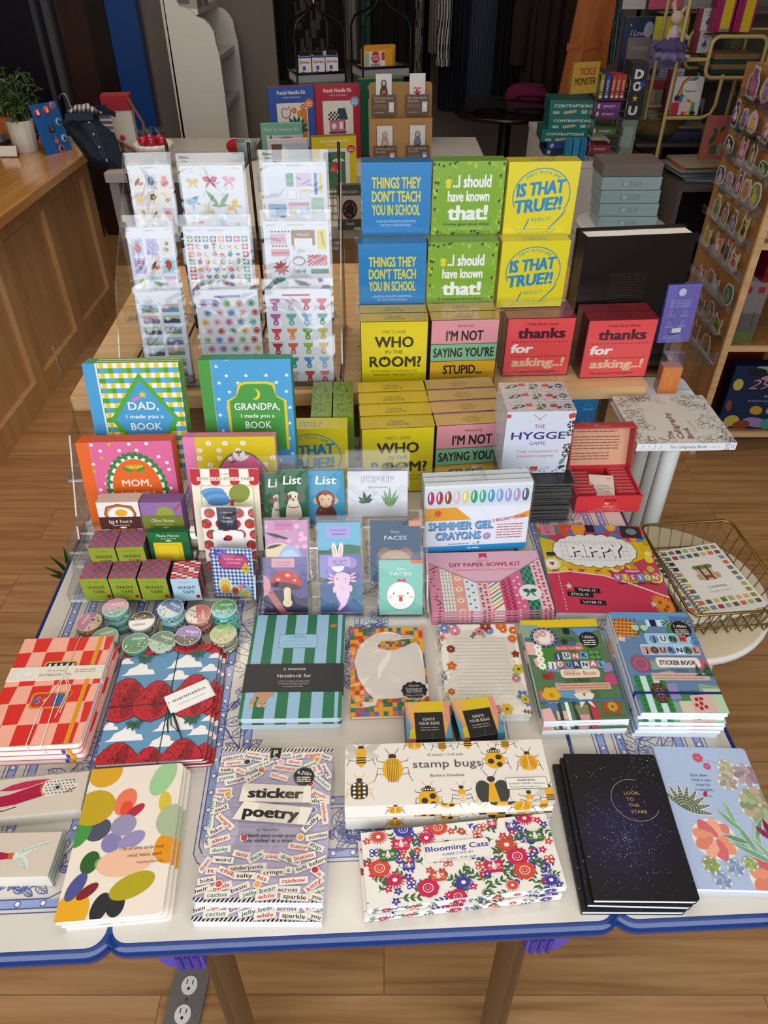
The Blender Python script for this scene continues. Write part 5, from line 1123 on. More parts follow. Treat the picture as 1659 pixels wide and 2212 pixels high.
for s_,y,h in (('MOM,',78,9),('I made you a',67,5),('BOOK',53,9)): MOMA.text(s_,57,y,h,'#e6dfd6',7,bold=.02,w={'MOM,': 31,'BOOK': 32}.get(s_,36))
[MOMA.rect(14.5,1 + i * 3.4,15.2,2.8 + i * 3.4,'#d8a24a',6) for i in range(40)]
GPA = kid('#3f8a34','#3f93c4'); rd = random.Random(3)
for i in range(50): GPA.star(19 + (i % 8) * 10.8 + rd.uniform(-2,2),5 + (i // 8) * 20.5 + (i % 2) * 9,2.7,'#e6e6de',1)
def plq(k): return [(30 - k,20),(30 - k,84 + k * .3),(38,90 + k * .5),(44 - k,104 + k),(50,106 + k),(72,106 + k),(78 + k,104 + k),(82,90 + k * .5),(90 + k,84 + k * .3),(90 + k,20)]
GPA.poly(plq(3),'#d3bd1c',3); GPA.poly(plq(0),'#3f8f38',4); GPA.ell(59,93,5.5,7,'#d8c42a',5); GPA.ell(56.5,94,5,6.4,'#3f8f38',6)
for s_,y,h,w_ in (('GRANDPA,',73,9,50),('I made you a',63,5,37),('BOOK',49,9,29)): GPA.text(s_,60,y,h,'#e6e6de',7,bold=.02,w=w_)
[GPA.rect(13.5,1 + i * 3.4,14.2,2.8 + i * 3.4,'#d3bd1c',6) for i in range(40)]
GMA = kid('#d978a6','#cdb414'); rd = random.Random(5)
for i in range(60): GMA.flower(18 + (i % 9) * 9.8 + rd.uniform(-2,2),5 + (i // 9) * 19 + (i % 2) * 9,3.2,'#e6ded6','#c9608a',1,5,20)
GMA.ell(62,72,30,46,'#2f7a3a',4,30); GMA.ell(62,72,28.5,44,'#d56a92',5,30); GMA.leaf(56,106,16,7,20,'#e6e2da',6); GMA.leaf(58,106,12,6,110,'#e6e2da',6); GMA.leaf(62,107,12,6,75,'#e6e2da',6); GMA.leaf(56,105,9,2.4,200,'#6a5a3a',6); GMA.flower(50,108,3,'#e6e2da','#d8b01c',6.5)
for s_,y,h in (('GRANDMA,',72,8),('I made you a',62,5),('BOOK',46,9)): GMA.text(s_,62,y,h,'#e6e6de',7,bold=.02,w=42)
def pic_book(label,p,q,z,H,A,spine,n,what,sidepat=None,D=.012):
    loc,rot,w = top_edge(p,q,z,H,R(12)); t = thing('picture_book',label,'book',loc,rot,'fill-in picture books')
    b = MB(); b.box(-w / 2,0,0,w / 2,.0022,H,spine); b.art(A,(-w / 2,0,0),(w / A.W,0,0),(0,0,H / A.H))
    b.art(Art(10,10,A.items[0][2] if sidepat is None else sidepat),(w / 2,0,0),(0,.00022,0),(0,0,H / 10)); 
    b.box(-w / 2,0,H,-w / 2 + w * .13,.0022,H + .0003,spine); b.box(-w / 2 + w * .13,0,H,w / 2,.0022,H + .0003,A.items[0][2])
    b.build('cover_print','print',t)
    b = MB(); b.box(-w / 2 + .001,.0022,.003,w / 2 - .003,D - .0022,H - .003,'#dcd8cc'); b.build('pages','matte',t)
    b = MB(); b.box(-w / 2,D - .0022,0,w / 2,D,H,spine if sidepat is None else sidepat); b.build('back_cover','print',t)
    behind(t,n,D + .001,what,['second from the front','rearmost of three'])
    return t
pic_book('blue-spined yellow and green gingham picture book with diamond, frontmost of three',(176,786),(384,783),1.106,.208,DADA,'#3f93c4',3,'gingham diamond picture book','#6f9a3a')
pic_book('blue starry picture book with green plaque and moon, frontmost of three',(426,778),(627,776),1.106,.208,GPA,'#3f8a34',3,'blue starry picture book')
pic_book('pink dotted picture book with orange oval and orange spine, frontmost of three',(162,957),(369,952),.995,.208,MOMA,'#d9601a',3,'pink dotted picture book')
pic_book('yellow flowered picture book with pink spine, behind sticky tab card',(393,945),(593,943),.995,.208,GMA,'#d978a6',2,'yellow flowered picture book')
a,b_ = at((140,1150),.762),at((620,1150),.762); a.z = b_.z = TB
m = (a + b_) / 2
t = thing('acrylic_book_stand','two-tier clear acrylic stand behind picture books','display stand',(-.395,1.055,TB),(0,0,R(2)))
for y,z,d in ((-.002,.030,.075),(.085,.140,.075)):
    b = MB(); pane(b,-.215,y,z - .003,.215,y + d,z); b.build('shelf',CL,t)
    b = MB(); pane(b,-.215,y - .004,z - .003,.215,y - .001,z + .03); b.build('lip',CL,t)
b = MB(); pane(b,-.215,.19,0,.215,.193,.37); b.build('back_panel',CL,t)
for s in (-1,1):
    b = MB(); side_pane(b,s * .2165 - .0015,[(-.006,0),(.193,0),(.193,.22),(.15,.20),(.07,.06),(-.006,.045)]); b.build('side_panel',CL,t)
# ================================================================== boxed games, crayons and sticker rack
# ---- art for the game boxes
def game_things():
    A = Art(100,100,'#1479b8')
    for s_,y in (('THINGS THEY',66),('DON’T TEACH',47.5),('YOU IN SCHOOL',29)): A.text(s_,50,y,14.5,'#d6ca26',1,w=70,bold=.05)
    A.text('A CRAZY BOX OF FUN FACTS, RANDOM TRIVIA,',50,18.5,3.4,'#b9d6e6',1,w=60); A.text('AND TOTALLY USELESS KNOWLEDGE.',50,13,3.4,'#b9d6e6',1,w=46)
    return A
def game_should():
    A = Art(100,106,'#74a023'); rd = random.Random(2)
    for i in range(26): A.rect(i * 4,0,i * 4 + 1.4,106,'#7fac2a',.5)
    for i in range(70):
        s_ = i % 4; u = rd.random(); x,y = ((rd.uniform(1,8),u * 106),(rd.uniform(92,99),u * 106),(u * 100,rd.uniform(98,105)),(u * 100,rd.uniform(1,5)))[s_]
        if i % 3: A.ring(x,y,2,.5,'#c9cf2a',1,None,8); A.ell(x + 1,y - 1.6,1,None,'#c9cf2a',1,6)
        else: A.poly([(x - 2.6,y),(x - 1,y + 2.2),(x + 2.4,y + 3),(x + .6,y - .4),(x + 2,y - 2.6)],'#1f3a1c',1.5)
    W_ = '#e6e9e2'
    A.text('..I should',55,70,17,W_,2,w=52,bold=.06); A.text('have known',51,50,15,W_,2,w=58,bold=.06); A.text('that!',51,23,21,W_,2,w=55,bold=.07)
    A.ell(22,78,4.6,4.2,'#d3c928',3); A.ell(22,72,4,3.6,'#d3c928',3); A.leaf(22,82,4,2,60,'#5a7a1c',3)
    A.text('A trivia game about things',50,14.5,3.6,'#1d2a14',2,w=66,bold=.03); A.text('you oughta know!',50,8.5,3.4,'#b9d08a',2,w=48)
    return A
def game_true():
    A = Art(100,102,'#d8c90f'); B_ = '#1b82b4'
    A.ring(50,56,41,1.4,B_,1,38,40,0,-30,205); A.poly([(29,9),(35,24),(37,24),(31,9)],B_,1); A.poly([(64,8),(66,8),(84,28),(88,36),(86.6,37),(82,29)],B_,1)
    for i,ch in enumerate('PARTY TRIVIA GAME'):
        a = 128 - i * 4.8; A.text(ch,50 + 34 * math.cos(R(a)),54 + 32 * math.sin(R(a)),4.4,'#3f8f9a',2,rot=a - 90)
    A.text('IS THAT',49,58,17.5,B_,2,w=68,bold=.08,ital=.14,rot=5); A.text('TRUE?!',48,35,17.5,B_,2,w=66,bold=.08,ital=.14,rot=5); A.text('REALLY?',54,21,5.4,'#3f8f9a',2,w=28,rot=4)
    A.text('Can you tell the difference between',47,8,2.8,'#7a9a4a',2,w=62); A.text('wacky fact and sneaky fiction?',47,4,2.8,'#7a9a4a',2,w=54)
    return A
def game_who():
    A = Art(100,110,'#201d14'); A.rect(1,1,99,109.2,'#d8c512',.5); K = '#2a2618'
    A.text('PARTY GAME',50,91,5,'#5a531c',1,w=34); A.text('WHO',50,69,17,K,1,w=57,bold=.05); A.text('IN THE',50,58.5,5.8,K,1,w=26); A.text('ROOM?',52,37,17,K,1,w=77,bold=.05)
    for x in (37,53.5): A.ell(x - 1.5,50,2.2,None,K,2.5,10)
    A.text('ARE YOU PREPARED TO LEARN WHAT YOUR',50,28,3.6,K,1,w=70); A.text('FRIENDS REALLY THINK ABOUT YOU?',50,21.5,3.6,K,1,w=62); A.rect(4,4,16,7.5,K,1)
    return A
def game_not():
    A = Art(100,110,'#1d1a18'); K = '#23201e'
    A.rect(1,72,99,109.2,'#d58d96',.5); A.rect(1,44,99,71,'#76b08a',.5); A.rect(1,1,99,43,'#d9a521',.5)
    A.text('TRIVIA GAME',50,98,3.8,K,1,w=24); A.text('I’M NOT',50,77,15.5,K,1,w=54,bold=.05); A.text('SAYING YOU’RE',50,50.5,14.5,K,1,w=90,bold=.05); A.text('STUPID...',50,22,14.5,K,1,w=58,bold=.05); A.text('TAKE A WILD GUESS',50,13,4,K,1,w=34); A.lines(30,70,8,3,2,1.4,K,1)
    return A
def game_thanks():
    A = Art(100,96,'#4a1420'); A.rect(1.4,1.2,98.6,94.8,'#dc4a4c',.5); M_ = '#4a1524'
    A.text('Trivia Party Game',52,84,4.6,'#3a1018',1,w=46,ital=.2,bold=.02); A.text('thanks',52,64,16,M_,1,w=68,bold=.07); A.text('for',26,40,14,'#e6e0da',1,w=31,bold=.07,ital=.1); A.text('asking..!',52,17,14,'#dcb494',1,w=77,bold=.07,ital=.1); A.text('The knockout trivia game!',48,6,4.4,'#3a1018',1,w=64,ital=.2,bold=.02)
    for i in range(15):
        A.rect(10 + i * 5.6,57,13.4 + i * 5.6,58,M_,1); A.rect(10 + i * 5.6,33,13.4 + i * 5.6,34,M_,1)
    return A
def monstera(A,x,y,r,c,L=2,rot=0):
    A.ell(x,y,r,r * .8,c,L,14,rot)
    for k in range(5): A.line([(x,y),(x + r * 1.05 * math.cos(R(rot + 40 + k * 62)),y + r * .95 * math.sin(R(rot + 40 + k * 62)))],r * .16,'#cfd0d4',L + .5)
def game_hygge():
    A = Art(100,106,'#c5ccda'); rd = random.Random(4); N = '#2a2a6e'
    A.text('THE',50,78,7,'#4a4f78',1,w=16); A.text('HYGGE',50,60,12,N,1,w=80,bold=.03); A.text('GAME',50,50,6,'#4a4f78',1,w=24); A.text('Cozy conversation in',52,37,4.6,'#b5505a',1,w=62); A.text('pleasant company',50,29,4.6,'#b5505a',1,w=54)
    A.line([(38,101),(50,92)],.8,'#c0392b',1); A.line([(58,101),(46,92)],.8,'#c0392b',1); A.rect(44,6,56,12,'#c0392b',1,1.5); A.rect(42,4,58,5.2,'#c0392b',1); A.rect(90,94,100,102,'#c0392b',1,2,20); A.rect(0,96,6,102,'#c0392b',1,1)
    for x,y in ((96,84),(97,70),(96,46),(95,34)): monstera(A,x,y,7,'#2b3a34',1,x * y % 90)
    for i in range(40): A.ell(rd.uniform(1,99),rd.uniform(0,10),.8,1.4,'#23272a',1,6,rd.uniform(0,90))
    A.leaf(86,8,14,6,20,'#2b3a34',1); A.leaf(2,10,12,5,150,'#2b3a34',1); A.leaf(88,14,16,7,60,'#6f7f78',1)
    return A
def top_words(bg,ws,c,H=30):
    A = Art(100,H,bg)
    for s_,y,h,w_ in ws: A.text(s_,50,y,h,c,1,w=w_,rot=180)
    return A
TW_ = top_words('#b79a14',(('WHO',20,6,22),('ROOM?',13,7,30)),'#5a4f14'); TN = top_words('#b58f4a',(('I’M NOT',22,4,16),('SAYING YOU’RE',16,4,26),('STUPID',10,4,18)),'#5a4a2a')
TB_ = top_words('#0f5f92',(('THINGS THEY DON’T TEACH YOU IN SCHOOL',16,5,70),),'#1a86c0'); TS = top_words('#5f8a1e',(('...I should have known that!',16,5,60),),'#8fb84a'); TY = top_words('#bfae12',(('IS THAT',20,7,34),('TRUE?!',12,7,30)),'#3a86a0'); TT = top_words('#7a1c28',(('thanks',22,5,26),('for',16,4,10),('asking..!',10,4,26)),'#4a1018')
THY = Art(100,36,'#b9a9ae'); rd = random.Random(9)
for i in range(60): THY.ell(rd.uniform(0,100),rd.uniform(0,36),.7,1.1,'#3a3638',1,6,rd.uniform(0,90))
for x,y in ((20,20),(52,20),(90,18)): monstera(THY,x,y,8,'#2b302c',2,x)
for x,y in ((34,24),(70,20)): THY.rect(x - 5,y - 5,x + 5,y + 5,'#b5343a',2,1)
for x,y,a_ in ((8,10,40),(42,8,10),(74,8,60)): THY.leaf(x,y,12,6,a_,'#4a4644',2)
GD = .044
# ---- clear tiered stand with the trivia games on the bench
def stand_game(label,p,q,z,H,A,T,side,group,n=1,what='',words_=None,D=GD,name='trivia_game',mt='wrap'):
    t,w = upright(name,label,'board game',p,q,z,H,D,A,0,group,side,topA=T,mt=mt)
    if n > 1: behind(t,n,D + .003,what,words_)
    return t
B_,S_,Y_ = game_things(),game_should(),game_true()
stand_game('blue trivia game box with yellow lettering, on the upper step',(780,351),(933,350),1.333,.154,B_,TB_,'#1479b8','blue school trivia games')
stand_game('lime green trivia game box with bold white lettering, on the upper step',(937,349),(1095,347),1.333,.156,S_,TS,'#74a023','lime green trivia games')
stand_game('yellow trivia game box with blue speech ring, on the upper step',(1101,350),(1257,348),1.333,.156,Y_,TY,'#d8c90f','yellow speech ring trivia games')
stand_game('blue trivia game box with yellow lettering, on the lower step',(774,527),(922,525),1.18,.152,B_,TB_,'#1479b8','blue school trivia games')
stand_game('lime green trivia game box with bold white lettering, on the lower step',(926,524),(1078,522),1.18,.154,S_,TS,'#74a023','lime green trivia games')
stand_game('yellow trivia game box with blue speech ring, on the lower step',(1086,522),(1234,519),1.18,.154,Y_,TY,'#d8c90f','yellow speech ring trivia games')
t = thing('acrylic_riser','clear two-step acrylic riser under stacked blue, green and yellow games','display stand',tl(.267,1.245,BZ),(0,0,TR_))
for y,z,d in ((-.002,.150,.056),(.056,.304,.07)):
    b = MB(); pane(b,-.255,y,z - .003,.255,y + d,z - .0005); b.build('step',CL,t)
for y,z0,z1 in ((.054,.150,.301),(.126,0,.301),(-.004,0,.147)):
    b = MB(); pane(b,-.255,y - .0035,z0,.255,y - .0008,z1); b.build('riser_panel',CL,t)
for z,y in ((.150,-.008),):
    b = MB(); pane(b,-.258,y,z,.258,y + .0025,z + .028); b.build('lip',CL,t)
WHO,NOT,THX,HYG = game_who(),game_not(),game_thanks(),game_hygge()
fb = ['second in its row on the bench']
stand_game('yellow party game box with black lettering, on the bench under blue games',(778,695),(926,693),1.043,.168,WHO,TW_,'#2a2618','yellow party games',2,'yellow party game box',['second back on the bench'])
stand_game('pink, green and yellow striped trivia game box, on the bench',(932,692),(1081,688),1.043,.168,NOT,TN,'#2a2420','striped trivia games',2,'striped trivia game box',['second back on the bench'])
stand_game('red trivia game box beside striped one, under yellow speech ring games',(1097,688),(1247,685),1.024,.149,THX,TT,'#4a1420','red trivia games',2,'red trivia game box under yellow games',['second back'])
stand_game('red trivia game box standing apart before the big black book',(1273,692),(1425,688),1.024,.149,THX,TT,'#4a1420','red trivia games',2,'red trivia game box before black book',['second back'])
b = MB(); t = thing('acrylic_lip','low clear acrylic guard before games on the bench','guard',tl(.250,1.135,BZ),(0,0,TR_))
pane(b,-.235,0,.0,.235,.0025,.045); b.build('guard_panel',CL,t)
b = MB(); pane(b,-.235,-.010,0,.235,-.0005,.0025); b.build('foot',CL,t)
# ---- games standing on the enamel table
rw = ['second from the front on the enamel table','third from the front on the enamel table','rearmost on the enamel table']
def table_game(label,p,q,A,T,side,group,n,what,H=.168):
    t,w = upright('party_game' if A is WHO else 'trivia_game',label,'board game',p,q,TB + H + .001,H,GD,A,0,group,side,topA=T,mt='wrap')
    if n > 1: behind(t,n,.051,what,rw[:n - 2] + [rw[2]])
    return t
table_game('yellow party game box at front of its row on enamel table',(780,927),(940,921),WHO,TW_,'#d8c512','yellow party games',4,'yellow party game box')
table_game('striped trivia game box at front of its row on enamel table',(943,920),(1103,911),NOT,TN,'#2a2420','striped trivia games',4,'striped trivia game box')
table_game('yellow speech ring game box behind bagged list pads on enamel table',(588,927),(750,926),Y_,TY,'#d8c90f','yellow speech ring trivia games',1,'',.155)
# boxes seen on their spines
sp = Art(30,100,'#6f8a22'); rd = random.Random(8)
for i in range(90): sp.leaf(rd.uniform(0,28),rd.uniform(0,96),rd.uniform(3,7),1.6,rd.uniform(0,180),rd.choice(['#3f5a18','#a8a82a','#8fa83a','#2f3f14']),1 + i % 4 * .3)
for k,(x0,x1,lab) in enumerate(((671,716,'lime green game box on its edge, nearer the picture books'),(719,764,'lime green game box on its edge, beside the yellow party games'))):
    a,c = at((x0,899),TB + .154),at((x1,898),TB + .154); w = (c - a).length; m = (a + c) / 2
    t = thing('trivia_game',lab,'board game',(m.x,m.y,TB),(0,0,TR_),'lime green trivia games')
    b = MB(); b.box(-w / 2,0,0,w / 2,.154,.153,'#74a023'); b.art(sp,(-w / 2,0,.153),(w / 30,0,0),(0,.154 / 100,0))
    b.build('box_print','wrap',t)
    b = MB(); b.box(-w / 2 - .0004,0,.060,w / 2 + .0004,.1545,.062,'#5a7a1c'); b.build('lid_seam','wrap',t)
# blue boxes lying on the lower shelf
A = Art(100,26,'#1479b8'); A.text('THINGS THEY',34,18,5,'#d6ca26',1,w=34,bold=.03); A.text('DON’T TEACH',34,11,5,'#d6ca26',1,w=34,bold=.03); A.text('YOU IN SCHOOL',34,4,5,'#d6ca26',1,w=36,bold=.03); A.ring(86,12,7,.8,'#5fb0d8',1,5,16); A.rect(78,6,94,9,'#5fb0d8',2)
for i in range(3):
    p = tl(.513,1.134,.7242 + i * .038); t = thing('trivia_game','blue game box lying flat under the bench top, %s of three' % ('lowest','middle','topmost')[i],'board game',p,(0,0,TR_),'blue boxes lying on the lower shelf')
    b = MB(); b.box(-.08,0,0,.08,.154,.0375,'#1479b8'); b.art(A,(-.08,0,0),(.0016,0,0),(0,0,.0375 / 26)); b.build('box_print','wrap',t)
    b = MB(); b.box(-.0804,-.0004,.0245,.0804,.1544,.0252,'#0f5f92'); b.build('lid_seam','wrap',t)
# ---- stack of bagged cards with the pale game box on top
rd = random.Random(3); nS,hS = 22,.1035 / 22
for i in range(nS):
    p = Vector((.312,1.171,TB + i * hS)); lab = 'bottom' if i == 0 else 'topmost' if i == nS - 1 else None
    t = thing('bagged_card_set','thin dark card set in clear bag, in tall stack under the pale game box','card set',p + Vector((rd.uniform(-.003,.003),rd.uniform(-.002,.004),0)),(0,0,R(2.5 + rd.uniform(-1.2,1.2))),'stack of bagged card sets')
    b = MB(); b.box(-.07,0,0,.07,.05,hS * .55,rd.choice(['#2a2c2a','#3a3c38','#23302a','#4a4644'])); b.build('card','print',t)
    b = MB(); b.box(-.073,-.003,hS * .1,.074,.054,hS * .93,'#c5c5c2'); b.build('clear_bag','film',t)
z0 = TB + .1038
t,w = upright('conversation_game','pale blue conversation game box with leaf border, front one on bagged cards','board game',(1097,890),(1246,887),z0 + .146,.146,.036,HYG,0,'pale blue conversation games','#c5ccda',topA=THY,mt='wrap')
behind(t,3,.040,'pale blue conversation game box',['second from front','rearmost'])
p = tl(.20,.915,TB)
t = thing('cardboard_riser','plain cardboard block under rear pale blue game boxes','riser block',tl(.362,.862,TB),(0,0,TR_)); b = MB(); b.box(-.06,0,0,.06,.10,.1032,'#8a7458'); b.build('block','matte',t); b = MB(); b.box(-.005,-.0004,0,.005,.1004,.1034,'#a8906a'); b.build('tape_strip','gloss',t)

# ---- red card game with its lid open
a,c = at((1239,1108),TB),at((1379,1105),TB); m,ang,w = frame(a,c)
t = thing('card_game','open red card game box showing its cards, beside conversation game','card game',m,(0,0,ang))
b = MB(); h,d = .043,.115; RD = '#c8343a'
for q in ((-w / 2,0,-w / 2 + .003,d),(w / 2 - .003,0,w / 2,d),(-w / 2,0,w / 2,.003),(-w / 2,d - .003,w / 2,d)): b.box(q[0],q[1],0,q[2],q[3],h,RD)
b.box(-w / 2,0,0,w / 2,d,.003,RD)
A = Art(100,30,RD); A.text('thanks',52,21,4.5,'#3a1018',1,w=18,bold=.035); A.text('for',48,15,4,'#e6e0da',1,bold=.035); A.text('asking..!',52,9.5,4,'#dca08a',1,w=19,bold=.035); A.text('Produced by Hygge Games',50,5.5,1.8,'#e6c0b8',1,w=34); A.text('Visit us at',50,2,1.8,'#e6c0b8',1,w=56)
b.art(A,(-w / 2,0,0),(w / 100,0,0),(0,0,h / 30)); b.build('tray','print',t)
M = Matrix.Translation((0,d,h)) @ Matrix.Rotation(R(-14),4,'X'); lh = .098
b = MB(); b.box(-w / 2,0,0,w / 2,.003,lh,'#4a1420',M=M); b.box(-w / 2,-.03,lh - .003,w / 2,0,lh,'#b02c33',M=M)
for s in (-1,1): b.box(min(s * w / 2,s * (w / 2 - .003)),-.03,0,max(s * w / 2,s * (w / 2 - .003)),0,lh,'#a8343a',M=M)
A = Art(100,70,'#d09a7c'); A.lines(5,78,62,5,2,1.6,'#7a4a3a',1,1); A.lines(5,84,48,5,5,1.6,'#7a4a3a',1,2); A.lines(5,70,20,5,3,1.6,'#7a4a3a',1,3)
R3 = M.to_3x3(); b.art(A,M @ Vector((-w / 2 + .003,0,0)),R3 @ Vector(((w - .006) / 100,0,0)),R3 @ Vector((0,0,(lh - .003) / 70)))
A = Art(100,22,'#b02c33'); A.text('thanks',46,14,4.5,'#3a1018',1,w=22,bold=.035); A.text('for',40,8.5,4,'#e6e0da',1,bold=.035); A.text('asking..!',48,3,4,'#dca08a',1,w=24,bold=.035)
b.art(A,M @ Vector((-w / 2,-.03,lh)),R3 @ Vector((w / 100,0,0)),R3 @ Vector((0,.03 / 22,0)))
b.build('lid','print',t)
for s,n in ((-1,7),(1,8)):
    for k in range(n):
        b = MB(); M = Matrix.Translation((s * .044,.012 + k * .012,.006)) @ Matrix.Rotation(R(-12),4,'X'); b.box(-.022,0,0,.022,.0085,.034,'#b0303a',M=M); b.box(-.018,.001,.034,.018,.007,.0344,'#c9686a',M=M); b.build('card_deck','print',t)
b = MB(); M = Matrix.Translation((-.004,.042,.036)) @ Matrix.Rotation(R(-8),4,'Z') @ Matrix.Rotation(R(14),4,'X')
b.box(-.026,-.036,-.014,.026,.034,0,'#dddad6',M=M); A = Art(52,70,'#d2bfb2'); [A.lines(12,40 + (i % 3) * 3,40 - i * 4,5,1,1.1,'#6a4a42',1,i) for i in range(7)]; A.lines(36,48,62,3,2,1,'#a8505a',1,5)
R3 = M.to_3x3(); b.art(A,M @ Vector((-.026,-.036,0)),R3 @ Vector((.001,0,0)),R3 @ Vector((0,.001,0))); b.build('card_deck','print',t)

# ---- crayons in clear clamshells
A = Art(200,136,'#d9dce2'); A.rect(0,0,200,12,'#1f86c0',2); A.rect(0,66,200,92,'#d99a1c',1); A.poly([(60,92),(200,92),(200,80),(150,62),(90,66)],'#dadfe8',1.5); A.rect(0,94,200,130,'#c9d3da',1)
for i,c in enumerate(('#a8285f','#b0284a','#8a4a2a','#d9b0b8','#d3c96a','#2f9a6a','#3fa88a','#4f93b8','#7a9fd0','#9a96c9','#a98fc9','#5a5f6a')): A.ell(12 + i * 16,112,6.4,13,c,2,18); A.ell(10.4 + i * 16,114,1.6,9,'#dfe4ea',3,10)
A.sunny(26,81,8,'#c9343f','#d98a2a',3,14,.1)
for s_,x,y,w_ in (('SHIMMER GEL',70,48,122),('CRAYONS',66,27,86)):
    A.text(s_,x + 1.2,y - 1.8,15,'#24356e',3,w=w_,bold=.09); A.text(s_,x,y,15,'#cfe0ea',4,w=w_,bold=.08)
    n = len(s_); A.text(s_,x,y,15,'#3f8fc0',5,w=w_,bold=.035)
A.text('12 BRILLIANT COLORS',162,62,6.5,'#c0306a',4,w=64,bold=.035,rot=6); A.lines(140,190,52,5.5,6,1.6,'#b5404a',3,4); A.ring(122,30,7,2,'#8a5fae',4); A.ring(122,30,3.5,1.6,'#8a5fae',4); A.star(106,17,4,'#3fa08a',4); A.star(98,15,2.4,'#5f9fc0',4); A.lines(48,90,15,3,1,1.4,'#3f7fb0',3); A.lines(86,110,5,3,1,2,'#cfe3ee',3)
t,w = upright('crayon_set','gel crayon set in clear clamshell, front one leaning on bagged cards','crayons',(918,1051),(1153,1040),.922,.155,.012,A,R(4),'gel crayon sets','#d5d8dd')
b = MB(); p = rrect(-w / 2 - .003,-.004,w / 2 + .003,.164,.012,5); Q = Matrix(((1,0,0,0),(0,0,-1,0),(0,1,0,0),(0,0,0,1)))
b.prism(p,-.013,.0015,'#fff',M=Q); b.tube([(-.012,-.002,.164),(-.010,-.002,.172),(.010,-.002,.172),(.012,-.002,.164)],.003,'#fff',8)
b.build('clamshell','acrylic',t)
behind(t,3,.0175,'gel crayon set',['second from the front','rearmost of three'])

# ---- paper bow kits
A = Art(100,72,'#c98f9f')
pats = [('#c97f92','#3a2a34'),('#ded6cc','#5a5f6a'),('#d0957f','#e6d6c8'),('#d3d8da','#a83a4a'),('#d9b0b5','#2f5a44'),('#dcd6c6','#b5342f'),('#c04a6e','#8a1f3a'),('#c75f85','#e6d0d4'),('#1f5a48','#3f8a70'),('#d9b5be','#b5343a')]
rd = random.Random(5)
for i,(c,d_) in enumerate(pats):
    x0,x1 = i * 10,i * 10 + 10; A.rect(x0,0,x1,60,c,1)
    for j in range(14):
        y = j * 4.3
        if i == 0: A.rect(x0 + rd.uniform(0,7),y,x0 + rd.uniform(3,10),y + 1,d_,2,0,rd.choice([30,-40]))
        elif i == 1: A.rect(x0,y,x1,y + .35,d_,2); A.rect(x0 + (j % 4) * 2.6,0,x0 + (j % 4) * 2.6 + .35,60,d_,2)
        elif i == 2 and j % 3 == 0: A.sunny(x0 + 5,y,4,d_,'#b5343a',2,12,.1)
        elif i in (3,7): A.ell(x0 + 2.5 + (j % 2) * 4,y,1.1,None,[d_,'#3f6a8a','#2f7a5a'][j % 3] if i == 3 else d_,2,8)
        elif i in (4,9): A.ell(x0 + 3 + (j % 2) * 4,y,1.6,1.1,[d_,'#b5343a'][j % 2],2,8,40); A.rect(x0 + 6 - (j % 2) * 4,y,x0 + 8 - (j % 2) * 4,y + 2,'#a83a4a',2)
        elif i == 5: A.poly([(x0,y),(x1,y + 8),(x1,y + 9.4),(x0,y + 1.4)],[d_,'#c9a02a','#3f6a8a','#2f7a5a'][j % 4],2)
        elif i == 6: A.line([(x0 + 2,y),(x0 + 5,y + 2),(x0 + 2,y + 4.3)],1.3,d_,2); A.line([(x0 + 7,y),(x0 + 10,y + 2),(x0 + 7,y + 4.3)],1.3,d_,2)
        elif i == 8: [A.rect(x0 + k * 2.5,y,x0 + k * 2.5 + 2.5,y + 4.3,d_,2) for k in range(4) if (j + k) % 2]
A.poly([(0,72),(100,72),(100,62),(60,33),(40,33),(0,60)],'#a86f84',3); A.poly([(0,72),(100,72),(100,63),(60,34.5),(40,34.5),(0,61)],'#d3a3b2',3.5)
A.text('DIY PAPER BOWS KIT',51,53,5,'#a81f38',4,w=62,bold=.04); A.text('• 24 Patterned Bow Templates • 96 Sticky Dots •',51,48,2.2,'#a83048',4,w=56,ital=.2); A.rect(47,63,54,70,'#b5283a',4); A.poly([(47,63),(50.5,66),(54,63)],'#d3a3b2',5); A.text('PIPSTICKS',50.5,59.5,1.7,'#a83048',4,w=10)
A.ell(84,20,9.5,None,'#dcd8d2',4,24); A.bow(84,21,6.5,'#1f5a50',5,0,'#2f7a6a')
book('paper_bow_kit','pink envelope of patterned paper strips, paper bow kit, topmost of stack','craft kit',[(921,1198),(1160,1187),(1197,1316),(931,1324)],.0042,A,5,'pink paper bow kit','paper bow kits',.0006,'','#c98f9f',mt='gloss',pages='#c58a9c',jit=.0008,shift=(.0,-.0028),turn=.3)

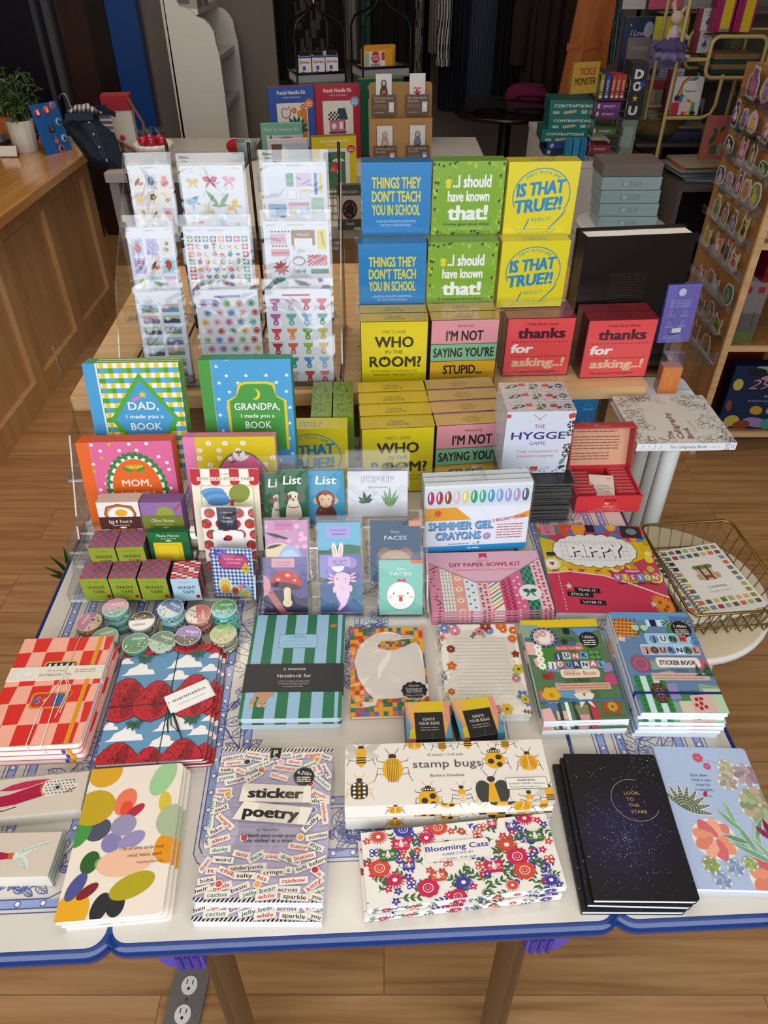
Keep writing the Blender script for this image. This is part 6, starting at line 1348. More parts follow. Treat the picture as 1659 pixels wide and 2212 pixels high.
# ---- sticker sheets in clear sleeves on a rack
STK = ['#c9788a','#7fa0c0','#b5432f','#8fa86a','#d3b04a','#8a6fa0','#3f7a78','#c98a5a','#5a4a44','#d9a9b5']
def head(A,l,c_,r): A.text(c_,50,A.H - 7,3,'#777',1,w=26,ital=.3); A.text(l,12,A.H - 6,1.6,'#888',1); A.text(r,88,A.H - 6,1.6,'#888',1)
def s_stamps(pal,seed):
    A = Art(100,170,'#d6d8de'); head(A,'01','cottage & co','STICKERS'); rd = random.Random(seed)
    for j in range(4):
        for i in range(3):
            x,y = 20 + i * 31,134 - j * 36; A.rect(x - 12,y - 15,x + 12,y + 15,pal[(i + j) % len(pal)],2)
            k = (i + 2 * j + seed) % 5; c = rd.choice(STK)
            if k == 0: A.leaf(x - 8,y - 8,22,8,52,'#3a2a26',3); A.leaf(x,y - 6,14,8,20,'#b5643a',3)
            elif k == 1: A.ell(x,y + 2,7,10,c,3); A.rect(x - .8,y - 13,x + .8,y - 6,c,3)
            elif k == 2: A.ell(x,y - 3,9,8,c,3); A.ell(x,y + 6,6,6,c,3)
            elif k == 3: A.flower(x,y + 3,8,c,'#e6d8b0',3); A.rect(x - .6,y - 12,x + .6,y,'#4a7a4a',2.5)
            else: [A.flower(x + rd.uniform(-7,7),y + rd.uniform(-9,9),4,rd.choice(STK),'#eee',3 + q * .9) for q in range(4)]
    return A
def s_bows():
    A = Art(100,128,'#d6d8de'); head(A,'SWEET BOWS','','NEW LOVE')
    for x,y,r,c,a_ in ((18,102,11,'#d3ae5a',0),(46,104,13,'#b5445f',0),(76,104,12,'#d99aa8',-6),(16,70,12,'#7fa6c4',30),(38,56,12,'#cfc49a',-40),(80,62,13,'#d3a63f',50),(18,32,11,'#b5445f',0),(60,34,10,'#7fa6c4',90),(80,26,11,'#6a9a5f',20),(44,22,11,'#d99aa8',10)): A.bow(x,y,r,c,2,a_)
    A.leaf(38,88,34,7,-55,'#5f8f54',3); A.leaf(74,84,32,7,-125,'#5f8f54',3); A.leaf(58,62,14,5,170,'#5f8f54',3); A.leaf(58,62,14,5,10,'#5f8f54',3)
    return A
def s_tickets():
    A = Art(100,128,'#d6d8de'); head(A,'WORK COLLECT','Sadie & Sticher','NEW LOVE')
    A.rect(6,64,34,106,'#cdd3de',2); A.rect(36,88,48,110,'#6fa58a',2,2); A.text('TICKET',42,102,2.6,'#23302a',3); A.text('231388',42,92,2.4,'#23302a',3); A.rect(52,88,76,110,'#c9b8d0',2,1); A.rect(80,74,85,110,'#5f86b8',2); A.rect(88,76,93,110,'#d6c27a',2); A.rect(36,66,52,84,'#c9c3d6',2); A.rect(38,68,50,82,'#dcdce2',3); A.rect(56,78,76,83,'#d9c49a',2); A.rect(6,36,34,60,'#6f98bd',2); A.line([(9,52),(31,52)],.5,'#3f6a9a',3); A.line([(9,46),(31,46)],.5,'#3f6a9a',3); A.rect(38,56,70,62,'#c98f9a',2); A.rect(74,42,94,70,'#a3bba6',2); A.text('TICKET',84,64,3,'#2a3a30',3); A.rect(38,42,50,50,'#d3b04a',2,1); A.text('TICKET',44,44.5,2,'#2a2a1c',3); A.rect(54,40,70,50,'#a8b5d6',2); [A.ring(58 + k * 6,71,1.8,.5,['#8fa6d0','#d3c27a','#8fc0c0'][k],3,6) for k in range(3)]; A.rect(8,8,92,30,'#d0c3c9',2)
    return A
def s_icons():
    A = Art(100,150,'#d3d6dc'); head(A,'SWEET BLOOMING CLUB','Sadie & Sticher','KIT'); rd = random.Random(7)
    for i in range(8):
        for j in range(10):
            x,y = 9 + i * 11.8,130 - j * 12.6; edge = i in (0,7) or j in (0,9); c = rd.choice(['#c0304a','#d0708a','#4a8a4a','#d98a2a','#2f4a7a','#2f8a7a','#c94a3a'])
            if edge: A.rect(x - 4.4,y - 4.4,x + 4.4,y + 4.4,c,2); A.flower(x,y,3.4,'#e6d6d8',c,3,4)
            else:
                k = rd.randrange(6)
                if k == 0: A.sunny(x,y,5,c,'#e6d6c0',2,12,.12)
                elif k == 1: A.heart(x,y,4.6,c,2)
                elif k == 2: A.bow(x,y,4,c,2)
                elif k == 3: A.ell(x,y,3.8,4.4,c,2,14); A.leaf(x,y + 4,4,2,50,'#4a8a4a',3)
                elif k == 4: A.ell(x,y,4.2,None,'#d3a24a',2,16); A.ell(x + 1.8,y + .6,3.4,None,'#d3d6dc',3,14)
                else: A.sprig(x,y - 5,10,90,'#4a8a4a',2,3,.5); A.flower(x,y + 4,3,c,'#e6d6c0',4)
    return A
def s_hello():
    A = Art(100,150,'#d3d6dc'); head(A,'BASIC STICKER','Sadie & Sticher','EXPLORE'); [A.rect(12 + k * 5,132,14.6 + k * 5,134.6,'#2a2a2c',2) for k in range(6)]; [A.rect(12 + k * 5,108,14.6 + k * 5,110.6,'#2a2a2c',2) for k in range(5)]; A.rect(10,112,34,130,'#c9a6b8',2); A.rect(42,110,78,136,'#8a6a50',2,2); A.rect(46,108,74,122,'#d8d8da',3); A.text('HELLO',60,126,4.4,'#e0d8cc',3); A.rect(82,104,95,136,'#d3c452',2); A.text('IMPORTANT',88.5,120,3,'#3a3420',3,rot=-80); A.rect(10,92,38,104,'#c98f9a',2); A.rect(10,96,38,99,'#b5505a',3); A.seal(24,72,14,'#a8443a',2,9,.55); A.ell(52,84,10,9,'#a08a9a',2); A.ell(52,83,8,5,'#d8d0d6',3); A.checks(66,76,96,94,10,7,['#b5444f','#d9b5b8'],2); A.checks(44,64,62,69,10,3,['#2a3a30','#cfd6d0'],2); A.rect(70,62,98,70,'#4a7a5f',2); A.ell(22,46,12,11,'#5f8f8a',2); A.rect(60,30,92,54,'#c9b8d0',2); A.rect(44,20,56,44,'#a8b0d0',2)
    return A
def s_buttons():
    A = Art(100,165,'#d9dce2'); rd = random.Random(3)
    A.rect(30,152,72,156,'#8a7fb5',2)
    for i in range(5):
        for j in range(9):
            x,y = 12 + i * 19 + (j % 2) * 5,142 - j * 16; c = rd.choice(['#c76a8a','#8fb86a','#6f8fc0','#8a6fb0','#4fa08a','#d3b54a','#b5543a','#d9a3b8']); A.ell(x,y,6,6,c,2,16); A.ring(x,y,4.6,.7,'#e6e6ea',3); [A.ell(x + u,y + v,.8,None,'#3a3a44',4,6) for u in (-1.4,1.4) for v in (-1.4,1.4)]
    return A
def s_clips():
    A = Art(100,165,'#d9dce2'); A.rect(26,154,68,157,'#c0304a',2)
    cs = ['#b56aa0','#c9a8c0','#b5303a','#d0606f','#a85f9a','#5fa8a0','#8fb0d6','#3f8f7a','#c94a5a','#d98a4a','#6f9a3a','#b5b54a','#a82a34','#c9604a','#8fae4a','#c9a25a','#3a8a5f','#2f9a8a','#4f86b8','#8fb8c9']
    for j in range(6):
        for i in range(4):
            x,y = 14 + i * 24,140 - j * 26; c = cs[(i + j * 4) % 20]; A.poly([(x - 8,y + 8),(x + 8,y + 8),(x + 6.6,y + 3),(x + 3,y + 1),(x + 3,y - 6),(x - 3,y - 6),(x - 3,y + 1),(x - 6.6,y + 3)],c,2); A.ell(x,y - 7,4.4,None,c,2,14); A.ell(x,y - 7,1.5,None,'#e0e0e4',3,10); A.rect(x - 8,y + 7,x + 8,y + 9,c,3,.8)
    return A
def s_land():
    A = Art(100,220,'#d6dae2'); rd = random.Random(9)
    for j in range(8):
        for i in range(2):
            x0,y0 = 10 + i * 44,190 - j * 26; A.rect(x0,y0 - 18,x0 + 36,y0,['#9fb8c9','#c9a6b0','#a8b8a0','#8fa6c0'][(i + j) % 4],2); A.poly([(x0,y0 - 18),(x0 + 36,y0 - 18),(x0 + 36,y0 - 10),(x0 + 22,y0 - 6),(x0 + 10,y0 - 12),(x0,y0 - 8)],rd.choice(['#7a6a8a','#5f8fb0','#b5706a','#6f8a5f','#3a4a5a']),3); A.ell(x0 + rd.uniform(8,28),y0 - 6,3,None,rd.choice(['#d3b04a','#b5434f','#e6e6e6']),3,10)
    return A
def pack(label,p,q,z,H,lean,A,cH,n,what,seed,words_):
    """H: whole sleeve, cH: height of the card inside it"""
    loc,rot,w = top_edge(p,q,z,H,lean); t = thing('sticker_sheet_pack',label,'sticker sheets',loc,rot,'sleeved sticker sheets on the rack')
    b = MB(); cw = w * .93; b.box(-cw / 2,0,.004,cw / 2,.0012,.004 + cH,'#d8dade'); b.art(A,(-cw / 2,0,.004),(cw / A.W,0,0),(0,0,cH / A.H)); b.build('sheet_print','print',t)
    bag(t,w,H,.006,z=.001,y=0,upright=True,seed=seed,mt='film_shiny')
    b = MB(); b.box(-w / 2,-.0022,cH + .006,w / 2,-.0016,cH + .0085,'#dfe3e8'); b.build('seal_strip','film',t)
    if n > 1: behind(t,n,.0085,what,words_)
    return t
w2,w3 = ['directly behind the front one'],['directly behind the front one','rearmost of three']
pack('narrow sticker sheet pack of nature stamps, upper row of the rack',(265,330),(366,328),1.323,.20,R(11),s_stamps(['#d9cfc0','#c9b8d0','#dccfb0'],0),.170,2,'nature stamp sticker pack',31,w2)
pack('wide sticker sheet pack of gingham bows, upper row of the rack',(378,331),(526,329),1.323,.20,R(11),s_bows(),.170,2,'gingham bow sticker pack',32,w2)
pack('wide sticker sheet pack of tickets and notes, upper row of the rack',(557,324),(708,322),1.323,.20,R(11),s_tickets(),.170,2,'ticket sticker pack',33,w2)
pack('narrow sticker sheet pack of pastel animal stamps, middle row',(262,465),(371,463),1.228,.225,R(12),s_stamps(['#9fc9d8','#b5a6d0','#d9d0c4'],2),.195,2,'pastel stamp sticker pack',34,w2)
pack('wide sticker sheet pack of tiny colourful icons, middle row',(385,464),(541,463),1.228,.225,R(12),s_icons(),.196,2,'tiny icon sticker pack',35,w2)
pack('wide sticker sheet pack of labels and checks, middle row',(560,453),(714,452),1.228,.225,R(12),s_hello(),.196,2,'label sticker pack',36,w2)
pack('narrow sticker sheet pack of little landscapes, lowest row',(281,607),(391,604),1.118,.238,R(11),s_land(),.210,3,'landscape sticker pack',37,w3)
pack('wide sticker sheet pack of pastel buttons, lowest row',(411,606),(559,603),1.118,.238,R(11),s_buttons(),.212,3,'button sticker pack',38,w3)
pack('wide sticker sheet pack of coloured bulldog clips, lowest row',(564,604),(718,602),1.118,.238,R(11),s_clips(),.212,3,'bulldog clip sticker pack',39,w3)
RO,RA = Vector((-.355,1.50,BZ)),R(1)
t = thing('sticker_rack','clear and bronze tiered rack holding sleeved sticker sheets on the bench','display rack',RO,(0,0,RA))
rows = []
for key in ('lowest row','middle row','upper row'):
    L_ = [Matrix.Rotation(-RA,3,'Z') @ (o.location - RO) for o in COL.objects if o.parent is None and o.name.startswith('sticker_sheet_pack') and key in o['label']]
    rows.append((min(p.y for p in L_),min(p.z for p in L_)))
for y,z in rows:
    z = max(z - .008,.001)
    b = MB(); pane(b,-.25,y - .006,z,.25,y + .034,z + .003); b.build('shelf',CL,t)
    b = MB(); pane(b,-.25,y - .014,z,.25,y - .0105,z + .04); b.build('lip',CL,t)
yb = rows[2][0] + .085
for x in (-.254,-.150,.042,.254):
    b = MB(); b.tube([(x,yb,0),(x,yb + .004,.46)],.004,'#4a3826',6); b.tube([(x,yb,.02),(x,.03,.02)],.003,'#4a3826',6); b.build('post','metal',t)
b = MB(); pane(b,-.25,yb + .006,0,.25,yb + .009,.44); b.build('back_panel',CL,t)
for s in (-1,1):
    b = MB(); side_pane(b,s * .258 - .0015,[(0,0),(yb + .009,0),(yb + .009,.44),(yb - .03,.38),(rows[1][0],.22),(rows[0][0],.06),(.0,.05)]); b.build('side_panel',CL,t)

# ---- big black book, calligraphy book and their tables
A = Art(100,120,'#15110f'); A.lines(28,62,84,2.6,24,.9,'#2b2622',1,3)
loc,rot,w = top_edge((1268,513),(1508,503),1.178,.300,R(1))
t = thing('hardback_book','big black hardback book leaning upright behind red trivia games','book',loc,rot)
H = .300
b = MB(); b.box(-w / 2,0,0,w / 2,.0035,H,'#120e0c'); b.art(A,(-w / 2,0,0),(w / 100,0,0),(0,0,H / 120)); b.box(-w / 2,0,0,-w / 2 + .004,.072,H,'#120e0c'); b.build('cover_print','gloss',t)
b = MB(); b.box(-w / 2 + .004,.0035,.004,w / 2 - .006,.0685,H - .003,'#e4e2dc'); b.build('pages','matte',t)
b = MB(); b.box(-w / 2,.0525,0,w / 2,.072,H,'#120e0c'); b.build('back_cover','gloss',t)
A = Art(231,204,'#cbc5bc'); rd = random.Random(11)
def swirl(x,y,r,tn,a0,L=1):
    P = [(x + r * (1 - i / 26 * .75) * math.cos(R(a0 + i / 26 * 360 * tn)) * 1.3,y + r * (1 - i / 26 * .75) * math.sin(R(a0 + i / 26 * 360 * tn))) for i in range(27)]; A.line(P,.8,'#3a3633',L)
for i in range(120):
    s_ = i % 4; u = rd.random(); x,y = ((rd.uniform(4,62),u * 204),(rd.uniform(176,228),u * 204),(u * 231,rd.uniform(160,200)),(u * 231,rd.uniform(3,24)))[s_]
    if 92 < x < 150 and y < 150: continue
    swirl(x,y,rd.uniform(6,17),rd.uniform(.6,1.5) * rd.choice([-1,1]),rd.uniform(0,360),1 + i % 5 * .2)
    if i % 3 == 0: A.leaf(x,y,rd.uniform(14,26),1.6,rd.uniform(40,140),'#2c2927',2)
for s_,x,y,w_ in (('The',96,18,30),('Calligraphy',117,18,108),('Book',139,18,44)): A.text(s_,x,y,15,'#7a4a34',3,w=w_,bold=.02,rot=90,al='L')
A.lines(154,156,60,4,1,1,'#777',3)
for i in range(2): A.text('traditional and modern lettering',150 + i * 5,40,2.4,'#8a847c',3,rot=90,al='L',w=52)
c,ang,w,h = flat([(1333,857),(1511,853),(1597,953),(1366,962)],.86)
t = thing('hardback_book','white calligraphy book with black flourishes lying flat on small side table','book',(c.x,c.y,.842),(0,0,ang))
b = MB(); b.box(-w / 2,-h / 2,0.016,w / 2,h / 2,.018,'#cbc5bc'); b.art(A,(-w / 2,-h / 2,.018),(w / 231,0,0),(0,h / 204,0))
b.box(-w / 2,-h / 2 - .001,0,w / 2,-h / 2 + .001,.018,'#dfe3e6'); F_ = Art(231,18,'#dde1e4'); F_.text('The Calligraphy Book',120,6,7,'#2e3338',1,w=86); F_.text('Lina Bergmann',180,7,3.4,'#9aa6ae',1,w=26); [F_.rect(206 + k * 4,0,206.9 + k * 4,18,'#2e3338',1) for k in range(3)]; F_.rect(220,5,226,13,'#777',1); F_.rect(221,6,225,12,'#dde1e4',2); [F_.line([(8 + k * 14,2),(16 + k * 14,9),(12 + k * 14,16)],.7,'#3a3633',1) for k in range(4)]
b.art(F_,(-w / 2,-h / 2 - .001,0),(w / 231,0,0),(0,0,.001)); b.build('cover_print','print',t)
b = MB(); b.box(-w / 2 + .003,-h / 2 + .001,.002,w / 2 - .003,h / 2 - .003,.016,'#e0ddd6'); b.build('pages','matte',t)
b = MB(); b.box(-w / 2,-h / 2,0,w / 2,h / 2,.002,'#cbc5bc'); b.build('back_cover','print',t)
t = thing('side_table','small white side table with round legs under the calligraphy book','table',(.645,1.47,0),(0,0,TR_))
b = MB(); b.prism(rrect(-.022,-.14,.115,.165,.02,5),.823,.8415,'#d8dad8'); b.build('table_top','plastic',t)
for x,y in ((0,-.11),(.05,.14),(.095,.14)):
    b = MB(); b.tube([(x,y,.823),(x,y,0)],.020,'#d5d9d8',16); b.build('leg','plastic',t)
# purple and orange games in a clear stand on that table
A = Art(100,172,'#6a63b0'); A.seal(46,150,12,'#c9c6e0',1,8,.9); A.lines(16,78,126,5,5,1.6,'#a8a4d6',1,2); [A.ring(x,y,5,1,'#b5b2dc',1) for x in (26,66) for y in (92,60)]; [A.lines(x - 12,x + 12,y - 10,4,2,1.4,'#a8a4d6',1) for x in (26,66) for y in (92,60)]; A.rect(38,30,66,44,'#dcdce0',2,2,4); A.rect(32,24,54,27,'#2a2a40',2); A.lines(16,70,20,4,3,1.4,'#a8a4d6',1,3)
t,w = upright('card_game_box','periwinkle purple game box in clear stand behind big black book','card game',(1446,616),(1518,613),1.06,.145,.02,A,R(4),'games in the corner stand','#5a549c',mt='wrap')
A = Art(60,60,'#c9743a'); A.text('DON’T BE',22,8,8,'#d9a03a',1,rot=90,al='L',w=44); A.text('A DICK',36,8,8,'#d9a03a',1,rot=90,al='L',w=34)
t,w = upright('card_game_box','orange game box in clear stand below the purple one','card game',(1434,794),(1476,794),.912,.070,.03,A,0,'games in the corner stand','#a86a4a',mt='wrap')
t = thing('acrylic_riser','small clear corner stand between black book and bookcase','display stand',(.742,1.575,.8415),(0,0,0))
b = MB(); pane(b,-.05,0,.066,.05,.07,.069); b.build('step',CL,t)
b = MB(); pane(b,-.05,.07,0,.05,.073,.23); b.build('back_panel',CL,t)
b = MB(); pane(b,-.05,-.004,0,.05,-.001,.1); b.build('lip',CL,t)

# ---- round table, wire basket and camping notebooks
t = thing('round_table','low round cream table with white rim beside the enamel table','table',(.62,1.13,0))
b = MB(); b.lathe([(.0,.582),(.2,.582),(.209,.588),(.211,.6),(.205,.603)],'#dedcd6',48); b.build('rim','plastic',t)
b = MB(); b.lathe([(.0,.598),(.203,.598),(.203,.6035)],'#d5c6a6',48); b.build('table_top','print',t)
for k in range(3):
    q = R(100 + k * 120); b = MB(); b.tube([(.12 * math.cos(q),.12 * math.sin(q),.582),(.17 * math.cos(q),.17 * math.sin(q),0)],.014,'#d5d9d8',12); b.build('leg','plastic',t)
G = '#9a8446'
t = thing('wire_basket','brass wire basket holding camping notebooks on round table','basket',(.690,1.115,.604),(0,0,R(5)))
bw,bl,bh = .105,.138,.078
b = MB(); rim = [(x,y,bh) for x,y in rrect(-bw,-bl,bw,bl,.02,4)]; b.tube(rim,.003,G,8,closed=True); b.build('rim','metal',t)
b = MB(); k = .82
def rib(p0,p1,p2): b.tube([p0,p1,p2],.0013,G,5)
for i in range(9):
    y = -bl + .02 + i * (2 * bl - .04) / 8; b.tube([(-bw,y,bh),(-bw * k,y * .93,.003),(bw * k,y * .93,.003),(bw,y,bh)],.0013,G,5)
for i in range(7):
    x = -bw + .02 + i * (2 * bw - .04) / 6; b.tube([(x,-bl,bh),(x * .9,-bl * k - .01,.003),(x * .9,bl * k + .01,.003),(x,bl,bh)],.0013,G,5)
for i in range(8):
    x = -bw + .02 + i * (2 * bw - .04) / 8; b.tube([(x,-bl,bh),(x + .011,-bl * .9,.012),(x + .022,-bl,bh)],.0015,G,5)
b.tube([(x * .88,y * .88,.02) for x,y in rrect(-bw,-bl,bw,bl,.02,4)],.0015,G,6,closed=True)
b.build('wire_mesh','metal',t)
A = Art(100,134,'#ddd8d0'); rd = random.Random(6)
pal = ['#7f9390','#6f8a8c','#8fa09a','#4f6a40','#a8383f','#b98a5a','#8a8a4a','#6a5a44','#3a3a38','#5f7a3a','#c9b06a','#c96a3a','#9aa86a','#7a6a5a','#4f5f6a']
for j in range(11):
    for i in range(8):
        if 2 <= i <= 5 and 2 <= j <= 8 or (i in (1,6) and 2 <= j <= 8): continue
        x,y = 9 + i * 11.8,8 + j * 11.8; A.rect(x - 4.2,y - 4,x + 4.2,y + 4,rd.choice(pal),1,1.5,rd.uniform(-6,6))
A.rect(36,60,62,88,'#c3a98a',2,5); A.rect(34,84,66,92,'#6a7a3a',3,4); A.rect(32,62,40,74,'#b59a7a',3,2); A.rect(60,62,68,74,'#b59a7a',3,2); A.rect(42,60,45,90,'#4a3a30',4); A.rect(54,60,57,90,'#4a3a30',4); A.rect(44,64,56,70,'#9a3a34',4,1)
A.text('CAMPING',50,44,4,'#5a554e',2,w=30); A.text('waterfall notebook',50,36,2.2,'#777',2,w=34,ital=.2); A.lines(40,60,24,2,1,1,'#999',2)
t,w,h,th = book('spiral_notebook','upper camping spiral notebook with paint swatch border, in wire basket','notebook',[(1417,1191),(1549,1173),(1650,1300),(1522,1330)],.010,A,2,'camping spiral notebook','camping spiral notebooks',.0006,'','#d8d2c8',z0=.632,jit=.0,shift=(-.022,-.006),turn=0)
b = MB()
for i in range(22):
    y = -h / 2 + .006 + i * (h - .012) / 21; b.tube([(-w / 2 + .004 + .0055 * math.cos(R(q)),y,.005 + .0075 * math.sin(R(q))) for q in range(0,360,45)],.0009,'#6a655e',5,closed=True)
b.build('wire_coil','metal',t)
# ================================================================== the shop behind
def bx(b,c,sx,sy,sz,col,mat=0,M=None): b.box(c[0] - sx / 2,c[1] - sy / 2,c[2],c[0] + sx / 2,c[1] + sy / 2,c[2] + sz,col,mat,M)
def simple(name,label,cat,loc,parts,rot=0,group=None,rx=0,ry=0):
    """thing from a list of (part name, material, builder function)"""
    t = thing(name,label,cat,loc,(rx,ry,rot),group)
    for pn,m,fn in parts:
        b = MB(); fn(b); b.build(pn,m,t)
    return t
# ---- on the counter
c = at((66,331),.86) + Vector((-.035,.05,0))
def pot(b): b.lathe([(.052,0),(.056,.004),(.064,.14),(.058,.14),(.055,.118)],'#cfc9c0',40,wob=lambda q: 1 + .035 * math.cos(14 * q))
t = simple('potted_plant','leafy trailing plant in ribbed white pot on checkout counter','plant',c,[('pot','matte',pot),('soil','matte',lambda b: b.prism(ellp(0,0,.054,None,20),.1,.12,'#2c2119'))])
rd = random.Random(4); b = MB(); s_ = MB()
for i in range(34):
    a,l,up = rd.uniform(0,6.28),rd.uniform(.05,.16),rd.uniform(.06,.24); P = []
    for k in range(6):
        u = k / 5; P.append(Vector((math.cos(a) * l * u * 1.1,math.sin(a) * l * u,.125 + up * math.sin(u * 2.3) * 1.0 - .02 * u)))
    s_.tube(P,.0018,'#3a4a24',5)
    for k in range(1,6):
        for q in range(3):
            d = Vector((rd.uniform(-1,1),rd.uniform(-1,1),rd.uniform(-.7,.5))).normalized(); sd = d.cross(Vector((0,0,1))).normalized(); L_ = rd.uniform(.025,.045); W_ = L_ * .36; o = P[k]
            b.add([o,o + d * L_ * .5 + sd * W_ * .5 + Vector((0,0,.004)),o + d * L_ - Vector((0,0,.008)),o + d * L_ * .5 - sd * W_ * .5 + Vector((0,0,.004))],[(0,1,2),(0,2,3)],rd.choice(['#2f4a20','#3f5f28','#4a6a30','#27401c']))
s_.build('stem','leafy',t); b.build('foliage','leafy',t)
A = Art(56,100,'#1f5a9c')
loc,rot,w = top_edge((62,228),(120,217),1.075,.225,R(10))
t = thing('badge_board','blue display card of round badges leaning beside potted plant','badge display',loc,rot)
b = MB(); b.box(-w / 2,0,0,w / 2,.005,.225,'#1f5a9c'); b.build('card','print',t)
for x,y,r,c1,c2 in ((.2,.84,.018,'#b0232f','#e6dccf'),(.55,.86,.020,'#b5303a','#d6c08a'),(.82,.92,.018,'#c4607f','#4a6aa0'),(.84,.60,.019,'#6fa0c4','#1f3a5a'),(.5,.50,.019,'#24262a','#5a5c5a'),(.84,.28,.018,'#8fb8d0','#3a3a40'),(.6,.10,.018,'#c4607f','#2a1f26')):
    b = MB(); M = Matrix.Translation(((x - .5) * w,0,y * .225)) @ Matrix.Rotation(R(90),4,'X'); b.lathe([(r * .9,-.001),(r,.001),(r * .8,.004),(.002,.005)],c1,18,M=M)
    B_ = Art(2,2,clip=False); B_.ell(1,.9,.42,.5,c2,1,14); [B_.ell(1 + s * .22,1.45,.12,.38,c2,1,10) for s in (-1,1)]; b.art(B_,((x - .5) * w - r,-.0048,y * .225 - r),(r,0,0),(0,0,r)); b.build('badge','gloss',t)
c = at((172,306),.86)
simple('card_tray','small grey tray of loyalty cards at the counter corner','card tray',c,[('tray','plastic',lambda b: (b.box(-.045,-.03,0,.045,.03,.004,'#8f9a98'),b.box(-.045,-.03,0,.045,-.027,.028,'#9aa6a4'),b.box(-.045,.027,0,.045,.03,.028,'#9aa6a4'),b.box(-.045,-.03,0,-.042,.03,.028,'#9aa6a4'),b.box(.042,-.03,0,.045,.03,.028,'#9aa6a4'))),
    ('cards','matte',lambda b: b.box(-.04,-.01,.004,.03,.012,.075,'#b5ad92',M=Matrix.Rotation(R(-20),4,'X')))],R(-15))
c = at((112,331),.86)
def ear(x,z): return lambda b: (b.prism([(x + .011 * (1 if i % 2 else .78) * math.cos(R(i * 18)),z + .011 * (1 if i % 2 else .78) * math.sin(R(i * 18))) for i in range(20)],-.0015,.0015,'#c9604f',M=Matrix(((1,0,0,0),(0,0,-1,0),(0,1,0,0),(0,0,0,1)))),b.tube([(x,0,z + .01),(x,0,z + .022)],.002,'#b5963a',6))
simple('earring_stand','clear T-shaped stand with coral sunburst earrings before badge card','earring stand',c,[('stand','acrylic_edge',lambda b: (b.tube([(0,0,0),(0,0,.085)],.003,'#fff',8),b.tube([(-.05,0,.085),(.05,0,.085)],.003,'#fff',8),b.prism(ellp(0,0,.02,None,16),0,.004,'#fff'))),('earring','print',ear(-.04,.055)),('earring','print',ear(.04,.055))])
c = at((20,340),.86)
simple('card_holder','white business card propped in holder on counter edge','card holder',c,[('holder','plastic',lambda b: b.box(-.04,0,0,.04,.03,.012,'#2a2a2a')),('card','matte',lambda b: b.box(-.042,-.004,.004,.042,-.002,.05,'#d9d4ca',M=Matrix.Rotation(R(-18),4,'X')))])
c = at((22,300),.86)
simple('pencil_holder','wooden holder with orange pencils beside potted plant','pencil holder',c,[('cup','orange_wood',lambda b: b.prism(rrect(-.04,-.03,.04,.03,.004),0,.1,'#fff'))] + [('pencil','print',(lambda k: lambda b: b.tube([(-.02 + k * .02,0,.06),(-.04 + k * .034,.01,.19 - (k % 2) * .02)],.004,'#b5702a',6))(k)) for k in range(3)])
c = at((5,318),.86)
simple('card_reader','dark card tray with papers at counter back edge','paper tray',c + Vector((-.05,.05,0)),[('tray','plastic',lambda b: b.box(-.06,-.04,0,.06,.04,.02,'#26262a')),('papers','matte',lambda b: b.box(-.05,-.035,.02,.05,.035,.05,'#8a8088'))])

# ---- low tables behind the rack
t = thing('side_table','pale grey table behind checkout counter holding denim jacket','table',(-.90,3.62,0))
b = MB(); b.prism(rrect(-.29,-.34,.29,.34,.01),.885,.92,'#a8a49e'); b.build('table_top','plastic',t)
for x in (-.26,.26):
    for y in (-.3,.3): b = MB(); b.box(x - .02,y - .02,0,x + .02,y + .02,.885,'#8f8b86'); b.build('leg','plastic',t)
t = thing('side_table','white table behind game boxes holding craft kits','table',(-.08,3.02,0))
b = MB(); b.prism(rrect(-.50,-.52,.52,.58,.01),.905,.945,'#c9c7c3'); b.build('table_top','plastic',t)
for x in (-.44,.0,.46):
    for y in (-.46,.46): b = MB(); b.tube([(x,y,.905),(x,y,0)],.02,'#c9c7c3',10); b.build('leg','plastic',t)
b = MB(); b.box(-.40,-.1,.946,.49,.56,1.0,'#b9b6b0'); b.build('shelf_block','plastic',t)

# denim jacket with striped shirt, on a hanger
t = thing('denim_jacket','dark denim jacket over striped shirt on hanger, lying on grey table','jacket',(ay((215,362),3.4).x,3.4,.9205)); JO = t.location.copy()
def jp(x,y,Y): p = ay((x,y),Y) - JO; p.z = max(p.z,.004); return p
Ja,Jb,Jc,Jd = jp(130,262,3.58),jp(226,226,3.62),jp(270,364,3.36),jp(204,366,3.36)
def jk(u,v,o=0):
    p = Ja * (1 - u) * (1 - v) + Jb * u * (1 - v) + Jc * u * v + Jd * (1 - u) * v
    e = (math.sin(math.pi * u) ** .6) * min(1,6 * v + .2,6 * (1 - v) + .1)
    return p + Vector((-.012,-.075,.02)) * e * (1 + o) + Vector((0,-.010,.006)) * (math.sin(9 * u + 5 * v) + .6 * math.sin(17 * u - 7 * v)) * e
b = MB(); b.sheet(lambda u,v: jk(u,v),30,24,'#131c29'); b.sheet(lambda u,v: Ja * (1 - u) * (1 - v) + Jb * u * (1 - v) + Jc * u * v + Jd * (1 - u) * v + Vector((0,.012,0)),4,4,'#0f1620'); b.build('body','cloth',t)
b = MB(); b.sheet(lambda u,v: jk(.66 + .13 * v,u,.08) + Vector((0,-.004,0)),18,3,'#1b2738'); b.build('placket','cloth',t)
b = MB()
for x0,y0,x1,y1,dy in ((140,245,202,244,16),(206,236,250,254,-12)): b.sheet((lambda x0,y0,x1,y1,dy: lambda u,v: jp(x0 + (x1 - x0) * u,y0 + (y1 - y0) * u + dy * v,3.49 - .02 * math.sin(3.14 * u) - .012 * v))(x0,y0,x1,y1,dy),10,4,'#1f2b3c')
b.build('collar','cloth',t)
for k in range(5): b = MB(); b.ball(jk(.725,.08 + .2 * k,.12) + Vector((0,-.006,.002)),.0065,.004,.0065,'#a8a49c',n=10); b.build('button','metal',t)
b = MB()
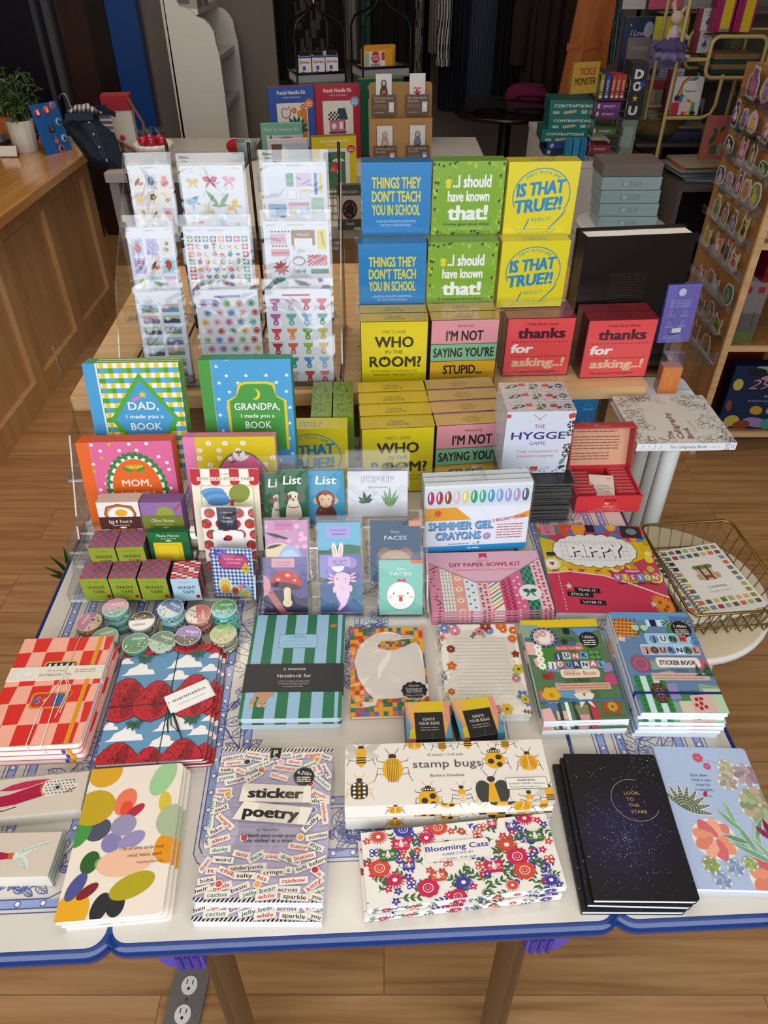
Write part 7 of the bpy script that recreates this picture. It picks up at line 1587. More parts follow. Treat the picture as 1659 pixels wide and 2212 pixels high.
for k in range(16): b.sheet((lambda k: lambda u,v: jp(146 + 74 * (k + u) / 16,246 - 22 * math.sin(math.pi * (.12 + .80 * (k + u) / 16)) * (1 - v) + 2 * math.sin(k * 1.3),3.52 - .035 * math.sin(3.14 * v)))(k),1,6,'#b0a8a0' if k % 2 else '#5a565c')
for k in range(12): b.sheet((lambda k: lambda u,v: jp(214 + 26 * u + k * 1.2,250 + k * 6 + 5 * v,3.50))(k),3,1,'#b0a8a0' if k % 2 else '#5a565c')
b.build('striped_shirt','cloth',t)
b = MB(); b.tube([jp(*q,3.56) for q in ((158,236),(150,226),(146,212),(140,203),(132,203),(128,209),(129,214))],.004,'#8a7f6a',8); b.build('hanger_hook','metal',t)
J = ay((258,318),3.62)
t = thing('tote_bag','white canvas bag with red top and leather strap behind denim jacket','bag',(J.x,3.66,.921),(0,0,R(10)))
b = MB(); b.box(-.05,0,0,.07,.09,.17,'#b9b4ac'); b.ball((.01,-.001,.06),.012,.002,.012,'#a8323a',n=10); b.build('body','cloth',t); b = MB(); b.box(-.052,-.002,.17,.072,.092,.23,'#8f2730'); b.build('red_top','cloth',t)
b = MB(); b.tube([(.065,-.005,.22),(.115,-.01,.12),(.10,-.01,.02),(.06,-.01,.004),(-.03,-.008,.06),(-.06,-.005,.16)],.007,'#7a4a38',8); b.build('strap','matte',t)
J = ay((337,326),3.42)
t = thing('cake_stand','white scalloped cake stand holding red wrapped sweets','cake stand',(J.x,3.40,.921))
b = MB(); b.lathe([(.05,0),(.045,.008),(.012,.02),(.012,.055),(.07,.065),(.082,.075),(.082,.095),(.076,.095),(.07,.08),(.01,.078)],'#cfcac2',48,wob=lambda q: 1 + .04 * math.cos(18 * q)); b.build('stand','plastic',t)
for i,(x,y) in enumerate(((-.04,-.01),(0,-.03),(.04,-.01),(.02,.03),(-.02,.03))):
    s = thing('wrapped_sweet','red sweet in twisted clear wrapper on white cake stand','sweet',(J.x + x,3.40 + y,.999),(0,0,0),'wrapped red sweets')
    b = MB(); b.ball((0,0,.022),.022,.02,.022,'#9a1428',n=12); b.build('sweet','gloss',s); b = MB(); b.lathe([(.003,.04),(.002,.048),(.018,.07)],'#e0d2b8',10); b.build('wrapper_twist','film',s)
J = ay((525,342),3.3)
simple('cup','small grey-blue cup behind sticker sheets','cup',(J.x,3.42,.921 + .025),[('body','plastic',lambda b: b.lathe([(.03,0),(.04,.01),(.045,.07),(.041,.07),(.036,.012)],'#6f8080',24)),('rim','plastic',lambda b: b.tube([(.043 * math.cos(R(a)),.043 * math.sin(R(a)),.07) for a in range(0,360,20)],.0022,'#8a9898',6,closed=True))])
J = at((518,326),.9455)
simple('coin_pouch','round red pouch standing on white table behind small cup','pouch',(J.x,min(J.y,3.5),.9455),[('body','cloth',lambda b: b.ball((0,0,.034),.045,.03,.034,'#9a1c24')),('zip_edge','cloth',lambda b: b.tube([(.044 * math.cos(R(a)),-.012,.036 + .032 * math.sin(R(a))) for a in range(0,181,20)],.003,'#c9a08a',6))])

# ---- white bookcase with scalloped side
Yb = 4.55; P = lambda x,y: ay((x,y),Yb)
prof = [P(395,330),P(505,330)]; zs = []
pts = [(P(405,330).x - .02,0),(P(501,315).x,0),(P(497,300).x,P(497,300).z),(P(485,200).x,P(485,200).z),(P(474,120).x,P(474,120).z),(P(466,92).x,P(466,92).z),(P(462,70).x,P(462,70).z),(P(452,54).x,P(452,54).z),(P(440,42).x,P(440,42).z),(P(424,36).x,P(424,36).z),(P(416,26).x,P(416,26).z),(P(402,17).x,P(402,17).z),(P(388,14).x,P(388,14).z),(P(382,4).x,P(382,4).z),(P(378,-10).x,P(378,-10).z),(P(350,-10).x,P(350,-10).z)]
x0 = min(p[0] for p in pts); base = Vector((pts[1][0],Yb,0))
t = thing('bookcase','tall white bookcase with scalloped side edge beside grey partition','bookcase',base)
Q = Matrix(((1,0,0,-base.x),(0,0,1,0),(0,1,0,0),(0,0,0,1)))
for k in range(2):
    b = MB(); pp = [(p[0],p[1]) for p in pts]; b.prism(pp if area2(pp) > 0 else pp[::-1],k * .62,k * .62 + .03,'#c2beb8',M=Q); b.build('side_panel','plastic',t)
b = MB(); b.box(x0 - base.x,0,0,x0 - base.x + .02,.65,1.62,'#b5b1ab'); b.build('back_panel','plastic',t)
for z in (.25,.58,.92,1.16,1.38):
    b = MB(); b.box(x0 - base.x + .02,.03,z,-.03 if z < 1.2 else -.10,.62,z + .025,'#c2beb8'); b.build('shelf','plastic',t)
for z,y,c_,lab in ((1.185,.05,'#1f1d1c','dark sunglasses case on a shelf of the white bookcase'),(.945,.05,'#6f8a86','small green-grey bowl on a lower shelf of the white bookcase')):
    simple('shelf_box',lab,'box',base + Vector((-.09,y + .06,z)),[('body','matte',(lambda c_: lambda b: b.ball((0,0,.02),.05,.05,.02,c_))(c_)),('rim','matte',(lambda c_: lambda b: b.tube([(.045 * math.cos(R(a)),.045 * math.sin(R(a)),.022) for a in range(0,360,30)],.003,'#3a3a38',6,closed=True))(c_))])
for i in range(2):
    simple('gift_box',['pale gift box on top shelf of white bookcase, nearer scalloped side','pale gift box on top shelf of white bookcase, farther back'][i],'box',base + Vector((-.17,.10 + .17 * i,1.4055)),[('box','print',lambda b: b.box(-.07,-.06,0,.07,.07,.12,'#8f8984')),('lid','print',lambda b: b.box(-.072,-.062,.1,.072,.072,.122,'#9a948e')),('label','print',lambda b: b.box(-.03,-.0605,.02,.03,-.0602,.05,'#5a5450'))],0,'pale gift boxes')

# ---- clothes on the far rail
def garment(name,label,cat,x0,x1,ytop,ybot,Y,cols,folds=6,amp=.03,cut=None,stripes=None,sleeve=False,m='cloth',pat=None):
    a,c_ = ay((x0,(max(ytop,0) + ybot) / 2),Y),ay((x1,(max(ytop,0) + ybot) / 2),Y); zt = 1.62 if ytop <= 0 else ay((x0,ytop),Y).z; zb = ay((x0,ybot),Y).z
    w = c_.x - a.x; t = thing(name,label,cat,((a.x + c_.x) / 2,Y,zb)); H = zt - zb; b = MB(); nu,nv = 36,14
    def f(sg):
        return lambda u,v: ((u - .5) * w * (1 - (.28 if v > .86 else 0) * (v - .86) / .14),sg * (.035 + .05 * math.sin(math.pi * u)) + amp * math.sin(folds * 6.28 * u + .8 * math.sin(3 * v)) * (1 - .5 * v),v * H)
    for sg in (-1,1):
        n0 = len(b.f); b.sheet(f(sg),nu,nv,cols[0],0)
        if stripes or pat:
            rd = random.Random(5)
            for i in range(n0,len(b.f)):
                k = i - n0; uu,vv = k % nu,k // nu
                if pat: b.c[i] = hx(cols[1] if pat(uu,vv,rd) else cols[0])
                else: b.c[i] = hx(cols[(uu // stripes) % len(cols)])
    b.build('fabric',m,t)
    if sleeve:
        for sg in (-1,1):
            b = MB(); b.tube([(sg * w * .42,0,H * .9),(sg * w * .56,-.03,H * .62),(sg * w * .58,-.04,H * .25)],[.06,.055,.045],cols[0],10); b.build('sleeve',m,t)
    b = MB(); b.tube([(-w * .3,0,H),(0,0,H + .03),(w * .3,0,H)],.006,'#3a3632',6); b.tube([(0,0,H + .03),(0,0,H + .07),(.02,0,H + .09)],.003,'#8a8a8a',6); b.build('hanger','metal',t)
    return t
garment('dress','black dress with grey flower panel hanging at far wall','dress',600,742,0,172,5.5,['#0d0c0d','#3f3836'],4,.02,pat=lambda u,v,rd: 10 < u < 28 and v < 12 and (math.sin(u * 1.7 + v) + math.sin(v * 1.3 - u * .6)) > .1)
garment('trousers','pale grey trousers hanging beside black flower dress','trousers',748,774,0,125,5.55,['#6a6560'],2,.015)
garment('shirt','dark teal shirt hanging between grey trousers and black coat','shirt',776,806,0,150,5.6,['#22403c'],2,.02)
garment('coat','long black coat hanging on the far rail','coat',806,930,0,236,5.45,['#08080a'],5,.025)
garment('scarf','narrow black and white patterned scarf hanging over black coat','scarf',896,914,0,165,5.27,['#15140f','#8a8478'],1,.01,pat=lambda u,v,rd: rd.random() > .6)
garment('shirt','taupe shirt hanging beside marbled shirt','shirt',926,946,0,112,5.27,['#5f554c'],2,.012)
garment('shirt','black and white marbled shirt hanging on the far rail','shirt',944,974,0,140,5.22,['#a8a4a4','#1a1a1f'],2,.015,pat=lambda u,v,rd: math.sin(u * .9 + 2 * math.sin(v * .7)) > .15)
garment('trousers','navy pleated trousers hanging under marbled shirt','trousers',950,1010,0,236,5.5,['#12131c','#1c1f2e'],8,.02,stripes=3)
garment('skirt','blue-grey pleated skirt hanging before navy trousers','skirt',1010,1066,0,236,5.45,['#2a3040','#394152'],9,.018,stripes=2)
garment('trousers','black trousers hanging beside pleated skirt','trousers',1060,1122,0,205,5.5,['#0c0c0e','#15161c'],5,.02,stripes=4)
garment('sweater','dark brown long sweater hanging with silver necklace','sweater',1126,1226,0,208,4.9,['#1f1310'],4,.02,sleeve=True)
garment('dress','turquoise flowered dress hanging beside orange screen','dress',1302,1336,0,135,4.9,['#23485a','#a8b5b0'],2,.015,pat=lambda u,v,rd: math.sin(u * 1.2 + v * 1.1) > .35)
t = thing('clothes_rail','long dark clothes rail holding the far garments','rail',(.3,5.5,0))
b = MB(); b.tube([(-1.4,0,1.733),(1.3,0,1.733)],.014,'#2a2826',10); b.build('bar','metal',t)
for x in (-1.4,1.3): b = MB(); b.tube([(x,0,1.733),(x,0,0)],.014,'#2a2826',10); b.build('post','metal',t)
J = ay((1265,100),4.75)
t = thing('wooden_screen','orange-brown wooden garment form with small wooden bow ties','garment form',(J.x,4.75,.5))
b = MB(); b.prism([(-.16,0),(.13,0),(.13,1.1),(-.06,1.1),(-.10,.62)],0,.03,'#fff',M=Matrix(((1,0,0,0),(0,0,1,0),(0,1,0,0),(0,0,0,1)))); b.build('board','orange_wood',t)
for x in (-.07,.04):
    b = MB(); M = Matrix.Translation((x,-.006,.72)); b.prism([(-.035,-.02),(0,-.005),(.035,-.02),(.035,.02),(0,.005),(-.035,.02)],0,.006,'#fff',M=M @ Matrix(((1,0,0,0),(0,0,1,0),(0,1,0,0),(0,0,0,1)))); b.build('bow_tie','orange_wood',t)
# dark round table with folded sweaters and wicker baskets
J = ay((1095,245),4.6)
t = thing('round_table','dark round glass-edged table behind green game boxes','table',(J.x,4.62,0))
zt = ay((1095,258),4.35).z
b = MB(); b.lathe([(.0,zt - .02),(.30,zt - .02),(.305,zt - .01),(.30,zt)],'#17120f',40); b.build('table_top','gloss',t)
b = MB(); b.lathe([(.10,0),(.09,.02),(.04,.05),(.035,zt - .02)],'#120e0c',20); b.build('pedestal','gloss',t)
for i,(dx,dz,c_,lab) in enumerate(((.10,0,'#2f1a20','folded dark plum sweater, lower one on dark round table'),(.10,.062,'#5a1238','folded magenta sweater, top of pile on dark round table'),(-.12,.0,'#0f0d0d','folded black sweater on dark round table'))):
    s = thing('folded_sweater',lab,'sweater',(J.x + dx,4.60,zt + .001 + dz),(0,0,R(5)))
    b = MB(); b.sheet(lambda u,v: (math.cos(6.28 * u) * .12 * (1 - .25 * v ** 4),math.sin(6.28 * u) * .10 * (1 - .25 * v ** 4),.06 * v + .004 * math.sin(12 * u)),24,6,c_); b.prism(ellp(0,0,.09,.075,24),.05,.062,c_); b.build('body','cloth',s); b = MB(); b.tube([(-.09,-.095,.03),(.09,-.095,.03)],.012,c_,8); b.build('sleeve','cloth',s)
for i,(px_,w_,h_) in enumerate(((1040,.11,.12),(1085,.12,.15))):
    K = ay((px_,332),4.1); t = thing('wicker_basket',['wicker basket under dark table, nearer green game boxes','taller wicker basket under dark table beside the pedestal'][i],'basket',(K.x - .03 + .06 * i,4.06 + .20 * i,0),(0,0,0),'wicker baskets under the table')
    b = MB(); b.lathe([(w_ * .85,.0),(w_ * 1.05,.56),(w_ * .97,.56),(w_ * .8,.02)],'#4f3a28',20,wob=lambda q: 1 + .02 * math.cos(10 * q)); b.build('wicker_weave','wicker',t)
    b = MB(); b.ball((0,0,.55),w_ * .9,w_ * .9,.06,'#3f302c'); b.build('blanket','cloth',t)

# ---- craft kits
def kit(label,p,q,z,H,A,side,top,D=.035,n=1,group='craft kits',lean=0,name='craft_kit'):
    loc,rot,w = top_edge(p,q,z,H,lean); t = thing(name,label,'craft kit',loc,rot,group)
    b = MB(); b.box(-w / 2,0,0,w / 2,D,H,side); b.box(-w / 2,0,H,w / 2,D,H + .0004,top); b.art(A,(-w / 2,0,0),(w / A.W,0,0),(0,0,H / A.H)); b.build('front_print','print',t)
    b = MB(); b.box(-w / 2 - .0006,.0055,0,w / 2 + .0006,.0065,H + .0008,side); b.build('lid_seam','print',t)
    return t
def punch(c,badge,draw,sub):
    A = Art(100,142,c); A.text('Punch Needle Kit',50,128,7,'#d9d2c8',1,w=62,bold=.04); A.text(sub,50,121,2.6,'#d9d2c8',1,w=38); A.rect(16,0,84,112,'#d5d0c6',2); draw(A); A.ell(88,110,9.5,None,badge,6,20); A.lines(82,94,112,3.4,3,1.4,'#e6ddd0',7); return A
def d1(A):
    A.line([(26,96),(30,104),(38,100),(42,106),(46,98),(44,88),(36,84),(28,86)],2,'#a8324a',3,True); [A.flower(x,y,6,'#c9702a','#e6d2a0',3,6) for x,y in ((54,98),(66,92),(74,104))]; A.rect(70,20,82,100,'#c9782a',2.5); [A.leaf(56,60,30,9,a,'#1f5a4a',4) for a in range(0,190,24)]; [A.leaf(40,56,20,6,a,'#2a6a54',4.5) for a in range(20,190,30)]; A.rect(30,20,60,52,'#c9952a',3); [A.leaf(60,20,30,8,a,'#1f5a4a',4) for a in range(10,180,30)]
def d2(A):
    A.rect(30,14,66,76,'#b5607f',3); A.checks(28,76,52,92,6,4,['#1d1d1f','#cfcac2'],4); A.poly([(46,76),(72,76),(66,98),(50,98)],'#2f4f5a',3.5); A.checks(48,78,68,96,5,4,['#23303a',None],4.5); A.rect(28,50,68,53,'#2a3560',4); [(A.rect(x,y,x + 12,y + 14,'#d9d2c8',4),A.rect(x + 9,y,x + 14,y + 14,'#a82a3a',5)) for x,y in ((34,26),(52,58))]; A.rect(54,14,62,40,'#6f8f84',4); A.ell(40,64,6,6,'#d6cdd0',4,8); [A.rect(72 + k * 3,10,74 + k * 3,32,'#c9b02a',4) for k in range(4)]; A.rect(24,10,78,14,'#8fa0a0',4); A.rect(28,6,76,10,'#a8323a',3.5)
def d3(A): A.rect(26,10,74,104,'#3a6a4a',3); [A.leaf(30,80,24,7,a,'#1f4a3a',4) for a in (20,60,100)]; A.ell(58,80,14,8,'#d9d2cc',5,18,0,0,180); A.ell(54,68,12,10,'#b5303a',5,14); A.rect(54,50,60,80,'#d9d2cc',4.5); A.flower(46,60,8,'#c94a5a','#d9c48a',6)
kit('blue punch needle kit box with flower embroidery, behind sticker rack',(578,189),(677,185),1.262,.26,punch('#2f4f9a','#c9682a',d1,'BLOOMING WILDFLOWERS'),'#24407f','#7a2a44')
kit('red punch needle kit box with pink house, beside blue kit',(679,184),(777,181),1.262,.26,punch('#a8243a','#6f9ac0',d2,'COZY COTTAGE'),'#8a1c30','#4f4a34')
kit('yellow punch needle kit box with mushrooms, before red kit',(673,297),(769,293),1.145,.19,punch('#c9ae12','#a8243a',d3,'MUSHROOM GARDEN'),'#a8920f','#5f5a2a')
A = Art(100,120,'#6fa088'); A.text('Paint by Number Kit',50,106,7,'#a8c9b5',1,w=84,bold=.03); A.rect(12,0,100,98,'#b5c4c0',2); A.ell(54,84,24,10,'#b5606a',3,18,12); A.ell(48,86,12,7,'#7a2f5a',4); A.ell(76,78,12,8,'#c9807a',3); [A.leaf(20,80,20,6,a,'#2a3a34',4) for a in (30,80)]; A.leaf(80,84,20,6,20,'#2a4a3a',4)
kit('mint green paint by number kit behind sticker sheets',(562,268),(652,266),1.165,.21,A,'#5a8a74','#6fa088',name='paint_kit',D=.02)
A = Art(100,100,'#c2b6b8'); A.rect(8,0,100,92,'#9fadb8',1); A.rect(8,40,34,92,'#5a4a40',2); A.ell(40,74,9,13,'#c9c6c4',3); A.rect(30,40,50,66,'#b0aeb0',2.5)
kit('pale pink paint kit with small portrait, before mint kit',(578,303),(665,300),1.13,.175,A,'#a89ca0','#c2b6b8',name='paint_kit',D=.02)
A = Art(100,120,'#14563f'); A.rect(20,0,100,90,'#b5c0ba',1); A.text('Punch Needle Kit',50,104,7,'#9fc0b0',1,w=62,bold=.04)
kit('dark green kit box half hidden behind kraft card display',(776,172),(872,168),1.275,.27,A,'#104636','#7a6a1c')
# kraft display with embroidered doll kits
loc,rot,w = top_edge((797,178),(934,176),1.29,.286,R(3)); t = thing('kraft_display','kraft cardboard two-tier display for embroidery doll kits','display stand',loc,rot)
b = MB(); b.prism(rrect(-w / 2,0,w / 2,.286,.012,5,'34'),0,.004,'#9a7446',M=Matrix(((1,0,0,0),(0,0,1,0),(0,1,0,0),(0,0,0,1)))); b.build('back_board','matte',t)
b = MB(); b.box(-w / 2,-.03,0,w / 2,-.027,.171,'#a8804f'); b.box(-w / 2,-.03,.171,w / 2,0,.173,'#7f5f38'); b.build('front_board','matte',t)
for k,(cx,zc,nm,dc,dc2,lab) in enumerate(((-.27,.181,'OTTER','#3a2c28','#b5603f','brown otter kit card in upper tier of kraft display'),(.26,.181,'FIESTA CAT','#d6d2c8','#b5303a','white cat kit card with red zigzags in upper tier of kraft display'),(-.27,.017,'LLAMA','#a8867a','#c9b5a0','tan llama kit card in lower tier of kraft display'),(.26,.017,'PIGEON','#5f6f80','#7a6a94','grey pigeon kit card in lower tier of kraft display'))):
    Rm = Matrix.Translation(loc) @ Matrix.Rotation(rot[2],4,'Z') @ Matrix.Rotation(rot[0],4,'X')
    yy = -.008 if zc > .1 else -.040
    s = thing('doll_kit_card',lab,'craft kit',Rm @ Vector((cx * w,yy,zc)),rot,'embroidered doll kits')
    A = Art(60,100,'#cfccc8'); A.ell(30,72,11,12,dc,1); A.ell(30,44,15,26,dc,1); A.ell(30,74,7,7,'#b5a894' if dc != '#d6d2c8' else dc,2); [A.ell(30 + q * 3,76,.9,None,'#1d1a1a',3,8) for q in (-1,1)]; A.ell(30,46,8,9,dc2,2)
    if nm == 'FIESTA CAT': [A.line([(16 + i * 5.6,y + (i % 2) * 5) for i in range(6)],4,dc2,3) for y in (28,44,56)]
    b = MB(); cw,chh = .058,.112; b.box(-cw / 2,0,.02,cw / 2,.001,.02 + chh,'#cfccc8'); b.art(A,(-cw / 2,0,.02),(cw / 60,0,0),(0,0,chh / 100)); b.build('card','print',s)
    A = Art(100,80,'#5f4a3a'); A.text('DIY Embroidered',48,64,8,'#b5a694',1,w=80,bold=.02); A.text('Doll Kit',32,52,8,'#b5a694',1,w=44,bold=.02); A.text(nm,34,28,15,'#8f7f70',1,w=52); A.rect(70,12,92,52,'#c9c6c6' if k < 2 else ['#c99a94','#7f8aa6'][k - 2],2); A.ell(81,36,7,6,'#e0ddd8',3); A.lines(8,50,10,4,1,2,'#b5a694',1)
    b = MB(); pw,ph = .086,.066; b.box(-pw / 2,-.012,0,pw / 2,-.002,ph,'#5f4a3a'); b.art(A,(-pw / 2,-.012,0),(pw / 100,0,0),(0,0,ph / 80)); b.build('pouch','print',s)
    b = MB(); b.prism(ellp(0,ph + .001,.003,None,10),0,.002,'#2a2320',M=Matrix(((1,0,0,0),(0,0,-1,-.012),(0,1,0,0),(0,0,0,1)))); b.build('grommet','metal',s)
# embroidery kit in a wire basket on the white table
J = ay((752,482),2.56); t = thing('wire_basket','small wire basket on white table edge beside blue games','basket',(J.x,2.60,.9455))
b = MB()
for i in range(9): b.tube([(-.07 + i * .0175,-.03,0),(-.07 + i * .0175,-.045,.075)],.0012,'#8a7a4a',5); b.tube([(-.07 + i * .0175,.03,0),(-.07 + i * .0175,.045,.075)],.0012,'#8a7a4a',5)
for k in range(4): b.tube([(x,y * (1 + k * .16),.001 + k * .025) for x,y in rrect(-.075,-.032,.075,.032,.008,3)],.0014,'#8a7a4a',5,closed=True)
b.build('wire_mesh','metal',t); b = MB(); b.tube([(x,y,.078) for x,y in rrect(-.076,-.047,.076,.047,.01,3)],.0025,'#8a7a4a',6,closed=True); b.build('rim','metal',t)
A = Art(100,120,'#3f4640'); A.rect(0,30,100,92,'#b5a8a0',1); A.text('EMBROIDERY',50,98,8,'#b5b0a4',2,w=84); A.ell(52,56,32,26,'#241a20',2,26); [A.ell(52 + 22 * math.cos(i * 2.4),56 + 16 * math.sin(i * 2.4),4,None,['#7a4a6a','#8a5a4a','#5a6a4a'][i % 3],3,8) for i in range(9)]; A.text('Catwalk',52,14,8,'#c9c4b8',2,w=34)
kit('dark embroidery kit with flower hoop standing in small wire basket',(727,400),(779,399),1.088,.1405,A,'#2f342f','#5a5f5a',name='embroidery_kit',D=.02,group='')

# ---- tall metal caddies
def caddy(label,px_,pz,Y,w,d,peak,tray='#8a8c8a'):
    o = ay((px_,pz),Y); t = thing('metal_caddy',label,'stand',(o.x,Y,1.0005),(0,0,R(18)),'dark metal caddies'); h = o.z - 1.0005; K = '#24211f'
    b = MB(); b.box(-w / 2,-d / 2,h - .035,w / 2,d / 2,h - .03,tray)
    for q in ((-w / 2,-d / 2,w / 2,-d / 2 + .004),(-w / 2,d / 2 - .004,w / 2,d / 2),(-w / 2,-d / 2,-w / 2 + .004,d / 2),(w / 2 - .004,-d / 2,w / 2,d / 2)): b.box(q[0],q[1],h - .035,q[2],q[3],h,tray)
    b.build('tray','plastic',t)
    for sx in (-1,1):
        for sy in (-1,1): b = MB(); b.tube([(sx * w / 2,sy * d / 2,0),(sx * w / 2,sy * d / 2,h + .13),(sx * w * .44,sy * d * .42,h + .165),(sx * w * .12,sy * d * .1,h + .20),(0,0,h + peak)],.0042,K,7); b.build('frame_rod','metal',t)
    b = MB(); b.tube([(x,y,h) for x,y in rrect(-w / 2,-d / 2,w / 2,d / 2,.004,2)],.005,K,7,closed=True); b.build('tray_rim','metal',t)
    b = MB(); b.tube([(x,0,h + peak + .02 + z) for x,z in rrect(-.045,0,.045,.04,.018,4)],.005,K,7,closed=True); b.tube([(0,0,h + peak - .01),(0,0,h + peak + .02)],.007,'#8a8680',8); b.build('handle','metal',t)
    return t,h
t1,h1 = caddy('dark metal caddy with white tile-game bags behind punch needle kits',684,152,3.44,.20,.16,.235)
t2,h2 = caddy('dark metal caddy with yellow boxes behind kraft display',822,140,3.47,.20,.16,.26)
QW = Art(60,84,'#c9c6c4'); QW.rect(0,78,60,84,'#1f3a7a',1); QW.text('Qwirkle',30,60,10,'#a8242f',1,w=50,bold=.05); [QW.rect(x - 7,y - 7,x + 7,y + 7,c_,2,1,r) for x,y,c_,r in ((26,44,'#1f3f8a',10),(22,26,'#a8242f',-8),(34,12,'#b5503a',40))]
Rm = Matrix.Rotation(R(18),4,'Z')
for i in range(3):
    s = thing('game_pouch',['white tile-game pouch at outer end of dark caddy','middle white tile-game pouch in dark caddy','white tile-game pouch nearest the yellow boxes'][i],'game',t1.location + Rm @ Vector((-.058 + i * .056,-.045,h1 - .0298)),(0,0,R(6)),'tile-game pouches')
    b = MB(); b.box(-.025,0,0,.025,.04,.085,'#b5b2b2'); b.art(QW,(-.025,0,0),(.05 / 60,0,0),(0,0,.085 / 84)); b.build('front_print','print',s); b = MB(); b.box(-.02,.006,.085,.02,.034,.1,'#17171c'); b.build('drawstring_top','cloth',s)
s = thing('game_box','white tile-game box with small print behind pouches in dark caddy','game',t1.location + Rm @ Vector((.055,.005,h1 - .0298)),(0,0,R(24))); A = Art(60,84,'#c4c2c2'); A.text('Qwirkle',24,62,9,'#a8242f',1,w=36,bold=.05); A.lines(6,34,50,5,8,2,'#6a6a70',1); [A.rect(44,12 + k * 22,56,26 + k * 22,'#3a2a30',1,1,10) for k in range(3)]; b = MB(); b.box(-.035,0,0,.035,.05,.09,'#b0adad'); b.art(A,(-.035,0,0),(.07 / 60,0,0),(0,0,.09 / 84)); b.build('front_print','print',s); b = MB(); b.box(-.0355,-.0005,.072,.0355,.0505,.074,'#8f8c8c'); b.build('lid_seam','print',s)
A = Art(100,66,'#c98a14'); A.rect(4,4,74,60,'#cfc8be',1); A.seal(42,46,16,'#a8243a',2,16,.85); A.text('SPACE',42,46,6,'#e6dccf',3); A.text('SERIES',42,39,5,'#e6dccf',3); A.lines(26,58,28,4,6,2,'#4a4440',2); A.rect(6,8,20,58,'#8fa090',2); A.rect(62,8,73,58,'#b5303a',2); A.rect(62,24,73,38,'#d9d2c8',3)
for i in range(4):
    s = thing('party_game_box',['yellow game box with red badge, front one in second caddy','plain yellow game box behind the badge box','third yellow game box in second caddy','rearmost yellow game box in second caddy'][i],'game',t2.location + Rm @ Vector((-.03 + i * .016,-.06 + i * .036,h2 - .0298)),(0,0,R(18)),'yellow boxes in the caddy')
    b = MB(); b.box(-.062,0,0,.062,.033,.092,'#b57a12'); b.art(A,(-.062,0,0),(.00124,0,0),(0,0,.092 / 66)); b.build('front_print','print',s); b = MB(); b.prism([(.0,.004),(.018,.004),(.014,.022)],0,.0006,'#a8242f',M=Matrix(((0,0,1,.0621),(1,0,0,.008),(0,1,0,0),(0,0,0,1)))); b.build('corner_mark','print',s)

# ---- white cabinet with game stack and wire rack
cz = ay((1300,351),3.35).z; t = thing('white_cabinet','narrow white cabinet behind yellow games and black book','cabinet',(.985,3.35,0),(0,0,R(1)))
x0 = ay((1219,351),3.35).x - .985; x1 = ay((1371,351),3.35).x - .985
b = MB(); b.box(x0,0,0,x1,.85,cz,'#d2cfca'); b.build('body','plastic',t); b = MB(); b.box(x0 - .004,-.004,cz - .02,x1 + .004,.855,cz + .0005,'#d2cfca'); b.build('top','plastic',t)
def lying(name,label,p,w,d,h,z,A,col,rot=0,group=None,cat='game'):
    t = thing(name,label,cat,(p[0],p[1],z),(0,0,R(rot)),group); b = MB(); b.box(-w / 2,0,0,w / 2,d,h,col)
    if A: b.art(A,(-w / 2,0,0),(w / A.W,0,0),(0,0,h / A.H))
    b.build('box_print','print',t); b = MB(); b.box(-w / 2 - .0006,-.0006,h * .52,w / 2 + .0006,d,h * .54,col); b.build('lid_seam','print',t); return t
A = Art(100,42,'#1a6a60'); A.text('CONTRAPTIONS',50,22,9,'#d5d8d2',1,w=80,bold=.04); A.text('50',74,6,9,'#d5d8d2',1,bold=.04); A.rect(84,4,98,16,'#b5706a',1,3); A.rect(30,6,58,14,'#b5a48a',1,2,12); A.rect(8,4,22,12,'#9ab0a4',1,2)
zq = cz + .001; o = ay((1227,330),3.45)
for i,(h,dx,A_,c_,lab) in enumerate(((.026,0,None,'#1f2a4a','dark blue flat game box at bottom of stack on white cabinet'),(.026,.01,None,'#2a3f8a','blue flat puzzle box in stack on white cabinet'),(.049,-.02,A,'#14564e','teal construction game box, lowest of three'),(.053,.004,A,'#14564e','teal construction game box, second of three'),(.058,.0,A,'#14564e','teal construction game box on top of stack on white cabinet'))):
    if i < 2:
        A_ = Art(100,14,c_); A_.star(10,7,6,'#c9c6c0',1,8); A_.text('mindbogg' if i else 'wooden',55,4,6,'#b5b8d0',1,bold=.04)
    lying('construction_game' if i > 1 else 'puzzle_game',lab,(o.x + dx,3.47),.20,.16,h,zq,A_,c_,-2,'games stacked on the cabinet'); zq += h + .0006
for i,c_ in enumerate(('#2a7aa0','#2f86b0','#1f6f9a')):
    o2 = ay((1226 + i * 15,352 - (i == 0) * 2),3.36); lying('small_game_box',['small blue striped game tin nearest yellow games','small blue game tin in the middle before the stack','small blue game tin beside wire rack'][i],(o2.x,3.37),.026,.04,.085,cz + .001,None,c_,0,'small blue game tins')
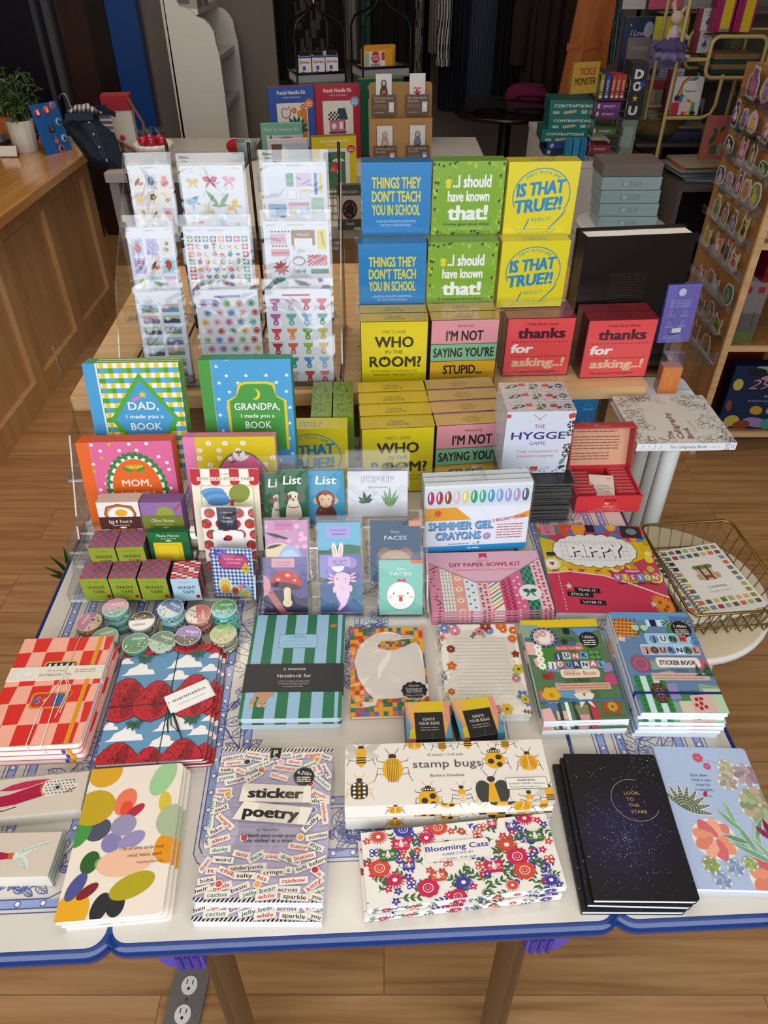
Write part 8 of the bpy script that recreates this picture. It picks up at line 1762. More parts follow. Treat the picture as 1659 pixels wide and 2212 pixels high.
# wire rack
o = ay((1299,345),3.42); t = thing('wire_rack','tiered silver wire rack of small boxed games on white cabinet','rack',(o.x,3.46,cz + .001)); W_ = '#6a6a6c'
for sx in (-.065,.065):
    b = MB(); b.tube([(sx,-.06,0),(sx,-.05,.02),(sx,-.04,.29),(sx * .9,-.03,.31),(sx,.08,.31),(sx,.08,0)],.003,W_,6); b.build('upright_wire','metal',t)
for z in (.02,.09,.155,.225):
    b = MB()
    for y in (-.05,-.01,.03,.07): b.tube([(-.065,y,z),(.065,y,z)],.002,W_,5)
    b.tube([(-.065,-.055,z + .03),(.065,-.055,z + .03)],.002,W_,5)
    for x in (-.065,.065): b.tube([(x,-.055,z + .03),(x,-.05,z),(x,.075,z)],.002,W_,5)
    b.build('wire_shelf','metal',t)
for z,specs in ((.023,(('#8a2430',-.02,.1,0),)),(.093,(('#4a6a2a',-.01,.1,0),)),(.158,(('#5a2a6a',-.01,.1,0),('#6a3078',-.008,.1,1))),(.228,(('#8a7a1c',-.05,.018,2),('#1f3f8a',-.026,.02,2),('#a8342a',-.002,.018,2),('#a83a30',.018,.018,2),('#a03028',.038,.018,2)))):
    for k,(c_,x,w_,mode) in enumerate(specs):
        lab = {'#8a2430': 'red boxed game on lowest shelf of wire rack','#4a6a2a': 'green boxed game on second shelf of wire rack','#5a2a6a': 'purple boxed game, lower of two on wire rack','#6a3078': 'purple boxed game, upper of two on wire rack','#8a7a1c': 'yellow-green boxed game upright on top of wire rack','#1f3f8a': 'dark blue boxed game upright on top of wire rack','#a8342a': 'red-orange boxed game upright beside dark blue one on wire rack','#a83a30': 'red-orange boxed game upright in middle of its three','#a03028': 'red-orange boxed game upright at outer end of wire rack'}[c_]
        A = Art(100,30,c_) if mode < 2 else Art(20,100,c_)
        if mode < 2: A.rect(4,6,14,24,'#c9b8a8',1); A.text('SMART',54,10,9,'#c9a0c0',1,w=50,bold=.04)
        else: A.text('GAME',14,20,9,'#c9b08a',1,rot=90,al='L',w=60,bold=.04); A.rect(4,4,16,14,'#d0c0b0',1)
        s = thing('boxed_game',lab,'game',t.location + Vector((x,-.04,z + (.0285 if mode == 1 else 0))),(0,0,0),'boxed games on the wire rack'); b = MB(); hh = .028 if mode < 2 else .085; b.box(-w_ / 2,0,0,w_ / 2,.09,hh,c_); b.art(A,(-w_ / 2,0,0),(w_ / A.W,0,0),(0,0,hh / A.H)); b.build('front_print','print',s); b = MB(); b.box(-w_ / 2 - .0005,.004,hh * .5,w_ / 2 + .0005,.0904,hh * .5 + .001,c_); b.build('lid_seam','print',s)
A = Art(100,300,'#101110')
for s_,y in (('D',225),('O',160),('U',28)): A.text(s_,50,y,48,'#d0ccc4',1,w=46,bold=.09)
A.star(50,118,20,'#c9b02a',1); A.rect(66,182,96,206,'#1f3f9a',2,3)
loc,rot,w = top_edge((1368,139),(1403,139),1.290,.205,0); t = thing('book_box','tall black boxed set with stacked white letters and yellow star beside wire rack','boxed set',loc,(0,0,R(-4)))
b = MB(); b.box(-w / 2,0,0,w / 2,.16,0.205,'#141513'); b.art(A,(-w / 2,0,0),(w / 100,0,0),(0,0,0.205 / 300)); B2 = Art(100,170,'#2a322a'); [B2.poly([(i * 9 - 4,60),(i * 9 + 8,60),(i * 9 + 2,90 + (i * 37) % 60)],['#1a241c','#3a463a'][i % 2],1 + i % 3 * .2) for i in range(12)]; B2.text('MAGNUS',50,96,12,'#a8a49a',2,w=66,bold=.03); b.art(B2,(-w / 2,.16,0),(0,-.0016,0),(0,0,0.205 / 170)); b.build('box_print','print',t)
b = MB(); b.box(-w / 2 + .004,.02,0.205,w / 2 - .004,.14,.2056,'#3a3c3a'); b.build('top_label','print',t)
zq = loc[2] - cz - .002
simple('card_box','pale green card box standing under black boxed set beside wire rack','box',(loc[0],loc[1] + .002,cz + .001),[('box','print',lambda b: b.box(-w / 2,0,0,w / 2,.14,zq,'#6f8070')),('label','print',lambda b: b.box(-w * .4,-.0006,zq * .2,w * .3,0,zq * .8,'#8a9a84'))])
A = Art(100,70,'#b5923a'); A.text('TiCKLE',56,42,16,'#8a2f24',1,w=62,bold=.03); A.text('MONSTER',52,20,16,'#3a2420',1,w=80,bold=.03)
kit('yellow picture book with rough lettering behind wire rack',(1241,136),(1298,133),1.31,.11,A,'#8a6f2c','#b5923a',name='picture_book',D=.012,group='books on the far shelf')
o = ay((1252,165),4.0); t = thing('plush_toy','small pale teal pompom plush with red beak behind wire rack','plush toy',(o.x,4.0,o.z - .08)); b = MB(); rd = random.Random(1)
for i in range(26): q = Vector((rd.gauss(0,1),rd.gauss(0,1),rd.gauss(0,1))).normalized() * .035; b.ball((q.x,q.y,q.z + .06),.014,.014,.014,'#6f9a9a',n=8)
b.build('body','cloth',t); b = MB(); b.tube([(-.04,-.03,.1),(0,-.04,.118),(.045,-.03,.11)],.008,'#a8342a',8); b.build('beak','cloth',t)
lying('puzzle_game','grey photo puzzle box behind wire rack',(ay((1283,190),3.9).x,3.9),.08,.1,.27,cz + .001,None,'#3a3640',0,'')

# round white table with pale blue boxes
o = ay((1340,480),2.72); t = thing('round_table','small round white table with pale blue boxes in front of white cabinet','table',(o.x,2.72,0))
zt = o.z
b = MB(); b.lathe([(0,zt - .018),(.15,zt - .018),(.158,zt - .01),(.158,zt),(.15,zt + .001)],'#c9c6c0',40); b.build('table_top','plastic',t)
for k in range(3): q = R(60 + k * 120); b = MB(); b.tube([(.11 * math.cos(q),.11 * math.sin(q),zt - .018),(.15 * math.cos(q),.15 * math.sin(q),0)],.014,'#c9c6c0',10); b.build('leg','plastic',t)
A = Art(100,21,'#8ea6a8'); [A.rect(33 + k * 5,5,36 + k * 5,15,'#7a9296',1,.5) for k in range(7)]; A.rect(38,7,44,13,'#a8bcbc',2)
for i in range(5):
    top = i == 4; T_ = Art(100,70,'#7a6f68')
    lying('gift_set_box',['lowest pale blue carton on round white table','second pale blue carton from the bottom on round white table','third pale blue carton from the bottom on round white table','fourth pale blue carton, under the grey lidded one','grey printed carton on top of pale blue cartons'][i],(o.x - .003 * i,2.64 + .004 * i),.205,.14,.041,zt + .002 + i * .0425,A if i < 4 else None,'#8ea6a8' if i < 4 else '#6f645c',-1 + .5 * i,'cartons on the round white table')
# grey display cabinet with magazines
cx = ay((1467,404),3.25); gx0,gz = cx.x,cx.z
t = thing('display_cabinet','grey open display cabinet behind wooden bookcase','cabinet',(gx0,3.25,0))
for q,nm in (((0,0,0,.02,.8,gz - .02),'side_panel'),((.5,0,0,.52,.8,gz - .02),'side_panel'),((0,0,gz - .02,.52,.8,gz),'top'),((.02,.02,.42,.5,.8,.44),'shelf'),((0,.78,0,.52,.8,gz - .02),'back_panel'),((.02,0,.04,.5,.8,.06),'shelf')):
    b = MB(); b.box(*q,'#5f5654'); b.build(nm,'plastic',t)
t = thing('display_shelf','raised dark shelf on grey cabinet carrying picture trays','shelf',(gx0 - .1,3.62,gz + .0005))
for q,nm in (((.0,0,.075,.61,.42,.09),'board'),((.11,.02,0,.13,.4,.075),'support'),((.55,.05,0,.57,.4,.075),'support')):
    b = MB(); b.box(*q,'#4f4644'); b.build(nm,'plastic',t)
rd = random.Random(7); mp = ['#8a8f8a','#6a7a4a','#9a5a3a','#5a6a7a','#a89a84','#4a4f5a','#7a3a34']
for st,(x,y,n,w_) in enumerate(((.12,3.30,8,.19),(.36,3.32,6,.19))):
    for i in range(n):
        lying('magazine','thin %s in pile on grey cabinet, %s' % (['picture book','magazine'][st],'topmost' if i == n - 1 else 'below others'),(gx0 + x + rd.uniform(-.02,.02),y + rd.uniform(-.01,.02)),w_,.2,.008,gz + .001 + i * .0088,None,rd.choice(mp),rd.uniform(-8,8),'magazines on the grey cabinet %d' % st if False else 'piled magazines on the grey cabinet','magazine')
sz = gz + .0908
for st,(px_,n,cs) in enumerate(((1470,5,['#2a2f44','#3a3f54','#4a4450','#26304a','#8a7a5a']),(1540,4,['#2f3844','#3f4a50','#26304a','#6a6a50']))):
    o = ay((px_,345),3.66)
    for i in range(n): lying('picture_tray','flat dark boxed set in low pile on raised shelf',(o.x,3.66 + .003 * i),.17,.16,.012,sz + .001 + i * .0126,None,cs[i],rd.uniform(-3,3),'boxed sets on the raised shelf','boxed set')
o = ay((1478,306),3.9)
for i in range(6): lying('greeting_pad','lilac pad in small pile behind dark boxed sets',(o.x,3.90),.16,.12,.011,sz + .001 + i * .0118,None,['#5a5068','#4a4460'][i % 2],0,'lilac pads pile','pad')
o = ay((1406,338),3.72); t = thing('wicker_basket','round brown wicker bowl beside wire rack','basket',(o.x,3.74,sz + .001))
b = MB(); b.lathe([(.075,0),(.10,.03),(.115,.085),(.104,.085),(.09,.03),(.02,.015)],'#5f4628',30,wob=lambda q: 1 + .015 * math.cos(16 * q)); b.build('wicker_weave','wicker',t); b = MB(); b.lathe([(.082,-.0),(.098,.018),(.100,.03)],'#2a2420',30); b.build('dark_band','wicker',t)
b = MB(); [b.ball((.06 * math.cos(i * 1.3),.06 * math.sin(i * 1.3),.06),.03,.03,.022,['#8a5a34','#6a6a3a','#8a4a34'][i % 3],n=10) for i in range(8)]; b.build('filling','cloth',t)
A = Art(70,100,'#a8605a',corner=14); [A.ell(8 + i * 9,97,6,5,'#a8605a',.5,12) for i in range(7)]; A.text('STICKER',40,82,4,'#8a3a3a',1); A.ell(42,54,13,13,'#b5602f',2); A.leaf(20,34,34,14,60,'#2f5a3f',2); A.leaf(44,62,20,10,60,'#2f5a3f',3); A.leaf(36,60,18,9,130,'#2f5a3f',3); A.sunny(14,20,14,'#b5604a','#c9807a',3,10,.2); A.ell(58,24,12,14,'#b58a80',3); A.ell(36,24,12,11,'#3a6a4a',2)
kit('pink die-cut card with orange fruit behind sticker ledges',(1530,250),(1586,250),sz + .166,.165,A,'#8a4f4a','#a8605a',name='sticker_card',D=.006,group='')

# ---- brass shelf unit with children's things
Yg = 3.45; gm = '#a8935c'
def gp(x,y,dY=0): p = ay((x,y),Yg + dY); return p
t = thing('brass_shelf_unit','open brass tube shelf unit with rounded frames','shelf unit',(1.4,Yg,0)); O_ = Vector((1.4,Yg,0))
def gtube(pts,nm,closed=False,r=.008): b = MB(); b.tube([p - O_ for p in pts],r,gm,8,closed=closed); b.build(nm,'plastic',t)
z1,z2,z3 = gp(1500,255).z,gp(1500,129).z,gp(1600,79).z; xl = gp(1448,200).x; dp = Vector((0,.26,0))
for d in (Vector((0,0,0)),dp):
    gtube([Vector((xl,Yg,gz + (.0005 if d.y == 0 else .091))) + d,Vector((xl,Yg,2.0)) + d],'post')
    xr = gp(1552,200).x
    gtube([Vector((xl,Yg,z1)) + d,Vector((xr - .05,Yg,z1)) + d,Vector((xr - .012,Yg,z1 + .015)) + d,Vector((xr,Yg,z1 + .05)) + d,Vector((xr,Yg,z1 + .16)) + d],'frame_tube')
    x2,x3 = gp(1532,120).x,gp(1650,120).x; zb = gp(1580,168).z
    gtube([Vector((x,Yg,z)) + d for x,z in rrect(x2,zb,x3,z3,.03,4)],'frame_tube',True)
    gtube([Vector((xl,Yg,z2)) + d,Vector((x2,Yg,z2)) + d],'frame_tube'); gtube([Vector((x3,Yg,z3)) + d,Vector((x3 + .3,Yg,z3)) + d],'frame_tube')
    gtube([Vector((x3 + .02,Yg,gz + (.0005 if d.y == 0 else .091))) + d,Vector((x3 + .02,Yg,2.0)) + d],'post')
for nm,a,c_,z in (('wire_shelf',xl,xr - .03,z1),('wire_shelf',xl,x2,z2),('wire_shelf',x2 + .02,x3,zb),('wire_shelf',x2,x3 + .3,z3)):
    b = MB(); [b.tube([Vector((a,Yg + .26 * k / 7,z)) - O_,Vector((c_,Yg + .26 * k / 7,z)) - O_],.0025,gm,6) for k in range(8)]; b.build(nm,'metal',t)
def front(label,name,cat,p,q,ybase,zbase,A,col,D=.012,dY=.10,lean=6,group='',H=None):
    a,c_ = gp(p[0],p[1],dY),gp(q[0],q[1],dY); H = H or (a.z + c_.z) / 2 - zbase; w = c_.x - a.x
    t = thing(name,label,cat,((a.x + c_.x) / 2,Yg + dY - H * math.sin(R(lean)),zbase),(-R(lean),0,0),group or None)
    b = MB(); b.box(-w / 2,0,0,w / 2,D,H,col); b.art(A,(-w / 2,0,0),(w / A.W,0,0),(0,0,H / A.H)); b.build('front_print','print',t)
    b = MB(); b.box(-w / 2 + .001,.002,.0,w / 2 - .0005,D - .002,H + .0006,'#a8a298'); b.build('pages','matte',t); return t
# bookshelf behind the brass unit
t = thing('book_shelf','pale wall shelf of picture books behind brass unit','shelf',(1.35,3.80,0))
for z in (.985,z2 - .12,1.45): b = MB(); b.box(-.15,0,z - .008,.8,.27,z,'#5f564a'); b.build('ledge','plastic',t)
b = MB(); b.box(-.15,.27,0,.8,.29,2.0,'#5f5a50'); b.build('back_panel','plastic',t)
zl = z2 - .12
A = Art(100,120,'#16203f'); A.text('I Love',44,84,11,'#b5bccc',1,w=46,ital=.3); A.text('You',46,60,12,'#b5bccc',1,w=30,ital=.3); A.text('to the moon',64,44,5,'#b5bccc',1,ital=.2); A.ell(76,96,15,None,'#8a8f9a',1); A.star(20,104,3,'#b5bccc',1)
front('navy picture book with pale moon and script, on wall shelf behind brass unit','picture_book','book',(1352,36),(1424,34),0,zl,A,'#16203f',dY=.40,group='books on the far shelf')
A = Art(100,100,'#6a625e'); A.text('Dumpling',50,76,9,'#8f8884',1,w=66,ital=.2); A.ell(30,30,20,16,'#8a827c',1); A.ell(64,26,22,18,'#948c88',1.5); A.ell(64,40,12,12,'#a09890',2)
front('grey picture book with small animals, before navy moon book','picture_book','book',(1358,82),(1414,80),0,zl - .03,A,'#5a5450',dY=.385,group='books on the far shelf')
A = Art(100,170,'#6f6a86'); A.rect(0,110,100,170,'#b5a81c',1); A.ell(60,80,40,40,'#5f5a8a',2); A.lines(40,96,30,7,4,3,'#a8a4b5',2); A.ell(20,24,14,12,'#2a2630',2)
front('tall yellow and lavender picture book behind plush bunny','picture_book','book',(1420,26),(1494,24),0,zl,A,'#6f6a86',dY=.36,group='books on the far shelf',H=.24)
A = Art(100,50,'#a8445f'); A.text('BEST MONSTER',50,26,8,'#6a2434',1,w=60,bold=.03)
front('pink picture book above yellow one','picture_book','book',(1405,-20),(1478,-22),0,1.455,A,'#a8445f',dY=.40,group='books on the far shelf',H=.16)
A = Art(100,60,'#8a8884'); A.text('Favorite',60,36,12,'#4a4846',1,w=60); A.text('Favorite',66,16,12,'#4a4846',1,w=60)
front('pale grey book with serif title behind pink bottle boxes','picture_book','book',(1480,-26),(1542,-28),0,1.455,A,'#8a8884',dY=.41,group='books on the far shelf',H=.16)
A = Art(100,60,'#9a968e'); A.ring(40,40,24,3,'#6a6a6a',1,None,20,0,0,180)
front('white picture book above navy moon book','picture_book','book',(1350,-30),(1400,-30),0,1.455,A,'#9a968e',dY=.40,group='books on the far shelf',H=.17)
# plush bunny
o = gp(1455,110,-.02); t = thing('plush_bunny','cream plush bunny doll in purple tutu sitting on brass shelf unit','plush toy',(o.x,Yg + .02,z2 + .008)); t.scale = (.8,.8,.8)
sk = '#b59a86'
b = MB(); b.lathe([(.012,.05),(.026,.07),(.024,.11),(.012,.135)],'#a89fa8',14); b.build('dress_top','cloth',t)
b = MB(); b.ball((0,0,.165),.032,.03,.032,sk,n=14); b.tube([(-.016,0,.19),(-.03,0,.225),(-.028,-.01,.24)],[.010,.012,.006],sk,8); b.tube([(.016,0,.19),(.036,0,.21),(.044,-.01,.18),(.042,-.012,.14)],[.010,.013,.012,.006],sk,8); b.tube([(-.018,0,.12),(-.03,-.01,.07),(-.022,-.02,.03)],[.010,.009,.010],sk,8); b.tube([(.018,0,.12),(.05,-.01,.095),(.075,-.015,.08)],[.010,.009,.010],sk,8); b.tube([(-.012,0,.05),(-.03,-.03,.01),(.0,-.05,.004)],[.011,.010,.009],sk,8); b.tube([(.012,0,.05),(.04,-.03,.010),(.09,-.045,.004)],[.011,.010,.009],sk,8); b.build('body','cloth',t)
b = MB(); b.lathe([(.024,.085),(.07,.055),(.085,.035),(.06,.04),(.022,.07)],'#4a3f6a',36,wob=lambda q: 1 + .1 * math.cos(11 * q)); b.lathe([(.022,.07),(.07,.02),(.09,-.01),(.05,.02)],'#6a6488',36,wob=lambda q: 1 + .12 * math.cos(9 * q + 1)); b.build('tutu','cloth',t)
# boxes on the unit
A = Art(60,70,'#aaa6a4'); A.rect(0,0,14,70,'#6a1f30',1); A.text('TATOUAGES',36,56,5,'#2a2430',1,w=34,bold=.03); A.text('KISS',36,48,5,'#2a2430',1,bold=.03); A.ell(36,26,8,8,'#3a3a6a',1); A.ell(40,18,8,5,'#8a86a0',2); A.leaf(34,30,16,6,70,'#3a3a6a',2)
for i,(p,q,zb_,lab) in enumerate((((1502,82),(1540,80),z2 + .01,'lower white tattoo box with small unicorn beside plush bunny'),((1510,30),(1550,28),z2 + .088,'upper white tattoo box with small unicorn beside plush bunny'),((1437,215),(1466,213),z1 + .01,'lower white tattoo box behind rainbow unicorn card'),((1444,170),(1476,168),z1 + .088,'upper white tattoo box behind rainbow unicorn card'))):
    front(lab,'tattoo_box','box',p,q,0,zb_,A,'#6a1f30',.03,.12,0,'white tattoo boxes',.076)
A = Art(80,110,'#b5b2b0')
for k,c_ in enumerate(('#a8243f','#b5502a','#c9a02a','#2f7a4a','#2f6a9a')): A.poly([(6 + k * 3,40),(20 + k * 3,96),(34 + k * 6,110),(40 + k * 6,104),(28 + k * 3,92),(14 + k * 3,36)],c_,1 + k * .2)
A.poly([(26,60),(24,84),(34,98),(54,98),(62,80),(78,58),(76,40),(62,36),(50,48),(40,54)],'#c4c1be',4); A.text('Tattoos',46,66,7,'#1d1a1c',5,w=34,ital=.2,bold=.03)
for k,c_ in enumerate(('#a8243f','#c9702a','#c9a92a','#3f8a5a')): A.poly([(30 + k * 8,0),(44 + k * 8,0),(50 + k * 5,40),(44 + k * 5,46)],c_,3 + k * .2)
A.ell(42,24,13,15,'#c9b0b0',4.5); A.ell(12,50,8,8,'#2a2428',5); A.ell(64,6,8,6,'#1f1c1e',5); A.rect(0,0,22,36,'#a8243f',2)
front('rainbow unicorn tattoo card standing on low brass shelf','tattoo_card','card',(1462,166),(1524,164),0,z1 + .010,A,'#a8a4a2',.012,.02,5)
for i,(x0_,x1_) in enumerate(((1552,1594),(1598,1640))):
    A = Art(60,110,'#8f1450'); A.rect(4,0,16,110,'#7a1044',1); A.poly([(24,0),(54,0),(54,70),(46,92),(46,110),(32,110),(32,92),(24,70)],'#b59a12',2); A.rect(24,0,54,7,'#6a6a64',3) if i == 0 else A.text('bottle',38,6,4,'#c98aa8',3)
    front(['magenta bottle box with yellow bottle, beside grey book','magenta bottle box with yellow bottle, at outer end of brass unit'][i],'bottle_box','box',(x0_,0),(x1_,-2),0,z3 + .01,A,'#7a1044',.05,.06,0,'magenta bottle boxes',.17)
o = gp(1580,165,.04)
for i in range(4): lying('board_book','dark green-spined book in pile on brass shelf, %s' % ['lowest','second from bottom','third from bottom','topmost'][i],(o.x,Yg + .03),.19,.15,.017,zb + .009 + i * .0178,None,['#1f3a30','#7a5f40'][i % 2],(i % 2) * 2,'green-spined books','book')
A = Art(100,80,'#3a4030'); A.ell(60,60,30,20,'#4f5a2a',1); A.ell(70,40,18,16,'#7a2f24',1); A.rect(40,0,60,30,'#6a7078',1)
front('dark green garden picture book behind pile on brass unit','picture_book','book',(1566,92),(1606,90),0,zb + .01,A,'#3a4030',.012,.22,4,'books on the far shelf',.12)
A = Art(100,60,'#7a8084'); A.ell(70,30,26,24,'#1d1f24',1); A.ell(70,30,18,16,'#3a5a5a',2); [A.ell(16 + i * 14,30 + (i % 2) * 10,5,None,['#5a5f8a','#8a5a4a','#4a6a6a'][i],1,10) for i in range(3)]
front('pale boxed craft set with dark stone picture under low brass shelf','craft_box','box',(1440,264),(1512,262),0,.99,A,'#6a7074',.02,.32,4,'',.13)
A = Art(100,130,'#6f7a66'); A.rect(0,90,100,110,'#8a2a34',1); A.ell(40,74,16,18,'#a8847a',2); A.lines(20,80,40,8,4,4,'#8f9a84',1); A.rect(50,100,100,130,'#8a4434',1.5)
front('tall green and red children book between black boxed set and brass unit','picture_book','book',(1400,170),(1438,168),0,.99,A,'#6f7a66',.014,.34,4,'books on the far shelf',.24)

# ---- wooden bookcase with sticker ledges on its side
X0,Yf = 1.29,2.53
t = thing('bookcase','honey wood bookcase with clear sticker ledges on its side','bookcase',(X0,Yf,0))
b = MB(); b.box(0,.012,0,.022,.47,1.36,'#fff'); b.build('side_panel','case_wood',t)
b = MB(); b.box(-.001,0,0,.024,.012,1.36,'#fff'); b.build('front_edge','bench_wood',t)
for z in (.085,.47,.855,1.27):
    b = MB(); b.box(.024,.012,z,.95,.46,z + .022,'#fff'); b.build('shelf','case_wood',t); b = MB(); b.box(.024,0,z,.95,.012,z + .022,'#fff'); b.build('shelf_edge','bench_wood',t)
b = MB(); b.box(.022,.46,0,.95,.47,1.36,'#fff'); b.build('back_panel','case_wood',t)
b = MB(); b.box(.95,0,0,.972,.47,1.36,'#fff'); b.build('side_panel','case_wood',t)
def axp(p,X): r = ray(p); k = X / r.x; return Vector((X,r.y * k,CAM_H + r.z * k))
ST = [[(1625,197,44,54,'#6f5a86','#a8607a','lilac lettered card'),(1650,213,36,46,'#c98a8a','#6a7a9a','pink oval')],
      [(1589,257,24,46,'#4a2f54','#c9c2cc','plum jar'),(1605,265,24,40,'#8f86a6','#6a6486','lilac frog'),(1626,274,34,44,'#c9a6b8','#c9a24a','pink hat toad'),(1652,297,26,44,'#8a2a4a','#d0b0b8','magenta bottle')],
      [(1570,339,34,34,'#26262a','#b5b2ae','black striped swan'),(1598,345,28,44,'#a85f78','#c9a0ac','rose bunny'),(1625,347,24,64,'#26442c','#b59a80','tall green bottle'),(1645,378,36,28,'#2f4a2a','#8a9a4a','dark green leaf oval')],
      [(1552,404,30,36,'#2f3470','#b5a890','blue striped plate'),(1568,416,24,34,'#a8688a','#7a8a8a','pink teapot'),(1591,418,26,50,'#5f2238','#c08aa8','maroon cat'),(1605,430,28,44,'#b58a4a','#a8605a','stacked sandwich'),(1627,441,36,50,'#6a7248','#b5a82a','green frog on banana')],
      [(1542,478,30,44,'#8a8a5a','#5a6a3a','olive pickle jar'),(1559,489,24,40,'#3f6a3a','#b5705a','green drink can'),(1579,505,24,42,'#5a3428','#8f8aa0','brown bottle'),(1601,511,26,48,'#b5a01f','#1f1d18','yellow cat')],
      [(1519,549,30,36,'#b5a82a','#8a8a3a','yellow hen'),(1542,558,32,38,'#b5603a','#d0c8c0','orange fox'),(1566,566,20,44,'#5f5a66','#2a2830','grey raccoon'),(1576,591,34,38,'#c9b5a4','#a84a34','red hen in a boat')],
      [(1514,606,30,24,'#a82a2a','#c9c2b8','red bird'),(1528,622,26,36,'#a8502a','#3a6a5a','rainbow book pile'),(1540,638,28,32,'#8a9aa8','#c9ccd0','grey dove'),(1570,654,30,42,'#3f5a44','#7a8a7a','green crocodile')],
      [(1510,679,26,32,'#8a2a24','#3f7a3a','red and green parrot'),(1527,694,26,42,'#6a4a44','#a8a09c','brown moth'),(1544,720,36,34,'#b58a2a','#2f6a34','mustard bird')],
      [(1497,740,26,38,'#7a3a40','#8a4a4a','red hand'),(1517,768,32,40,'#b55a20','#4f6a34','orange shrimp')]]
ends = [(1659,236),(1661,322),(1661,398),(1645,474),(1623,548),(1603,614),(1581,683),(1562,745),(1545,805)]
for r_,row in enumerate(ST):
    e = axp(ends[r_],X0 - .03); z = e.z
    s = thing('sticker_ledge','clear sticker ledge on bookcase side, %s' % ['topmost of nine','second from the top','third from the top','fourth from the top','fifth from the top','sixth from the top','seventh from the top','eighth from the top','lowest of nine'][r_],'ledge',(X0 - .0005,Yf + .03,z),(0,0,0),'clear sticker ledges')
    b = MB(); pane(b,-.034,0,0,-.001,.40,.003); b.build('tray',CL,s); b = MB(); pane(b,-.036,0,0,-.033,.40,.030); b.build('front_lip',CL,s)
    b = MB(); pane(b,-.0025,0,-.03,-.0,.40,.012); b.build('back_plate',CL,s)
    for k,(x,y,w_,h_,c1,c2,nm) in enumerate(row):
        p = axp((x,y),X0 - .022); D_ = p.y * _C + (CAM_H - p.z) * _S; W_ = w_ * D_ / FOC * 1.6; H_ = h_ * D_ / FOC * 1.15; H_ = min(max(H_,.04),.105)
        y_ = min(max(p.y,Yf + .045),Yf + .42)
        q = thing('die_cut_sticker','%s die-cut sticker on %s sticker ledge' % (nm,['topmost','second','third','fourth','fifth','sixth','seventh','eighth','lowest'][r_]),'sticker',(X0 - .0275 + .004 * (k % 2),y_,z + .0035),(0,R(4),R(-90)),'die-cut stickers')
        rd = random.Random(int(x + y)); A = Art(100,100,clip=False); n = 11; rr = [rd.uniform(.8,1.05) for _ in range(n)]
        kd = 2 if any(q2 in nm for q2 in ('bottle','jar','can','card')) else 1 if any(q2 in nm for q2 in ('bunny','cat','fox','raccoon','hen','bird','parrot','dove','hand')) else 0
        sil = [(-.7,-1),(.7,-1),(.8,-.5),(.78,.25),(.42,.5),(.4,.98),(-.4,.98),(-.42,.5),(-.78,.25),(-.8,-.5)] if kd == 2 else [(-.6,-1),(.55,-1),(.9,-.6),(.7,-.1),(.85,.3),(.7,.98),(.3,.6),(-.25,.6),(-.5,1.02),(-.8,.35),(-.62,-.1),(-.95,-.5)] if kd == 1 else [(rr[i] * math.cos(6.283 * i / n),rr[i] * math.sin(6.283 * i / n)) for i in range(n)]
        oval = lambda f: [(50 + 50 * f * u * (1 if f == 1 else .97),50 + 50 * f * v_) for u,v_ in sil]
        A.poly(oval(1),'#bdb8b0',0); A.poly(oval(.84),c1,1); A.ell(52,38,22,20,c2,2,12,20); A.ell(40,66,12,10,c2,2.2,10); [A.ell(44 + s2 * 12,68,3,None,'#1d1a1a',3,6) for s2 in (0,1)]; A.line([(28,30),(40,22),(60,24)],3,c2,2.6)
        b = MB(); b.prism([((px_ - 50) / 100 * W_,py_ / 100 * H_) for px_,py_ in oval(1)],-.0012,.0,'#bdb8b0',M=Matrix(((1,0,0,0),(0,0,-1,0),(0,1,0,0),(0,0,0,1)))); b.art(A,(-W_ / 2,.0,0),(W_ / 100,0,0),(0,0,H_ / 100)); b.build('sticker_print','gloss',q)
# books and boxes on its shelves
def shelfbox(label,name,cat,p,q,z,A,col,D=.2,dY=.03,H=None,rz=0,group=None,lean=0):
    a,c_ = ay(p,Yf + dY),ay(q,Yf + dY); w = abs(c_.x - a.x); H = H or (a.z + c_.z) / 2 - z
    xm = max((a.x + c_.x) / 2,X0 + .026 + w / 2); t = thing(name,label,cat,(xm,Yf + dY,z),(-R(lean),0,R(rz)),group); b = MB(); b.box(-w / 2,0,0,w / 2,D,H,col); b.art(A,(-w / 2,0,0),(w / A.W,0,0),(0,0,H / A.H)); b.build('front_print','print',t)
    b = MB(); b.box(-w / 2 - .0006,.006,0,w / 2 + .0006,.0075,H + .0006,col); b.build('lid_seam','print',t); return t
A = Art(100,130,'#16284a')
A.text('299',62,84,20,'#b58a80',2,w=58,ital=.35); A.text('and',74,68,6,'#b5b0b0',2,ital=.2); A.text('AN AQUATIC CLUSTER PUZZLE',70,58,3.4,'#a8a8b0',2,w=58)
for x,y,rx,ry,c_,r in ((70,122,34,7,'#6fa8a0',-8),(90,116,24,8,'#b5a82a',12),(40,118,18,8,'#1d1f24',0),(76,108,26,6,'#b5848f',4),(14,92,9,12,'#b5ad4a',10),(10,48,5,12,'#7a4a34',10),(62,40,12,9,'#b5942a',-14),(90,40,10,8,'#b5924a',0),(24,16,14,12,'#b5a84a',0),(44,8,16,10,'#7a4030',10),(70,14,26,10,'#8a7aa8',-10),(92,12,14,12,'#3f8a84',0),(10,6,14,8,'#b5848f',0)): A.ell(x,y,rx,ry,c_,1 + (x % 5) * .2,18,r)
shelfbox('navy fish puzzle box with pink numerals on bottom shelf of wooden bookcase','puzzle_box','puzzle',(1590,801),(1710,800),.108,A,'#121f3a',.06,.03,.285,-4)
A = Art(100,130,'#5f0f18'); [A.flower(20 + (i * 37) % 60,20 + (i * 23) % 60,9,['#2f4a3a','#7a3a2a','#3a2a20'][i % 3],'#8a6a3a',1 + i * .2,6) for i in range(9)]
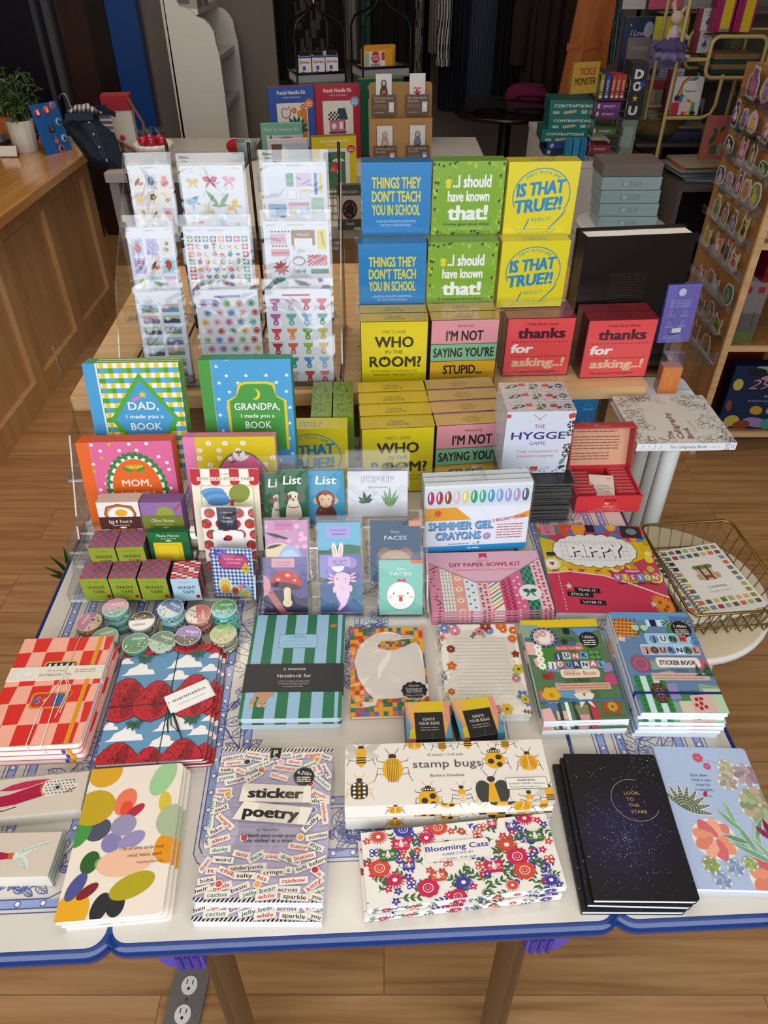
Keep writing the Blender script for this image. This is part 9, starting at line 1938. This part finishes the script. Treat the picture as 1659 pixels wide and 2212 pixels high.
shelfbox('dark red box with flower pattern behind navy puzzle box','puzzle_box','puzzle',(1562,770),(1650,768),.108,A,'#5f0f18',.07,.16,.29,0)
A = Art(60,120,'#b5a0a4'); A.rect(20,96,60,120,'#a8242f',1); A.heart(40,112,6,'#c9c2c0',2); A.text('Hape',40,100,5,'#c9c2c0',2); [A.ring(36,78 - k * 18,6,1.4,'#d0c6c8',1) for k in range(3)]; A.rect(6,6,34,28,'#a8bcc4',1)
shelfbox('pink toy box with red heart label on middle shelf of wooden bookcase','toy_box','toy',(1592,588),(1618,586),.4925,A,'#a89498',.12,.10,.235,0)
for i,(x0_,x1_) in enumerate(((1612,1634),(1640,1672))):
    A = Art(40,120,'#5f5c5a'); A.rect(0,60,40,120,'#7a7674',1); A.text('Miniature',20,40,7,'#3a3836',2,rot=-80,w=46); A.rect(0,0,40,22,'#5a6a3a',2); A.rect(12,100,30,112,'#8a2a2a',2)
    t = shelfbox(['grey slim toy box standing beside pink toy box','grey slim toy box at outer end of middle shelf'][i],'toy_box','toy',(x0_,596),(x1_,594),.4925,A,'#a8a8aa',.16,.03,.235,0)
for i in range(6):
    a = ay((1648,590),Yf + .12); lying('red_book','red-spined book in pile lying on grey toy boxes, %s' % ['lowest','second from bottom','third from bottom','fourth from bottom','fifth from bottom','topmost'][i],(a.x + .06,Yf + .03),.20,.2,.018,.7285 + i * .0186,None,['#7a1420','#6a101a'][i % 2],0,'red-spined books','book')
A = Art(60,80,'#a8a49c'); A.rect(10,10,50,60,'#8f8a80',1); A.lines(14,46,54,6,6,2,'#6a665e',2)
shelfbox('pale framed print on upper shelf of wooden bookcase','framed_print','print',(1648,440),(1672,438),.8775,A,'#8a7a5a',.02,.05,.17,0)
p = at((128,1215),.20)
t = simple('potted_plant','dark green plant on the floor peeping out beside table edge','plant',(p.x + .03,p.y,0),[('pot','matte',lambda b: b.lathe([(.04,0),(.055,.10),(.048,.10),(.04,.07)],'#3a3632',20)),('foliage','leafy',lambda b: [b.add([(0,0,.10),(.03 * math.cos(a) - .01 * math.sin(a),.03 * math.sin(a) + .01 * math.cos(a),.18),(.075 * math.cos(a),.075 * math.sin(a),.21),(.04 * math.cos(a) + .012 * math.sin(a),.04 * math.sin(a) - .012 * math.cos(a),.165)],[(0,1,2),(0,2,3)],['#234a1c','#2f5a24'][i % 2]) for i,a in enumerate([k * .7 for k in range(9)])])])
